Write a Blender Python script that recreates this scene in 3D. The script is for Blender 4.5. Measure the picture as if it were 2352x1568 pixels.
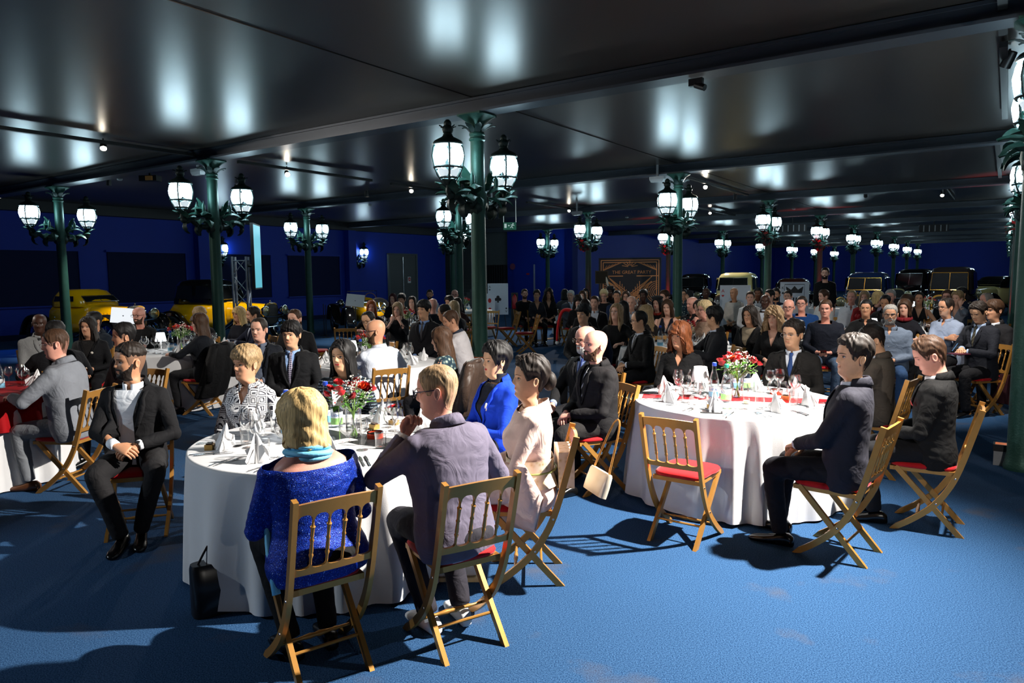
import bpy, bmesh, math, random
import numpy as np
from mathutils import Vector, Matrix, Euler

# ---------------------------------------------------------------- scene, camera, world
scn = bpy.context.scene
for _o in list(bpy.data.objects):
    bpy.data.objects.remove(_o)
COL = scn.collection
rad = math.radians

F_PX, PITCH, ROLL = 1637.4, 0.0930523678, -0.0104189628
CAM_H = 1.755
UNIT = 2.09
cam_d = bpy.data.cameras.new('camera')
cam_d.sensor_width = 36.0
cam_d.lens = F_PX / 2352 * 36.0
cam_d.clip_end = 300
cam = bpy.data.objects.new('camera', cam_d)
COL.objects.link(cam)
cam.location = (0, 0, CAM_H)
cam.rotation_euler = (Matrix.Rotation(math.pi / 2 - PITCH, 3, 'X') @ Matrix.Rotation(ROLL, 3, 'Z')).to_euler()
scn.camera = cam

world = bpy.data.worlds.new('world')
scn.world = world
world.use_nodes = True
world.node_tree.nodes['Background'].inputs[0].default_value = (0.010, 0.017, 0.03, 1)
world.node_tree.nodes['Background'].inputs[1].default_value = 1.0

vs = scn.view_settings
vs.view_transform = 'Standard'
vs.look = 'None'
vs.gamma = 1.0
vs.use_curve_mapping = False
vs.exposure = 0.0

# light paths: enough bounces for a dark hall lit by lamps
scn.cycles.max_bounces = 4
scn.cycles.diffuse_bounces = 2
scn.cycles.glossy_bounces = 2
scn.cycles.transmission_bounces = 3
scn.cycles.transparent_max_bounces = 10
scn.cycles.light_sampling_threshold = .03
scn.cycles.use_adaptive_sampling = True
scn.cycles.adaptive_threshold = .03
scn.cycles.caustics_reflective = False
scn.cycles.caustics_refractive = False

# the hall's column grid: A runs down the hall, B runs along the beams
TH = 0.606635802
AX = np.array([math.sin(TH), math.cos(TH)])
BX = np.array([math.cos(TH), -math.sin(TH)])
GA, GB = 3.3417402 * UNIT, 2.8556191 * UNIT
GO = np.array([-0.206032171, 4.57464794]) * UNIT
Z_CAP = CAM_H + UNIT            # underside of the beams
Z_CEIL = Z_CAP + 0.20


def grid(i, j):
    """world xy of the grid crossing i (down the hall), j (along the beams)"""
    return GO + i * GA * AX + (j - 3) * GB * BX


def at(u, v, z):
    """the point at height z that the camera sees at photo pixel (u, v)"""
    u, v = u - 1176, v - 784
    cr, sr = math.cos(ROLL), math.sin(ROLL)
    U, V = cr * u + sr * v, -sr * u + cr * v
    c, s = math.cos(PITCH), math.sin(PITCH)
    d = np.array([U, F_PX * c - V * s, -F_PX * s - V * c])
    return d * ((z - CAM_H) / d[2]) + np.array([0, 0, CAM_H])


def spot_light(name, loc, aim, watt, size_deg, col=(1, .93, .82), blend=.5, radius=.04):
    d = bpy.data.lights.new(name, 'SPOT')
    d.energy = watt
    d.color = col
    d.spot_size = rad(size_deg)
    d.spot_blend = blend
    d.shadow_soft_size = radius
    o = bpy.data.objects.new(name, d)
    COL.objects.link(o)
    o.location = loc
    o.rotation_euler = (Vector(aim) - Vector(loc)).to_track_quat('-Z', 'Y').to_euler()
    return o


# lamps of the hall: ceiling spotlights, plus unseen spots added out of frame (name, i, j on the grid, aimed-at pixel and height, watts, cone, colour)
WARM, COOL = (1, .94, .86), (.86, .93, 1)
SPOTS = [
    ('front', -.32, 4.04, (960, 1190), .3, 4600, 108, WARM),
    ('right', .24, 3.95, (1960, 800), .7, 700, 70, WARM),
    ('far right', 2.31, 3.70, (2120, 720), .7, 900, 70, WARM),
    ('middle left', .83, 1.91, (930, 765), .7, 650, 60, WARM),
    ('left', .29, 1.92, (860, 840), .7, 380, 60, WARM),
    ('centre', 1.90, 1.94, (1180, 720), .7, 700, 75, WARM),
    ('far left', -.24, 1.94, (250, 830), .7, 70, 60, COOL),
    ('middle', 1.4, 2.93, (1560, 780), .7, 600, 70, WARM),
    ('back', 2.5, 2.50, (1600, 706), .7, 700, 75, WARM),
    ('unseen stage', -.95, 1.60, (1560, 745), .9, 1000, 50, WARM),  # unseen stage light, added for the faces on the right
    ('added rear fill', -1.3, 2.1, (860, 800), .9, 230, 50, WARM),  # fill spot added out of view to brighten the left-hand guests
    ('house right', -1.5, 4.6, (2020, 740), .9, 1200, 34, WARM),  # fill spot added behind the camera for the right-hand group
    ('added left fill', -1.6, 2.6, (440, 1000), .8, 750, 32, (.78, .90, 1)),  # cool fill added out of view on the left for the front guests
    ('added fill', -1.35, 4.9, (900, 1250), .6, 130, 60, WARM),  # fill added behind the camera, standing in for unseen lanterns there
    ('yellow coupe', 0.1, 1.15, (250, 715), 1.0, 850, 60, WARM),
    ('yellow saloon', 0.45, 1.35, (530, 715), .9, 520, 60, WARM),
    ('roadster', 0.87, 1.6, (850, 715), .8, 520, 55, WARM),
    ('cream car', 1.9, 2.87, (1690, 668), 1.2, 320, 60, WARM),
    ('brass car', 2.15, 3.4, (2000, 670), 1.1, 260, 60, WARM),
    ('limousine', 2.2, 3.72, (2180, 670), 1.1, 300, 60, WARM),
    ('blue wash', .02, .40, (10, 815), 0, 500, 45, (.03, .22, 1)),
]
SPOT_POS = {}
for _n, _i, _j, _px, _z, _w, _c, _col in SPOTS:
    _g = grid(_i, _j)
    _loc = (_g[0], _g[1], Z_CEIL - .20)
    _aim = at(*_px, _z)
    SPOT_POS[_n] = (_loc, _aim)
    spot_light(_n + ' spotlight', _loc, _aim, _w, _c, _col, 1.0 if _n == 'front' else .55, .05)


# ---------------------------------------------------------------- helpers
def tag(o, label=None, cat=None, group=None, kind=None):
    if label: o['label'] = label
    if cat: o['category'] = cat
    if group: o['group'] = group
    if kind: o['kind'] = kind
    return o


def empty(name, loc=(0, 0, 0), rz=0.0, label=None, cat=None, group=None):
    o = bpy.data.objects.new(name, None)
    COL.objects.link(o)
    o.location = loc
    o.rotation_euler = (0, 0, rz)
    o.empty_display_size = .1
    return tag(o, label, cat, group)


def copy_tree(o, parent=None):
    c = o.copy()
    COL.objects.link(c)
    c.parent = parent
    if parent is not None:
        c.matrix_parent_inverse = o.matrix_parent_inverse
    for ch in list(o.children):
        copy_tree(ch, c)
    return c


class MB:
    """collects geometry; build() links it as ONE mesh object"""
    def __init__(s):
        s.v, s.f, s.m, s.n = [], [], [], 0

    def add(s, v, f, mi=0):
        v = np.asarray(v, float).reshape(-1, 3)
        s.v.append(v)
        n = s.n
        s.f += [[a + n for a in q] for q in f]
        s.m += [mi] * len(f)
        s.n += len(v)
        return s

    def xf(s, M):
        M = np.array(M)
        s.v = [(v @ M[:3, :3].T) + M[:3, 3] for v in s.v]
        return s

    def join(s, o, mi=None):
        for v in o.v: s.v.append(v)
        n = s.n
        s.f += [[a + n for a in q] for q in o.f]
        s.m += (o.m if mi is None else [mi] * len(o.f))
        s.n += o.n
        return s

    def box(s, lo, hi, mi=0):
        x0, y0, z0 = lo
        x1, y1, z1 = hi
        return s.add([(x0, y0, z0), (x1, y0, z0), (x1, y1, z0), (x0, y1, z0), (x0, y0, z1), (x1, y0, z1), (x1, y1, z1), (x0, y1, z1)],
                     [(3, 2, 1, 0), (4, 5, 6, 7), (0, 1, 5, 4), (1, 2, 6, 5), (2, 3, 7, 6), (3, 0, 4, 7)], mi)

    def rings(s, R, caps=True, mi=0, closed=True):
        R = np.asarray(R, float)
        k, n = R.shape[:2]
        f = []
        for a in range(k - 1):
            for b in range(n if closed else n - 1):
                c = (b + 1) % n
                f.append((a * n + b, a * n + c, (a + 1) * n + c, (a + 1) * n + b))
        if caps and closed:
            f.append(tuple(range(n))[::-1])
            f.append(tuple((k - 1) * n + b for b in range(n)))
        return s.add(R.reshape(-1, 3), f, mi)

    def lathe(s, prof, seg=16, mi=0, caps=True, c=(0, 0, 0)):
        t = np.linspace(0, 2 * math.pi, seg, endpoint=False)
        R = [[(c[0] + r * math.cos(a), c[1] + r * math.sin(a), c[2] + z) for a in t] for r, z in prof]
        return s.rings(R, caps, mi)

    def tube(s, P, r, seg=8, mi=0, caps=True, flat=1.0, rnd=False, up=None):
        P = np.asarray(P, float)
        n = len(P)
        r = np.broadcast_to(np.asarray(r, float), (n,)) if np.ndim(r) <= 1 else r
        T = np.gradient(P, axis=0)
        T /= np.linalg.norm(T, axis=1)[:, None] + 1e-12
        u = np.array(up if up is not None else ((0, 0, 1) if abs(T[0][2]) < .9 else (0, 1, 0)), float)
        R = []
        t = np.linspace(0, 2 * math.pi, seg, endpoint=False)
        for i in range(n):
            u = u - T[i] * (u @ T[i])
            u /= np.linalg.norm(u) + 1e-12
            w = np.cross(T[i], u)
            ring = lambda q, off: [P[i] + off + q * r[i] * (math.cos(a) * w + flat * math.sin(a) * u) for a in t]
            if rnd and i == 0:
                R += [ring(.35, -T[i] * r[i] * .85), ring(.8, -T[i] * r[i] * .55)]
            R.append(ring(1.0, 0))
            if rnd and i == n - 1:
                R += [ring(.8, T[i] * r[i] * .55), ring(.35, T[i] * r[i] * .85)]
        return s.rings(R, caps, mi)

    def ellipsoid(s, c, r, nu=12, nv=8, mi=0):
        R = []
        for a in np.linspace(.12, math.pi - .12, nv):
            R.append([(c[0] + r[0] * math.sin(a) * math.cos(b), c[1] + r[1] * math.sin(a) * math.sin(b), c[2] - r[2] * math.cos(a))
                      for b in np.linspace(0, 2 * math.pi, nu, endpoint=False)])
        return s.rings(R, True, mi)

    def prism(s, pts, y0, y1, mi=0):
        """polygon in xz, extruded along y"""
        n = len(pts)
        v = [(x, y0, z) for x, z in pts] + [(x, y1, z) for x, z in pts]
        f = [tuple(range(n)), tuple(range(2 * n - 1, n - 1, -1))] + [(b, b + n, (b + 1) % n + n, (b + 1) % n) for b in range(n)]
        return s.add(v, f, mi)

    def mesh(s, name, mats=(), smooth=True, sharp=None):
        me = bpy.data.meshes.new(name)
        V = np.concatenate(s.v) if s.v else np.zeros((0, 3))
        me.from_pydata(V.tolist(), [], s.f)
        for m in (mats if isinstance(mats, (list, tuple)) else [mats]):
            me.materials.append(m)
        if len(me.materials) > 1:
            me.polygons.foreach_set('material_index', s.m)
        if smooth:
            me.polygons.foreach_set('use_smooth', [True] * len(me.polygons))
            if sharp:
                me.set_sharp_from_angle(angle=rad(sharp))
        me.update()
        return me

    def build(s, name, mats, parent=None, smooth=True, sharp=40):
        return link(name, s.mesh(name, mats, smooth, sharp), parent)


def link(name, me, parent=None, loc=None, rot=None):
    o = bpy.data.objects.new(name, me)
    COL.objects.link(o)
    if parent is not None:
        o.parent = parent
    if loc is not None: o.location = loc
    if rot is not None: o.rotation_euler = rot
    return o


_mats = {}


def mat(name, col, rough=.5, metal=0.0, var=0.08, vscale=30, bump=0.0, bscale=200, emit=0, ecol=None, spec=.5, coat=0.0, sheen=0.0, sss=0.0):
    """principled material with procedural colour variation and fine relief"""
    if name in _mats: return _mats[name]
    m = bpy.data.materials.new(name)
    m.use_nodes = True
    nt = m.node_tree
    b = nt.nodes['Principled BSDF']
    col = (*col[:3], 1)
    b.inputs['Base Color'].default_value = col
    b.inputs['Roughness'].default_value = rough
    b.inputs['Metallic'].default_value = metal
    b.inputs['Specular IOR Level'].default_value = spec
    if coat: b.inputs['Coat Weight'].default_value = coat
    if sheen: b.inputs['Sheen Weight'].default_value = sheen
    tc = nt.nodes.new('ShaderNodeTexCoord')
    if var:
        nz = nt.nodes.new('ShaderNodeTexNoise')
        nz.inputs['Scale'].default_value = vscale
        nz.inputs['Detail'].default_value = 3
        nt.links.new(tc.outputs['Object'], nz.inputs['Vector'])
        mx = nt.nodes.new('ShaderNodeMix')
        mx.data_type = 'RGBA'
        mx.inputs[6].default_value = tuple(max(0, c * (1 - var)) for c in col[:3]) + (1,)
        mx.inputs[7].default_value = tuple(min(1, c * (1 + var)) for c in col[:3]) + (1,)
        nt.links.new(nz.outputs['Fac'], mx.inputs[0])
        nt.links.new(mx.outputs[2], b.inputs['Base Color'])
    if bump:
        n2 = nt.nodes.new('ShaderNodeTexNoise')
        n2.inputs['Scale'].default_value = bscale
        nt.links.new(tc.outputs['Object'], n2.inputs['Vector'])
        bp = nt.nodes.new('ShaderNodeBump')
        bp.inputs['Strength'].default_value = bump
        bp.inputs['Distance'].default_value = .01
        nt.links.new(n2.outputs['Fac'], bp.inputs['Height'])
        nt.links.new(bp.outputs['Normal'], b.inputs['Normal'])
    if emit:
        b.inputs['Emission Color'].default_value = (*(ecol or col)[:3], 1)
        b.inputs['Emission Strength'].default_value = emit
    _mats[name] = m
    return m


def glass_mat(name, tint=(1, 1, 1), blend=.25, base=.06):
    if name in _mats: return _mats[name]
    m = bpy.data.materials.new(name)
    m.use_nodes = True
    nt = m.node_tree
    nt.nodes.remove(nt.nodes['Principled BSDF'])
    out = nt.nodes['Material Output']
    tr = nt.nodes.new('ShaderNodeBsdfTransparent')
    tr.inputs[0].default_value = (*tint, 1)
    gl = nt.nodes.new('ShaderNodeBsdfGlossy')
    gl.inputs['Roughness'].default_value = .06
    lw = nt.nodes.new('ShaderNodeLayerWeight')
    lw.inputs[0].default_value = blend
    ma = nt.nodes.new('ShaderNodeMath')
    ma.operation = 'ADD'
    ma.use_clamp = True
    ma.inputs[1].default_value = base
    nt.links.new(lw.outputs['Facing'], ma.inputs[0])
    pw = nt.nodes.new('ShaderNodeMath')
    pw.operation = 'POWER'
    pw.inputs[1].default_value = 1.6
    nt.links.new(ma.outputs[0], pw.inputs[0])
    mx = nt.nodes.new('ShaderNodeMixShader')
    nt.links.new(pw.outputs[0], mx.inputs[0])
    nt.links.new(tr.outputs[0], mx.inputs[1])
    nt.links.new(gl.outputs[0], mx.inputs[2])
    nt.links.new(mx.outputs[0], out.inputs[0])
    _mats[name] = m
    return m


def lin(*c):
    """sRGB 0-255 to linear"""
    return tuple(((x / 255) / 12.92 if x / 255 <= .04045 else ((x / 255 + .055) / 1.055) ** 2.4) for x in c)


def spline(P, n):
    """Catmull-Rom through the points"""
    P = np.asarray(P, float)
    P = np.vstack([2 * P[0] - P[1], P, 2 * P[-1] - P[-2]])
    out = []
    m = len(P) - 3
    for q in np.linspace(0, m - 1e-9, n):
        i = int(q)
        t = q - i
        a, b, c, d = P[i:i + 4]
        out.append(.5 * ((2 * b) + (c - a) * t + (2 * a - 5 * b + 4 * c - d) * t * t + (3 * b - a - 3 * c + d) * t ** 3))
    return np.array(out)
# ---------------------------------------------------------------- gold folding chairs
GOLD = mat('gold_paint', lin(190, 136, 66), .32, metal=.45, var=.10, vscale=25, bump=.04, bscale=350)
RED_VELVET = mat('red_velvet', lin(176, 8, 18), .75, var=.08, vscale=60, bump=.08, bscale=500, spec=.2, sheen=.15)
STEEL = mat('steel', (.55, .55, .56), .25, metal=1, var=0)
_BACK = [(-.325, .862), (-.272, .66), (-.215, .46), (-.160, .325), (-.075, .195), (.045, .085), (.165, 0.0)]


def back_y(z):
    P = spline(_BACK, 40)
    return float(np.interp(z, P[::-1, 1], P[::-1, 0]))


def make_chair():
    root = empty('folding_chair')
    # uprights that sweep down into the front feet
    for sd in (-1, 1):
        P = spline(_BACK, 22)
        T = np.gradient(P, axis=0)
        T /= np.linalg.norm(T, axis=1)[:, None]
        N = np.stack([-T[:, 1], T[:, 0]], 1)
        R = []
        for k in range(len(P)):
            hw = .0175 if k < 12 else .0185
            a, b = P[k] + N[k] * hw, P[k] - N[k] * hw
            x0, x1 = sd * .172, sd * .195
            R.append([(x0, a[0], a[1]), (x1, a[0], a[1]), (x1, b[0], b[1]), (x0, b[0], b[1])][::sd])
        R = np.array(R)
        R[-1, :, 2] = 0.001
        MB().rings(R, True).build('upright', GOLD, root, True, 35)
        mb = MB()
        A, B_ = np.array([.155, .432]), np.array([-.235, 0.0])
        t = (B_ - A) / np.linalg.norm(B_ - A)
        n = np.array([-t[1], t[0]])
        x0, x1 = sd * .146, sd * .169
        R = []
        for p, cut in ((A, None), (B_, 0)):
            a, b = p + n * .017, p - n * .017
            if cut is not None:
                a = a + t * (-(a[1]) / t[1])
                b = b + t * (-(b[1]) / t[1])
            R.append([(x0, a[0], a[1]), (x1, a[0], a[1]), (x1, b[0], b[1]), (x0, b[0], b[1])][::sd])
        mb.rings(R, True)
        mb.build('leg', GOLD, root, False)
        for z in (.215, .40):
            bm_ = MB().lathe([(.007, 0), (.0065, .003), (.003, .005)], 8)
            bm_.xf(np.array(Matrix.Translation((sd * .195, back_y(z), z)) @ Matrix.Rotation(sd * math.pi / 2, 4, 'Y')))
            bm_.build('bolt', STEEL, root)

    def back_pt(x, z, off=0.0):
        return (x, back_y(z) + off - .010 * (1 - (x / .19) ** 2), z)

    # scalloped rails
    nx = 51
    xs = np.linspace(-.173, .173, nx)

    def rail(name, zb, zt):
        R = []
        for k, x in enumerate(xs):
            b, t = zb(x), zt(x)
            R.append([back_pt(x, b, -.009), back_pt(x, t, -.009), back_pt(x, t, .009), back_pt(x, b, .009)])
        MB().rings(R, True).build(name, GOLD, root, True, 35)
    pitch = .346 / 5

    def arch(x):
        q = ((x + .173) / pitch) % 1.0
        return math.sqrt(max(0, 1 - (abs(q - .5) / .5) ** 2.6))
    rail('top_rail', lambda x: .755 + .038 * arch(x), lambda x: .842 + .006 * math.cos(x / .173 * math.pi / 2))
    rail('lower_rail', lambda x: .512, lambda x: .560 - .018 * arch(x))
    prof = [(.006, 0), (.0065, .03), (.011, .045), (.007, .052), (.0095, .06), (.0075, .105), (.0105, .112), (.007, .12), (.009, .165), (.012, .175), (.006, .182), (.006, .20)]
    sp = None
    for k in range(1, 5):
        x = -.173 + k * pitch
        p0, p1 = np.array(back_pt(x, .556)), np.array(back_pt(x, .760))
        if sp is None:
            sp = MB().lathe(prof, 8).mesh('spindle', [GOLD], True, 50)
        o = link('spindle', sp, root, p0)
        d = p1 - p0
        o.rotation_euler = (-math.atan2(d[1], d[2]), 0, 0)
        o.scale = (1, 1, np.linalg.norm(d) / .20)
    # seat: wooden frame and velvet pad
    mb = MB()
    for sd in (-1, 1):
        mb.box((sd * .150 - .012, -.19, .405), (sd * .150 + .012, .19, .432))
    mb.box((-.16, .165, .405), (.16, .19, .432)).box((-.16, -.19, .405), (.16, -.165, .432))
    mb.build('seat_frame', GOLD, root, False)
    R = []
    for z, g in [(.430, -.012), (.436, .0), (.448, .004), (.460, -.002), (.468, -.022), (.473, -.065), (.4745, -.12)]:
        ring = []
        for t in np.linspace(0, 2 * math.pi, 36, endpoint=False):
            c, s = math.cos(t), math.sin(t)
            q = (abs(c) ** 5 + abs(s) ** 5) ** (-1 / 5)
            yy = (.195 + g) * q * s
            ring.append(((.168 + g + .010 * (yy > 0)) * q * c, yy, z))
        R.append(ring)
    MB().rings(R, True).build('seat_cushion', RED_VELVET, root, True, None)
    tp = [(.007, -.15), (.008, -.10), (.011, -.085), (.008, -.07), (.010, -.05), (.014, -.02), (.010, 0), (.014, .02), (.010, .05), (.008, .07), (.011, .085), (.008, .10), (.007, .15)]
    m1 = MB().lathe([(r, z * 1.16) for r, z in tp], 8)
    m1.xf(np.array(Matrix.Translation((0, back_y(.105), .105)) @ Matrix.Rotation(math.pi / 2, 4, 'Y')))
    m1.build('turned_stretcher', GOLD, root, True, 50)
    t = (.12 - .432) / -.432
    m2 = MB().tube([(-.15, .155 - .39 * t, .12), (.15, .155 - .39 * t, .12)], .008, 8)
    m2.build('stretcher', GOLD, root)
    return root


CHAIR0 = make_chair()
_chair_used = False


def chair_at(x, y, rz, label, group='gold folding chairs in the hall'):
    global _chair_used
    if not _chair_used:
        o = CHAIR0
        _chair_used = True
    else:
        o = copy_tree(CHAIR0)
    o.location = (x, y, 0)
    o.rotation_euler = (0, 0, rz)
    return tag(o, label, 'chair', group)
# ---------------------------------------------------------------- the hall
def gw(i, j, z=0.0):
    p = grid(i, j)
    return np.array([p[0], p[1], z])


def wall_hit(u, v, j=None, i=None):
    """where the view ray of a photo pixel meets the wall plane j = const (or i = const): (i or j, z)"""
    a = at(u, v, 0.0)
    o = np.array([0, 0, CAM_H])
    d = a - o
    n = BX if j is not None else AX
    k = (j - 3) * GB if j is not None else i * GA
    t = (k - (o[:2] - GO) @ n) / (d[:2] @ n)
    p = o + d * t
    m = AX if j is not None else BX
    return (((p[:2] - GO) @ m) / (GA if j is not None else GB) + (0 if j is not None else 3), p[2])


def carpet_mat():
    m = mat('blue_carpet', (.035, .13, .36), .95, var=0, spec=.1)
    nt = m.node_tree
    b = nt.nodes['Principled BSDF']
    tc = nt.nodes.new('ShaderNodeTexCoord')
    def noise(sc, det=2):
        n = nt.nodes.new('ShaderNodeTexNoise')
        n.inputs['Scale'].default_value = sc
        n.inputs['Detail'].default_value = det
        nt.links.new(tc.outputs['Object'], n.inputs['Vector'])
        return n
    fine, big, stain = noise(150, 2), noise(1.1, 3), noise(1.9, 6)
    r1 = nt.nodes.new('ShaderNodeValToRGB')
    r1.color_ramp.elements[0].color = (.007, .034, .10, 1)
    r1.color_ramp.elements[1].color = (.050, .130, .27, 1)
    r1.color_ramp.elements[0].position, r1.color_ramp.elements[1].position = .33, .70
    nt.links.new(fine.outputs['Fac'], r1.inputs[0])
    mx = nt.nodes.new('ShaderNodeMix')
    mx.data_type = 'RGBA'
    mx.blend_type = 'MULTIPLY'
    mx.inputs[0].default_value = .5
    r2 = nt.nodes.new('ShaderNodeValToRGB')
    r2.color_ramp.elements[0].color = (.62, .62, .64, 1)
    r2.color_ramp.elements[1].color = (1, 1, 1, 1)
    nt.links.new(big.outputs['Fac'], r2.inputs[0])
    nt.links.new(r1.outputs[0], mx.inputs[6])
    nt.links.new(r2.outputs[0], mx.inputs[7])
    # worn, stained spots
    r3 = nt.nodes.new('ShaderNodeValToRGB')
    r3.color_ramp.elements[0].position, r3.color_ramp.elements[1].position = .60, .74
    r3.color_ramp.elements[0].color, r3.color_ramp.elements[1].color = (0, 0, 0, 1), (.6, .6, .6, 1)
    nt.links.new(stain.outputs['Fac'], r3.inputs[0])
    m2 = nt.nodes.new('ShaderNodeMix')
    m2.data_type = 'RGBA'
    m2.inputs[7].default_value = (.085, .075, .075, 1)
    nt.links.new(r3.outputs[0], m2.inputs[0])
    nt.links.new(mx.outputs[2], m2.inputs[6])
    nt.links.new(m2.outputs[2], b.inputs['Base Color'])
    bp = nt.nodes.new('ShaderNodeBump')
    bp.inputs['Strength'].default_value = .5
    bp.inputs['Distance'].default_value = .006
    nt.links.new(fine.outputs['Fac'], bp.inputs['Height'])
    nt.links.new(bp.outputs[0], b.inputs['Normal'])
    return m


I0, I1, J1 = -2.6, 8.9, 6.4
ROT = -TH     # objects aligned with the hall turn by this about z


def gridbox(name, i0, i1, j0, j1, z0, z1, m, parent=None, inset=0.0):
    """a box aligned with the hall grid"""
    c = [gw(i0, j0), gw(i0, j1), gw(i1, j1), gw(i1, j0)]
    v = [(p[0], p[1], z) for z in (z0, z1) for p in c]
    mb = MB().add(v, [(0, 1, 2, 3), (7, 6, 5, 4), (0, 4, 5, 1), (1, 5, 6, 2), (2, 6, 7, 3), (3, 7, 4, 0)])
    return mb.build(name, m, parent, False)


CARPET = carpet_mat()
BLUE = mat('blue_wall_paint', lin(4, 42, 150), .55, var=.06, vscale=3, bump=.03, bscale=120, spec=.3)
BLUE_D = mat('dark_blue_shutter', lin(3, 16, 58), .7, var=.06, vscale=4, spec=.2)
DARK = mat('dark_bulkhead', (.012, .012, .014), .6, var=.1)
BEAM = mat('painted_steel_beam', (.045, .055, .07), .38, metal=.3, var=.1, vscale=6, bump=.03, bscale=60)
CEILM = mat('glossy_dark_ceiling_panel', (.060, .049, .041), .31, metal=.2, var=.12, vscale=.8, bump=.0, spec=.9)
GREYW = mat('grey_plaster', (.10, .115, .12), .8, var=.1, vscale=5)

fl = gridbox('floor', I0, I1, -.8, J1, -.06, 0.0, CARPET)
tag(fl, 'blue carpeted floor of the hall', 'floor', kind='structure')
cl = gridbox('ceiling', I0, I1, -.8, J1, Z_CEIL + .03, Z_CEIL + .12, DARK)
tag(cl, 'dark glossy panelled ceiling of the hall', 'ceiling', kind='structure')
# one lacquered panel for each bay between beams and column lines
is_ = [I0] + list(range(-2, 9)) + [I1]
js_ = [-.8, 0] + list(range(1, 7)) + [J1]
for a in range(len(is_) - 1):
    for b in range(len(js_) - 1):
        i0, i1, j0, j1 = is_[a], is_[a + 1], js_[b], js_[b + 1]
        if i1 - i0 < .05: continue
        e = .0012
        dz = ((a * 3 + b * 5) % 3) * .004
        gridbox('panel', i0 + e, i1 - e, j0 + e, j1 - e, Z_CEIL + dz, Z_CEIL + .028, CEILM, cl)
nb = 1
for i in range(-2, 9):
    w = .085 / GA
    t = gridbox('trim_%d' % nb, i - w, i + w, 0.02, J1, Z_CAP + .030, Z_CEIL + .002, BEAM)
    tag(t, ['near', 'first', 'second', 'third', 'fourth', 'fifth', 'sixth', 'seventh', 'eighth', 'ninth', 'tenth'][nb - 1] + ' painted steel ceiling beam down the hall', 'beam', kind='structure')
    gridbox('flange', i - 1.75 * w, i + 1.75 * w, 0.02, J1, Z_CAP, Z_CAP + .032, BEAM, t)
    gridbox('flange', i - 1.3 * w, i + 1.3 * w, 0.02, J1, Z_CEIL - .035, Z_CEIL - .003, BEAM, t)
    nb += 1

# walls
def wall(name, i0, i1, j0, j1, m, label, z1=Z_CEIL + .03, z0=0):
    return tag(gridbox(name, i0, i1, j0, j1, z0, z1, m), label, 'wall', kind='structure')


WL = wall('wall_left', I0, 2.96, -.10, -.005, BLUE, 'long blue side wall behind the yellow cars')
wall('wall_bulkhead', I0, 2.96, -.004, .05, DARK, 'dark bulkhead along the top of the side wall', z0=Z_CAP - .10)
wall('wall_alcove', 3.46, 3.50, -.80, .28, GREYW, 'grey back wall of the stair alcove')
wall('wall_alcove_side', 2.96, 3.50, -.86, -.80, GREYW, 'dark side wall of the stair alcove')
wall('wall_block', 3.42, 3.50, .27, .94, BLUE, 'blue end of the wall block that juts into the hall')
wall('wall_far_left', 3.42, I1, .86, .94, BLUE, 'blue side wall leading to the far end')
wall('wall_far', I1 - .03, I1, .9, J1, BLUE, 'blue end wall behind the dark cars')
wall('wall_right', I0, I1, J1 - .03, J1, BLUE, 'blue side wall on the right beyond the columns')
wall('wall_back', I0, I0 + .03, -.8, J1, BLUE, 'blue wall behind the photographer')
# pilasters on the side wall
for i in (0, 1, 2):
    tag(gridbox('trim_%d' % nb, i - .012, i + .050, -.006, .045, 0, Z_CAP - .1, BLUE), ['first', 'second', 'third'][i] + ' blue pilaster on the side wall', 'pilaster', kind='structure')
    nb += 1
# shuttered windows between the pilasters
nw = 1
for u0, u1 in ((-190, 178), (246, 424), (478, 620), (661, 778)):
    i0, z1 = wall_hit(u0, 580, j=0)
    i1, _ = wall_hit(u1, 580, j=0)
    w_ = tag(gridbox('window_%d' % nw, i0, i1, -.006, .002, .98, 2.62, BLUE_D), ['first', 'second', 'third', 'fourth'][nw - 1] + ' dark blue closed shutter in the side wall, counted from the left', 'shutter', kind='structure')
    gridbox('window_frame', i0 - .008, i1 + .008, -.006, .010, 2.62, 2.68, BLUE, w_)
    gridbox('window_sill', i0 - .008, i1 + .008, -.006, .010, .93, .98, BLUE, w_)
    gridbox('window_frame', i1, i1 + .006, -.006, .008, .98, 2.62, BLUE, w_)
    nw += 1
tag(gridbox('baseboard_left', I0, 2.96, -.006, .006, 0, .16, BLUE_D), 'dark blue skirting along the side wall', 'skirting', kind='structure')
# door in the side wall with a handle bar and a no-entry sign
i0, _ = wall_hit(893, 600, j=0)
i1, _ = wall_hit(954, 600, j=0)
_, zt_ = wall_hit(920, 585, j=0)
DOORM = mat('grey_door', (.055, .06, .06), .5, var=.1)
dr = tag(gridbox('door_1', i0, i1, -.006, .004, 0, zt_, DOORM), 'grey double door in the blue side wall', 'door', kind='structure')
gridbox('door_frame', i0 - .012, i0, -.006, .012, 0, zt_ + .06, GREYW, dr)
gridbox('door_frame', i1, i1 + .012, -.006, .012, 0, zt_ + .06, GREYW, dr)
gridbox('door_frame', i0 - .012, i1 + .012, -.006, .012, zt_, zt_ + .06, GREYW, dr)
im = (i0 + i1) / 2
gridbox('door_handle', im - .006, im - .001, .004, .012, .3, zt_ - .1, STEEL, dr)
gridbox('sign_plate', im + .045, im + .075, .004, .006, 1.42, 1.72, mat('white_plate', (.6, .6, .6), .5), dr)
sg = MB().add([(0.09 * math.cos(t), 0, .09 * math.sin(t)) for t in np.linspace(0, 2 * math.pi, 20, endpoint=False)], [tuple(range(20))])
sg2 = MB().box((-.06, -.004, -.016), (.06, -.001, .016))
o = sg.build('no_entry_disc', mat('sign_red', lin(190, 20, 24), .5), dr, False)
o.location = gw(im + .060, .0075, 1.60); o.rotation_euler = (0, 0, ROT + math.pi / 2 + math.pi)
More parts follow.
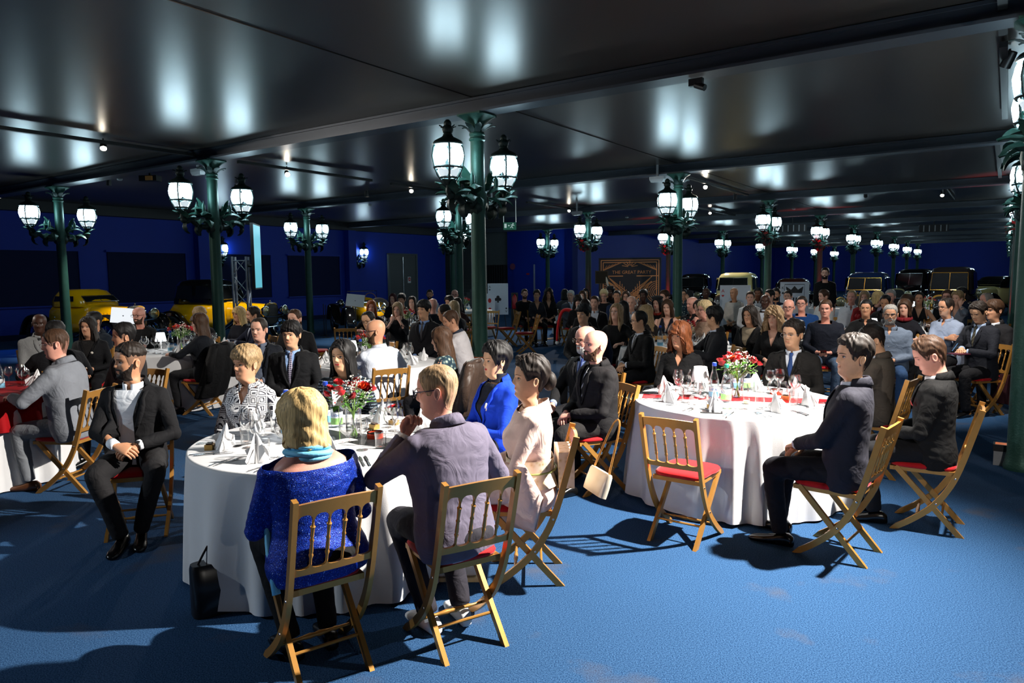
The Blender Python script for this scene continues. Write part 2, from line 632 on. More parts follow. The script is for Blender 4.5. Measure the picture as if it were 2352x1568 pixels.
o2 = sg2.build('no_entry_bar', mat('white_plate', (.6, .6, .6), .5), dr, False)
o2.location = gw(im + .060, .0085, 1.60); o2.rotation_euler = (0, 0, ROT + math.pi / 2 + math.pi)
# door with a tall bar handle in the block wall
j0, _ = wall_hit(1180, 600, i=3.42)
jd, _ = wall_hit(1229, 600, i=3.42)
je, _ = wall_hit(1252, 600, i=3.42)
_, zd = wall_hit(1229, 607, i=3.42)
d2 = tag(gridbox('door_2', 3.412, 3.42, j0, je, 0, zd, BLUE), 'blue door in the block wall', 'door', kind='structure')
gridbox('door_handle', 3.405, 3.412, jd - .006, jd + .006, .1, zd, mat('pale_metal', (.45, .47, .5), .3, metal=.7), d2)
for (u, v, cl_, r) in ((1179, 612, lin(120, 60, 90), .17), (1214, 629, lin(150, 20, 40), .11)):
    jj, zz_ = wall_hit(u, v, i=3.42)
    mb = MB().lathe([(r, 0), (r, .01)], 20)
    o = mb.build('wall_sign', mat('sign_%d' % u, cl_, .5), None, False)
    o.location = gw(3.411, jj, zz_); o.rotation_euler = (math.pi / 2, 0, ROT)
    o.scale = (1, .45 if u == 1214 else 1, 1)
    tag(o, 'round pale warning sign on the block wall' if u == 1179 else 'small oval red sign on the block wall', 'sign')
# stairs in the alcove
STEPM = mat('concrete_step', (.09, .10, .10), .85, var=.12)
st = empty('staircase', gw(3.2, .0), 0, 'grey concrete stairs climbing in the alcove behind the guests', 'stairs')
for k in range(9):
    i_ = 3.02 + k * .040
    a_, b_ = gw(i_, -.72), gw(i_, .22)
    mb = MB()
    c = [gw(i_, -.75), gw(i_, .02), gw(3.46, .02), gw(3.46, -.75)]
    v = [(p[0], p[1], z) for z in (k * .17, k * .17 + .17) for p in c]
    mb.add(v, [(0, 1, 2, 3), (7, 6, 5, 4), (0, 4, 5, 1), (1, 5, 6, 2), (2, 6, 7, 3), (3, 7, 4, 0)])
    o = mb.build('step', STEPM, None, False)
    o.parent = st
    o.matrix_parent_inverse = Matrix.Translation(-Vector(st.location))
# ribbed radiator-like panel beside the alcove
rb = empty('wall_radiator', gw(3.40, .20), 0, 'dark ribbed panel beside the stair alcove', 'panel')
for k in range(9):
    o = gridbox('rib', 3.40, 3.42, .03 + k * .026, .045 + k * .026, .9, 2.3, DARK)
    o.parent = rb
    o.matrix_parent_inverse = Matrix.Translation(-Vector(rb.location))

# ceiling tracks for the spotlights
TRACK = mat('black_track', (.012, .012, .013), .45, metal=.3, var=0)
for k, (i0, i1, j) in enumerate(((-.50, .02, 1.94), (.12, .62, 1.93), (.72, 1.25, 1.92), (1.55, 2.05, 1.93), (-.5, .1, 3.95), (.16, .75, 3.95), (1.1, 1.9, 3.93), (2.1, 2.7, 3.72), (1.2, 1.9, 2.93), (2.2, 2.9, 2.5))):
    tag(gridbox('lighting_track', i0, i1, j - .006, j + .006, Z_CEIL - .11, Z_CEIL - .055, TRACK), 'black ceiling lighting track, run %s of the hall' % ['above the left tables', 'over the wall side of the aisle', 'over the bald guest in a white shirt', 'above the ace of clubs card', 'over the photographer', 'near the right column', 'over the far right tables', 'by the far bright spotlight', 'above the party backdrop', 'near the far wall'][k], 'track', 'black lighting tracks on the ceiling')
# ---------------------------------------------------------------- cast-iron columns with twin lanterns
IRON = mat('green_bronze_iron', lin(34, 74, 64), .48, metal=.35, var=.28, vscale=9, bump=.25, bscale=60)
IRON_D = mat('dark_green_iron', lin(20, 40, 38), .5, metal=.35, var=.25, vscale=14, bump=.2, bscale=90)
LAMP = mat('lit_lantern_glass', (.8, .93, 1), .4, emit=26, ecol=(.62, .88, 1.0), var=0)
LAMP2 = mat('dim_lantern_glass', (.8, .87, .9), .3, emit=.75, ecol=(.75, .88, .95), var=.1)
RUST = mat('rust_band', lin(150, 70, 30), .8, var=.3, vscale=30)
ZL = 3.235           # middle of the lantern globes
ARM = .60


def leaf_mb(L=.2, w=.05, bend=1.2, curl=.4, n=7):
    """an acanthus leaf with a keel, growing along +y and curling down"""
    R = []
    p = np.array([0., 0., 0.])
    a = 0.5
    for k in range(n):
        q = k / (n - 1)
        ww = w * math.sin(math.pi * min(.97, .18 + .8 * q)) * (1 + .25 * (k % 2))
        t = np.array([0, math.cos(a), math.sin(a)])
        nn = np.array([0, -math.sin(a), math.cos(a)])
        R.append([p + np.array([-ww, 0, 0]) - nn * ww * curl, p + nn * .006, p + np.array([ww, 0, 0]) - nn * ww * curl, p - nn * .010])
        p = p + t * L / (n - 1)
        a -= bend / (n - 1)
    return MB().rings(R, True)


_leaf = [leaf_mb(.26, .060, 1.9).mesh('leaf', [IRON], True, 40), leaf_mb(.20, .045, 2.4).mesh('leaf', [IRON_D], True, 40), leaf_mb(.14, .035, 1.2).mesh('leaf', [IRON], True, 40)]
# bracket: an S scroll from the column out to the lantern foot, local +y points outwards
_bp = spline([(0, .06, -.50), (0, .16, -.57), (0, .30, -.56), (0, .44, -.47), (0, .52, -.50), (0, .60, -.44), (0, ARM, -.33)], 22)
_arm = MB()
_arm.tube(_bp, np.interp(np.linspace(0, 1, 22), [0, .3, .7, 1], [.060, .048, .038, .030]), 8)
_arm.ellipsoid((0, .12, -.50), (.07, .085, .12), 10, 7)
_arm.ellipsoid((0, .56, -.47), (.050, .075, .065), 10, 7)
_arm_me = _arm.mesh('bracket', [IRON_D], True, None)
_candle = MB().lathe([(.028, 0), (.03, .01), (.03, .15), (.022, .165), (.006, .20), (.002, .23)], 10).mesh('candle_tube', [IRON], True, 45)
# lantern: cage, six lit panes, small lower panes, dome and finial
_cage = MB()
for k in range(4):
    a = k * math.pi / 2 + math.pi / 4
    P = [(r * math.cos(a), r * math.sin(a), z) for r, z in [(.085, -.30), (.135, -.23), (.160, -.165), (.175, -.13), (.198, 0), (.180, .11), (.14, .165)]]
    _cage.tube(P, .013, 6)
for r, z, h in ((.178, -.14, .016), (.110, -.265, .014)):
    _cage.lathe([(r, z - h), (r + .012, z), (r, z + h), (r - .012, z)], 24, caps=False)
_cage.lathe([(.03, -.36), (.055, -.335), (.09, -.29), (.05, -.285)], 16)
_cage_me = _cage.mesh('cage', [IRON_D], True, 45)
_dome_me = MB().lathe([(.19, .135), (.195, .15), (.17, .185), (.115, .215), (.075, .235), (.058, .26), (.062, .268), (.05, .275)], 24).mesh('dome', [IRON_D], True, 40)
_fin = MB().lathe([(.035, .27), (.06, .285), (.072, .32), (.062, .36), (.045, .375), (.05, .39), (.045, .42), (.02, .445), (.0, .45)], 12)
for k in range(6):
    a = k * math.pi / 3
    lf = leaf_mb(.11, .022, 1.4, .3, 5)
    lf.xf(np.array(Matrix.Translation((.04 * math.cos(a), .04 * math.sin(a), .30)) @ Matrix.Rotation(a - math.pi / 2, 4, 'Z') @ Matrix.Rotation(.8, 4, 'X')))
    _fin.join(lf)
_fin_me = _fin.mesh('finial', [IRON_D], True, 40)


def pane_mesh(z0, z1, name, m, bulge):
    R = []
    for a in np.linspace(0, 1, 7):
        row = []
        zz_ = z0 + (z1 - z0) * a
        hw = math.sqrt(max(.02, 1 - (abs(a - .5) * 2) ** 2.6))
        rad_ = np.interp(zz_, [-.28, -.15, -.13, 0, .12, .15], [.085, .150, .168, .192, .168, .15])
        for b in np.linspace(-1, 1, 7):
            ang = b * .70 * hw
            row.append(((rad_ + .016 * (1 - b * b)) * math.cos(ang), (rad_ + .016 * (1 - b * b)) * math.sin(ang), zz_))
        R.append(row)
    return MB().rings(R, False, closed=False).mesh(name, [m], True, None)


_pane_me = pane_mesh(-.122, .145, 'globe_pane', LAMP, .02)
_low_me = pane_mesh(-.262, -.152, 'lower_pane', LAMP2, .01)


_shaft = MB()
_shaft.lathe([(.125, 0), (.13, .03), (.118, .07), (.112, .11), (.105, .16), (.104, .9), (.100, 1.6), (.096, 2.55), (.11, 2.62), (.125, 2.70), (.115, 2.80), (.098, 2.86), (.094, 3.0), (.090, 3.50), (.108, 3.515), (.108, 3.535), (.094, 3.545), (.094, 3.57), (.104, 3.58), (.104, 3.60), (.09, 3.61)], 22)
_shaft_me = _shaft.mesh('shaft', [IRON], True, 35)
_cap = MB()
R = []
for q in np.linspace(0, 1, 9):
    z = 3.60 + q * (Z_CAP - 3.625)
    r = .088 + .012 * q + .115 * q ** 3
    ring = []
    for t in np.linspace(0, 2 * math.pi, 24, endpoint=False):
        sq = (abs(math.cos(t)) ** 4 + abs(math.sin(t)) ** 4) ** (-.25)
        k = 1 + (sq - 1) * q ** 2
        ring.append((r * k * math.cos(t), r * k * math.sin(t), z))
    R.append(ring)
_cap.rings(R, True)
_cap.box((-.185, -.185, Z_CAP - .03), (.185, .185, Z_CAP - .001))
_cap_me = _cap.mesh('capital', [IRON], True, 35)
_cleaf = leaf_mb(.20, .042, 1.4, .2, 6).mesh('capital_leaf', [IRON_D], True, 40)


def bracket(root, sgn, y0=0.0, zl=None):
    """bracket with leaves plus its lantern, on the side sgn of the column (local y is the hall axis)"""
    zl = ZL if zl is None else zl
    br = link('bracket', _arm_me, root, (0, y0, zl), (0, 0, 0 if sgn > 0 else math.pi))
    for (x, y, z, rx, rz, k, s) in [(0, .10, -.36, .5, 0, 0, 1.5), (.05, .14, -.40, .3, -.7, 0, 1.4), (-.05, .14, -.40, .3, .7, 0, 1.4), (.04, .26, -.50, .1, -.9, 0, 1.3), (-.04, .26, -.50, .1, .9, 0, 1.3), (.03, .30, -.54, -1.2, -.4, 1, 1.25), (-.03, .30, -.54, -1.2, .4, 1, 1.25),
                                    (0, .56, -.50, -1.5, 0, 1, 1.4), (.05, .50, -.46, .1, -1.5, 2, 1.8), (-.05, .50, -.46, .1, 1.5, 2, 1.8), (.04, .54, -.44, .6, -.6, 2, 1.7), (-.04, .54, -.44, .6, .6, 2, 1.7), (0, .20, -.30, 1.1, 0, 2, 1.9), (.06, .10, -.52, -1.6, -.6, 1, 1.3), (-.06, .10, -.52, -1.6, .6, 1, 1.3), (.07, .16, -.46, -.4, -1.3, 0, 1.0), (-.07, .16, -.46, -.4, 1.3, 0, 1.0)]:
        lf = link('leaf', _leaf[k], br, (x, y, z), (rx, 0, rz))
        lf.scale = (s, s, s)
    for sx in (.11, -.11):
        link('candle_tube', _candle, br, (sx, .26, -.36))
    lan = bpy.data.objects.new('lantern', _cage_me)
    COL.objects.link(lan)
    lan.parent = root
    lan.location = (0, y0 + sgn * ARM, zl)
    lan.rotation_euler = (0, 0, 0)
    for nm, me in (('dome', _dome_me), ('finial', _fin_me)):
        link(nm, me, lan)
    for k in range(4):
        link('globe_pane', _pane_me, lan, None, (0, 0, k * math.pi / 2))
        link('lower_pane', _low_me, lan, None, (0, 0, k * math.pi / 2))


def make_column():
    root = empty('lamp_column')
    link('shaft', _shaft_me, root)
    link('capital', _cap_me, root)
    for k in range(8):
        a = k * math.pi / 4
        o = link('capital_leaf', _cleaf, root, (.085 * math.cos(a), .085 * math.sin(a), 3.615), (.55, 0, a - math.pi / 2))
    bracket(root, 1)
    bracket(root, -1)
    return root


col0 = make_column()
_first = True
spots_cols = [(0, 1), (0, 2), (0, 3), (0, 4)] + [(i, j) for i in range(1, 3) for j in (1, 2, 3, 4)] + [(3, 1), (3, 2), (3, 3), (3, 4)] + [(i, j) for i in range(4, 9) for j in (2, 3, 4)]
_ord = ['first', 'second', 'third', 'fourth', 'fifth', 'sixth', 'seventh', 'eighth', 'ninth']
for (i, j) in spots_cols:
    o = col0 if _first else copy_tree(col0)
    _first = False
    o.location = gw(i, j)
    o.rotation_euler = (0, 0, ROT)
    line = {1: 'in the line nearest the side wall', 2: 'in the line behind the left tables', 3: 'in the line through the middle of the hall', 4: 'in the line at the right edge'}[j]
    tag(o, 'green iron lamp column with twin lanterns, %s %s' % (_ord[i], line), 'lamp column', 'green iron lamp columns with twin lanterns')
    if (i, j) in ((0, 3), (0, 4)):
        o2 = MB().lathe([(.1045, 0), (.1045, .05)], 22, caps=False)
        r = o2.build('rust_band', RUST, o, True, None)
        r.location = (0, 0, .62 if j == 3 else .13)

# wall lamps on the pilasters
for k, i in enumerate((1, 2)):
    root = empty('wall_lantern', gw(i + .05, .02), ROT, 'lit lantern on a leafy bracket on the %s pilaster' % ('second' if k == 0 else 'third'), 'wall lamp', 'wall lanterns')
    bracket(root, 1, .0, 2.82)
# ---------------------------------------------------------------- round tables and what stands on them
TZ = .752
TR = .785
LINEN = mat('white_linen', (.70, .70, .71), .75, var=.03, vscale=8, bump=.10, bscale=260, spec=.2)
REDLINEN = mat('red_linen', lin(150, 10, 18), .8, var=.08, vscale=8, bump=.1, bscale=260, spec=.15)
NAPKIN = mat('white_napkin', (.74, .74, .75), .8, var=.03, vscale=20, bump=.1, bscale=300, spec=.15)
GLASS = glass_mat('clear_glass', blend=.42, base=.05)
BGLASS = glass_mat('bottle_glass', (.93, .97, 1.0), blend=.30, base=.05)
WATER = glass_mat('water', (.96, .98, 1.0), blend=.2, base=.02)
SILVER = mat('cutlery_steel', (.62, .62, .64), .18, metal=1, var=0)
BLACKG = mat('black_gloss', (.008, .008, .009), .12, var=0)


def cloth_mesh(seed, m, name='tablecloth', hem=.012):
    rng = np.random.RandomState(seed)
    n = 240
    t = np.linspace(0, 2 * math.pi, n, endpoint=False)
    ph = t + .10 * np.sin(3 * t + rng.rand() * 6) + .06 * np.sin(5 * t + rng.rand() * 6)
    fold = (.5 + .5 * np.sin(19 * ph + rng.rand() * 6)) ** 1.8 * (.65 + .35 * np.sin(5 * t + rng.rand() * 6))
    fold2 = .5 + .5 * np.sin(43 * ph + rng.rand() * 6)
    R = [[(.001 * math.cos(a), .001 * math.sin(a), TZ) for a in t], [(.4 * math.cos(a), .4 * math.sin(a), TZ) for a in t]]
    for q in (.0, .004, .012, .03, .08, .16, .26, .38, .50, .62, .74, .86, .94, .985):
        z = TZ - q / .985 * (TZ - hem) if q > .012 else TZ - q * .5
        g = max(0, (q - .01)) ** .75
        r = TR + (0.006 if q > .004 else -.006 if q == 0 else 0) + g * (.100 * fold + .012 * fold2 + .010)
        zz = z + (0.018 * fold * g)
        R.append(np.stack([r * np.cos(t), r * np.sin(t), zz], -1))
    return MB().rings(R, False).mesh(name, [m], True, 60)


_cloths = {}
TABLES = {}


def table(key, u, v, label, seed=0, red=False, xy=None):
    c = at(u, v, TZ)[:2] if xy is None else xy
    root = empty('round_table', (c[0], c[1], 0), 0, 'round table under the ' + label, 'table', 'round tables')
    MB().lathe([(TR - .03, TZ - .03), (TR - .008, TZ - .028), (TR - .008, TZ - .008), (TR - .03, TZ - .006)], 40).build('table_top', mat('plywood', (.25, .17, .10), .7), root)
    for k in range(3):
        a = k * 2.094
        MB().tube([(.3 * math.cos(a), .3 * math.sin(a), TZ - .02), (.36 * math.cos(a), .36 * math.sin(a), .0)], .018, 8).build('leg', STEEL, root)
    m = REDLINEN if red else LINEN
    kk = (seed, red)
    if kk not in _cloths: _cloths[kk] = cloth_mesh(seed, m)
    o = link('tablecloth', _cloths[kk], None, (c[0], c[1], 0.001), (0, 0, seed * 1.7))
    tag(o, label, 'tablecloth', 'tablecloths')
    TABLES[key] = c
    return c


# prototypes (meshes shared by all copies)
def lathe_me(name, prof, m, seg=18): return MB().lathe(prof, seg, caps=False).mesh(name, [m], True, 50)


_wine = [(.001, .0), (.036, .001), (.036, .004), (.010, .010), (.0038, .022), (.0036, .095), (.010, .108), (.034, .128), (.046, .152), (.045, .172), (.034, .212), (.033, .212), (.043, .172), (.044, .152), (.032, .130), (.006, .112)]
_flute = [(.001, .0), (.034, .001), (.034, .004), (.009, .010), (.0036, .022), (.0034, .085), (.009, .098), (.030, .115), (.038, .140), (.036, .162), (.029, .190), (.028, .190), (.035, .162), (.036, .140), (.028, .117), (.005, .102)]
_tumb = [(.001, .003), (.030, .0), (.032, .004), (.036, .095), (.0345, .095), (.030, .012), (.002, .010)]
GL = [lathe_me('wine_glass', _wine, GLASS), lathe_me('wine_glass', _flute, GLASS), lathe_me('water_glass', _tumb, GLASS)]
_bot = [(.001, .0), (.036, .0), (.040, .006), (.040, .125), (.038, .150), (.026, .200), (.0155, .235), (.0145, .268), (.0165, .272), (.0165, .282)]
BOT = lathe_me('bottle_body', _bot, BGLASS, 20)
CAPM = {'blue': mat('blue_cap', lin(22, 62, 170), .4, var=0), 'green': mat('green_cap', lin(10, 130, 110), .4, var=0), 'red': mat('red_cap', lin(150, 16, 30), .4, var=0)}
CAPS = {k: MB().lathe([(.0165, .268), (.0175, .27), (.0175, .292), (.014, .296)], 14).mesh('cap', [m], True, 40) for k, m in CAPM.items()}


def text_mesh(txt, size, m, ext=.0, align='CENTER'):
    cu = bpy.data.curves.new('txt', 'FONT')
    cu.body = txt
    cu.size = size
    cu.align_x = align
    cu.align_y = 'CENTER'
    cu.extrude = ext
    cu.resolution_u = 2
    o = bpy.data.objects.new('txt', cu)
    COL.objects.link(o)
    dg = bpy.context.evaluated_depsgraph_get()
    me = bpy.data.meshes.new_from_object(o.evaluated_get(dg))
    bpy.data.objects.remove(o)
    me.materials.clear()
    me.materials.append(m)
    return me


_lab = []
for k, c in enumerate((lin(120, 185, 230), lin(150, 205, 120))):
    rr = MB()
    R = [[(.0406 * math.sin(a), -.0406 * math.cos(a), z) for a in np.linspace(-1.5, 1.5, 14)] for z in (.022, .05, .066)]
    rr.rings(R, False, closed=False)
    _lab.append(rr.mesh('label', [mat('bottle_label_%d' % k, c, .5, var=.5, vscale=45)], True, None))
    w = MB()
    R = [[(.0405 * math.sin(a), -.0405 * math.cos(a), z) for a in np.linspace(-1.5, 1.5, 14)] for z in (.066, .105)]
    w.rings(R, False, closed=False)
    _lab.append(w.mesh('label', [mat('bottle_label_white', (.75, .8, .85), .5, var=.05)], True, None))
_LTXT = text_mesh('Lisbeth', .030, mat('label_blue_ink', lin(20, 80, 170), .5, var=0))
_v = np.empty(len(_LTXT.vertices) * 3)
_LTXT.vertices.foreach_get('co', _v)
_v = _v.reshape(-1, 3)
_LTXT.vertices.foreach_set('co', np.stack([.0412 * np.sin(_v[:, 0] / .0412), -.0412 * np.cos(_v[:, 0] / .0412), _v[:, 1] + .086], -1).ravel())


def bottle(x, y, cap, label, rz=None, text=True):
    face = math.atan2(-x, y) if rz is None else rz     # label towards the aisle
    r = empty('water_bottle', (x, y, TZ + .001), -math.atan2(x, y) if rz is None else rz, label, 'bottle', 'water bottles on the tables')
    link('bottle_body', BOT, r)
    link('cap', CAPS[cap], r)
    k = 0 if cap != 'green' else 2
    a = link('label', _lab[k + 1], r)
    link('label_picture', _lab[k], a)
    if text: link('label_text', _LTXT, a)
    return r


# folded napkin: a pleated peak standing in a cuff
def napkin_mesh(seed):
    rng = np.random.RandomState(seed)
    mb = MB()
    R = []
    n = 20
    for q, rr, z in [(0, .060, 0), (.1, .066, .006), (.3, .052, .035), (.5, .036, .068), (.7, .024, .10), (.85, .014, .125), (1, .003, .145)]:
        R.append([((rr * (1 + .30 * math.sin(3 * a + seed * 2) + .16 * math.sin(7 * a)) * math.cos(a)) + .045 * q * math.sin(seed * 1.9), rr * .66 * (1 + .30 * math.cos(4 * a + seed)) * math.sin(a) + .03 * q * math.cos(seed), z + .012 * math.sin(3 * a + seed) * (q > 0)) for a in np.linspace(0, 2 * math.pi, n, endpoint=False)])
    mb.rings(R, True)
    for k in range(3):                       # turned-down flaps
        a = k * 2.1 + seed
        mb.add([(.02 * math.cos(a - .5), .02 * math.sin(a - .5), .09), (.02 * math.cos(a + .5), .02 * math.sin(a + .5), .10), (.085 * math.cos(a + .25), .07 * math.sin(a + .25), .055 + .02 * rng.rand()), (.08 * math.cos(a - .2), .07 * math.sin(a - .2), .02)],
               [(0, 1, 2, 3)])
    return mb.mesh('napkin', [NAPKIN], True, 50)


NAPS = [napkin_mesh(k) for k in range(4)]


def fork_mesh():
    mb = MB()
    mb.tube([(0, -.095, .004), (0, -.02, .006), (0, .035, .004)], [.0045, .0028, .004], 6, flat=.5)
    mb.box((-.010, .033, .003), (.010, .052, .0055))
    for k in range(4):
        x = -.009 + k * .006
        mb.box((x - .0016, .05, .003), (x + .0016, .098, .0055))
    return mb.mesh('fork', [SILVER], True, 40)


def knife_mesh():
    mb = MB()
    mb.tube([(0, -.11, .004), (0, -.05, .005), (0, 0, .004)], [.0055, .0045, .0045], 6, flat=.6)
    mb.add([(-.007, 0, .003), (.007, 0, .003), (.008, .08, .003), (.002, .115, .003), (-.004, .10, .003), (-.007, 0, .005), (.007, 0, .005), (.008, .08, .005), (.002, .115, .005), (-.004, .10, .005)],
           [(4, 3, 2, 1, 0), (5, 6, 7, 8, 9), (0, 1, 6, 5), (1, 2, 7, 6), (2, 3, 8, 7), (3, 4, 9, 8), (4, 0, 5, 9)])
    return mb.mesh('knife', [SILVER], True, 40)


def spoon_mesh():
    mb = MB()
    mb.tube([(0, -.10, .004), (0, -.02, .006), (0, .035, .005)], [.0045, .0028, .0035], 6, flat=.5)
    mb.ellipsoid((0, .062, .006), (.017, .030, .005), 12, 6)
    return mb.mesh('spoon', [BLACKG], True, None)


FORK, KNIFE, SPOON = fork_mesh(), knife_mesh(), spoon_mesh()

# rose bloom: nested petal cups
def rose_mesh(c, name):
    mb = MB()
    for k, (r, h, o) in enumerate([(.010, .030, 0), (.016, .031, .5), (.022, .028, 1.1), (.027, .022, 1.9)]):
        for p in range(3 + k // 2):
            a0 = o + p * 2 * math.pi / (3 + k // 2)
            R = []
            for q in np.linspace(0, 1, 4):
                R.append([((r * (.35 + .75 * q ** .6) + (.004 if q == 1 and k > 1 else 0)) * math.cos(a0 + b), (r * (.35 + .75 * q ** .6)) * math.sin(a0 + b), h * q - (.006 * b * b if q == 1 else 0)) for b in np.linspace(-.95, .95, 5)])
            mb.rings(R, False, closed=False)
    mb.ellipsoid((0, 0, .004), (.010, .010, .007), 8, 5)
    return mb.mesh(name, [c], True, None)


ROSE = [rose_mesh(mat('red_petal', lin(190, 6, 22), .55, var=.2, vscale=120, sheen=.2), 'rose'), rose_mesh(mat('dark_red_petal', lin(120, 4, 14), .6, var=.2, vscale=120), 'rose'), rose_mesh(mat('orange_petal', lin(220, 70, 20), .55, var=.2, vscale=120), 'rose')]
GREEN = mat('leaf_green', lin(70, 120, 40), .5, var=.25, vscale=60)
STEMG = mat('stem_green', lin(110, 150, 60), .5, var=.2)
VASE = lathe_me('vase', [(.001, .008), (.046, .0), (.048, .004), (.050, .20), (.048, .20), (.045, .012), (.002, .012)], GLASS, 22)
GYPM = mat('white_blossom', (.78, .76, .66), .7, var=.1)
CARDM = mat('card_white', (.80, .80, .78), .5, var=.02)
PIPM = mat('card_red_pip', lin(200, 20, 26), .5, var=0)


def card(parent, x, y, z, rx, rz, w=.06, h=.09, pips=4):
    mb = MB().box((-w / 2, -.0006, -h / 2), (w / 2, .0006, h / 2))
    o = mb.build('playing_card', CARDM, parent, False)
    o.location = (x, y, z)
    o.rotation_euler = (rx, 0, rz)
    for px, pz in ((-.3, .3), (.3, .3), (-.3, -.3), (.3, -.3))[:pips]:
        pb = MB().add([(px * w - .005, -.0012, pz * h), (px * w, -.0012, pz * h + .007), (px * w + .005, -.0012, pz * h), (px * w, -.0012, pz * h - .007)], [(0, 1, 2, 3)])
        pb.build('pip', PIPM, o, False)
    return o


def make_bouquet(seed):
    rng = np.random.RandomState(seed)
    root = empty('bouquet')
    link('vase', VASE, root)
    MB().lathe([(.001, .014), (.0445, .014), (.0455, .09), (.001, .09)], 18, caps=False).build('water', WATER, root)
    st = MB()
    fo = MB()
    n = 17
    heads = []
    for k in range(n):
        a = k * 2.4 + rng.rand()
        rr = .03 + .125 * math.sqrt((k + .5) / n)
        z = .335 - .9 * rr * rr * 4 + rng.rand() * .04
        p = np.array([rr * 1.15 * math.cos(a), rr * math.sin(a), z])
        st.tube([(.02 * math.cos(a + 3), .02 * math.sin(a + 3), .016), (.01 * math.cos(a), .01 * math.sin(a), .16), p * [.7, .7, .85], p], .0026, 5)
        heads.append((p, a))
        for _ in range(3):
            b = a + rng.randn() * .6
            q = p * [.6, .6, .78] + rng.randn(3) * .018
            L = .045 + .03 * rng.rand()
            d = np.array([math.cos(b), math.sin(b), .3 * rng.randn()])
            sd_ = np.array([-d[1], d[0], 0]) * L * .32
            fo.add([q, q + d * L * .5 + sd_ + [0, 0, .006], q + d * L, q + d * L * .5 - sd_ + [0, 0, .006]], [(0, 1, 2), (0, 2, 3)])
    st.build('stem_bundle', STEMG, root)
    f = fo.build('foliage', GREEN, root, False)
    f['kind'] = 'stuff'
    for k, (p, a) in enumerate(heads):
        o = link('rose', ROSE[1 if k % 5 == 0 else 2 if k == 7 else 0], root, p)
        o.rotation_euler = (-.9 * p[1] * 5, .9 * p[0] * 5, a)
        s = .85 + .25 * rng.rand()
        o.scale = (s, s, s)
    gy = MB()
    for _ in range(170):
        a, r = rng.rand() * 6.28, .11 * math.sqrt(rng.rand())
        q = np.array([r * math.cos(a) + .02, r * math.sin(a), .27 + .14 * rng.rand() - r * .6])
        s = .0045 + .003 * rng.rand()
        gy.add(q + s * np.array([(1, 0, 0), (-1, 0, 0), (0, 1, 0), (0, -1, 0), (0, 0, 1), (0, 0, -1)]), [(0, 2, 4), (2, 1, 4), (1, 3, 4), (3, 0, 4), (2, 0, 5), (1, 2, 5), (3, 1, 5), (0, 3, 5)])
    g = gy.build('white_filler_flowers', GYPM, root, False)
    g['kind'] = 'stuff'
    return root


BOUQ = None


def bouquet(x, y, label, seed=1, rz=0.0):
    global BOUQ
    if BOUQ is None:
        BOUQ = make_bouquet(4)
        o = BOUQ
    else:
        o = copy_tree(BOUQ)
    o.location = (x, y, TZ + .001)
    o.rotation_euler = (0, 0, rz)
    return tag(o, label, 'flowers', 'rose bouquets on the tables')


SHADE = mat('lit_lamp_shade', (.9, .92, .95), .6, emit=1.6, ecol=(.95, .98, 1), var=0)
SHADE0 = mat('white_lamp_shade', (.8, .8, .8), .6, var=.02)


def table_lamp(x, y, label, lit=True):
    r = empty('table_lamp', (x, y, TZ + .001), 0, label, 'lamp', 'cordless lamps on the tables')
    MB().lathe([(.05, 0), (.05, .012), (.01, .018), (.008, .15), (.003, .16)], 18).build('base', mat('white_lamp_metal', (.7, .7, .7), .4, var=0), r)
    MB().lathe([(.075, .13), (.052, .25), (.050, .25), (.073, .13)], 24, caps=False).build('shade', SHADE if lit else SHADE0, r, True, None)
    MB().lathe([(.001, .249), (.051, .249), (.051, .2505), (.001, .2505)], 24, caps=False).build('shade_top', SHADE if lit else SHADE0, r)
    return r


def put(name, me, x, y, rz, label, cat, group, z=0.0, scale=1.0):
    o = link(name, me, None, (x, y, TZ + .0015 + z), (0, 0, rz))
    if scale != 1.0: o.scale = (scale,) * 3
    return tag(o, label, cat, group)


def votive(x, y, label, lit=True):
    r = empty('candle_holder', (x, y, TZ + .001), 0, label, 'candle', 'votive candles on the tables')
    link('cup', lathe_me('cup', [(.001, .004), (.026, 0), (.030, .05), (.028, .05), (.025, .006)], GLASS, 14), r)
    MB().lathe([(.001, .006), (.022, .006), (.022, .026), (.001, .026)], 12).build('wax', mat('wax', (.85, .75, .55), .5, emit=.25 if lit else 0, ecol=(1, .75, .4), var=0), r)
    if lit: MB().lathe([(.001, .027), (.004, .032), (.003, .040), (.0005, .05)], 8).build('flame', mat('flame', (1, .6, .2), .5, emit=6, ecol=(1, .55, .15), var=0), r)
    return r


def gold_box(x, y, rz, label):
    r = empty('gift_box', (x, y, TZ + .001), rz, label, 'box', 'small gold boxes on the tables')
    MB().box((-.030, -.022, 0), (.030, .022, .032)).build('box', mat('gold_card', lin(190, 150, 80), .35, metal=.4), r, False)
    MB().box((-.022, -.014, .032), (.022, .014, .040)).build('chocolate', mat('chocolate', (.05, .02, .01), .4), r, False)
    return r


def tin(x, y, label):
    r = empty('red_tin', (x, y, TZ + .001), 0, label, 'tin', 'red tins on the tables')
    MB().lathe([(.048, 0), (.050, .003), (.050, .036), (.046, .036), (.046, .006)], 24, caps=False).build('tin_body', mat('orange_tin', lin(200, 60, 24), .3, metal=.3), r)
    MB().lathe([(.046, .005), (.046, .030), (.001, .030)], 24, caps=False).build('contents', mat('dark_contents', (.02, .01, .008), .5), r)
    MB().lathe([(.0505, .034), (.0515, .036), (.0515, .041), (.048, .042)], 24, caps=False).build('rim', BLACKG, r)
    return r


COMPASS = ['right', 'far right', 'far', 'far left', 'left', 'near left', 'near', 'near right']


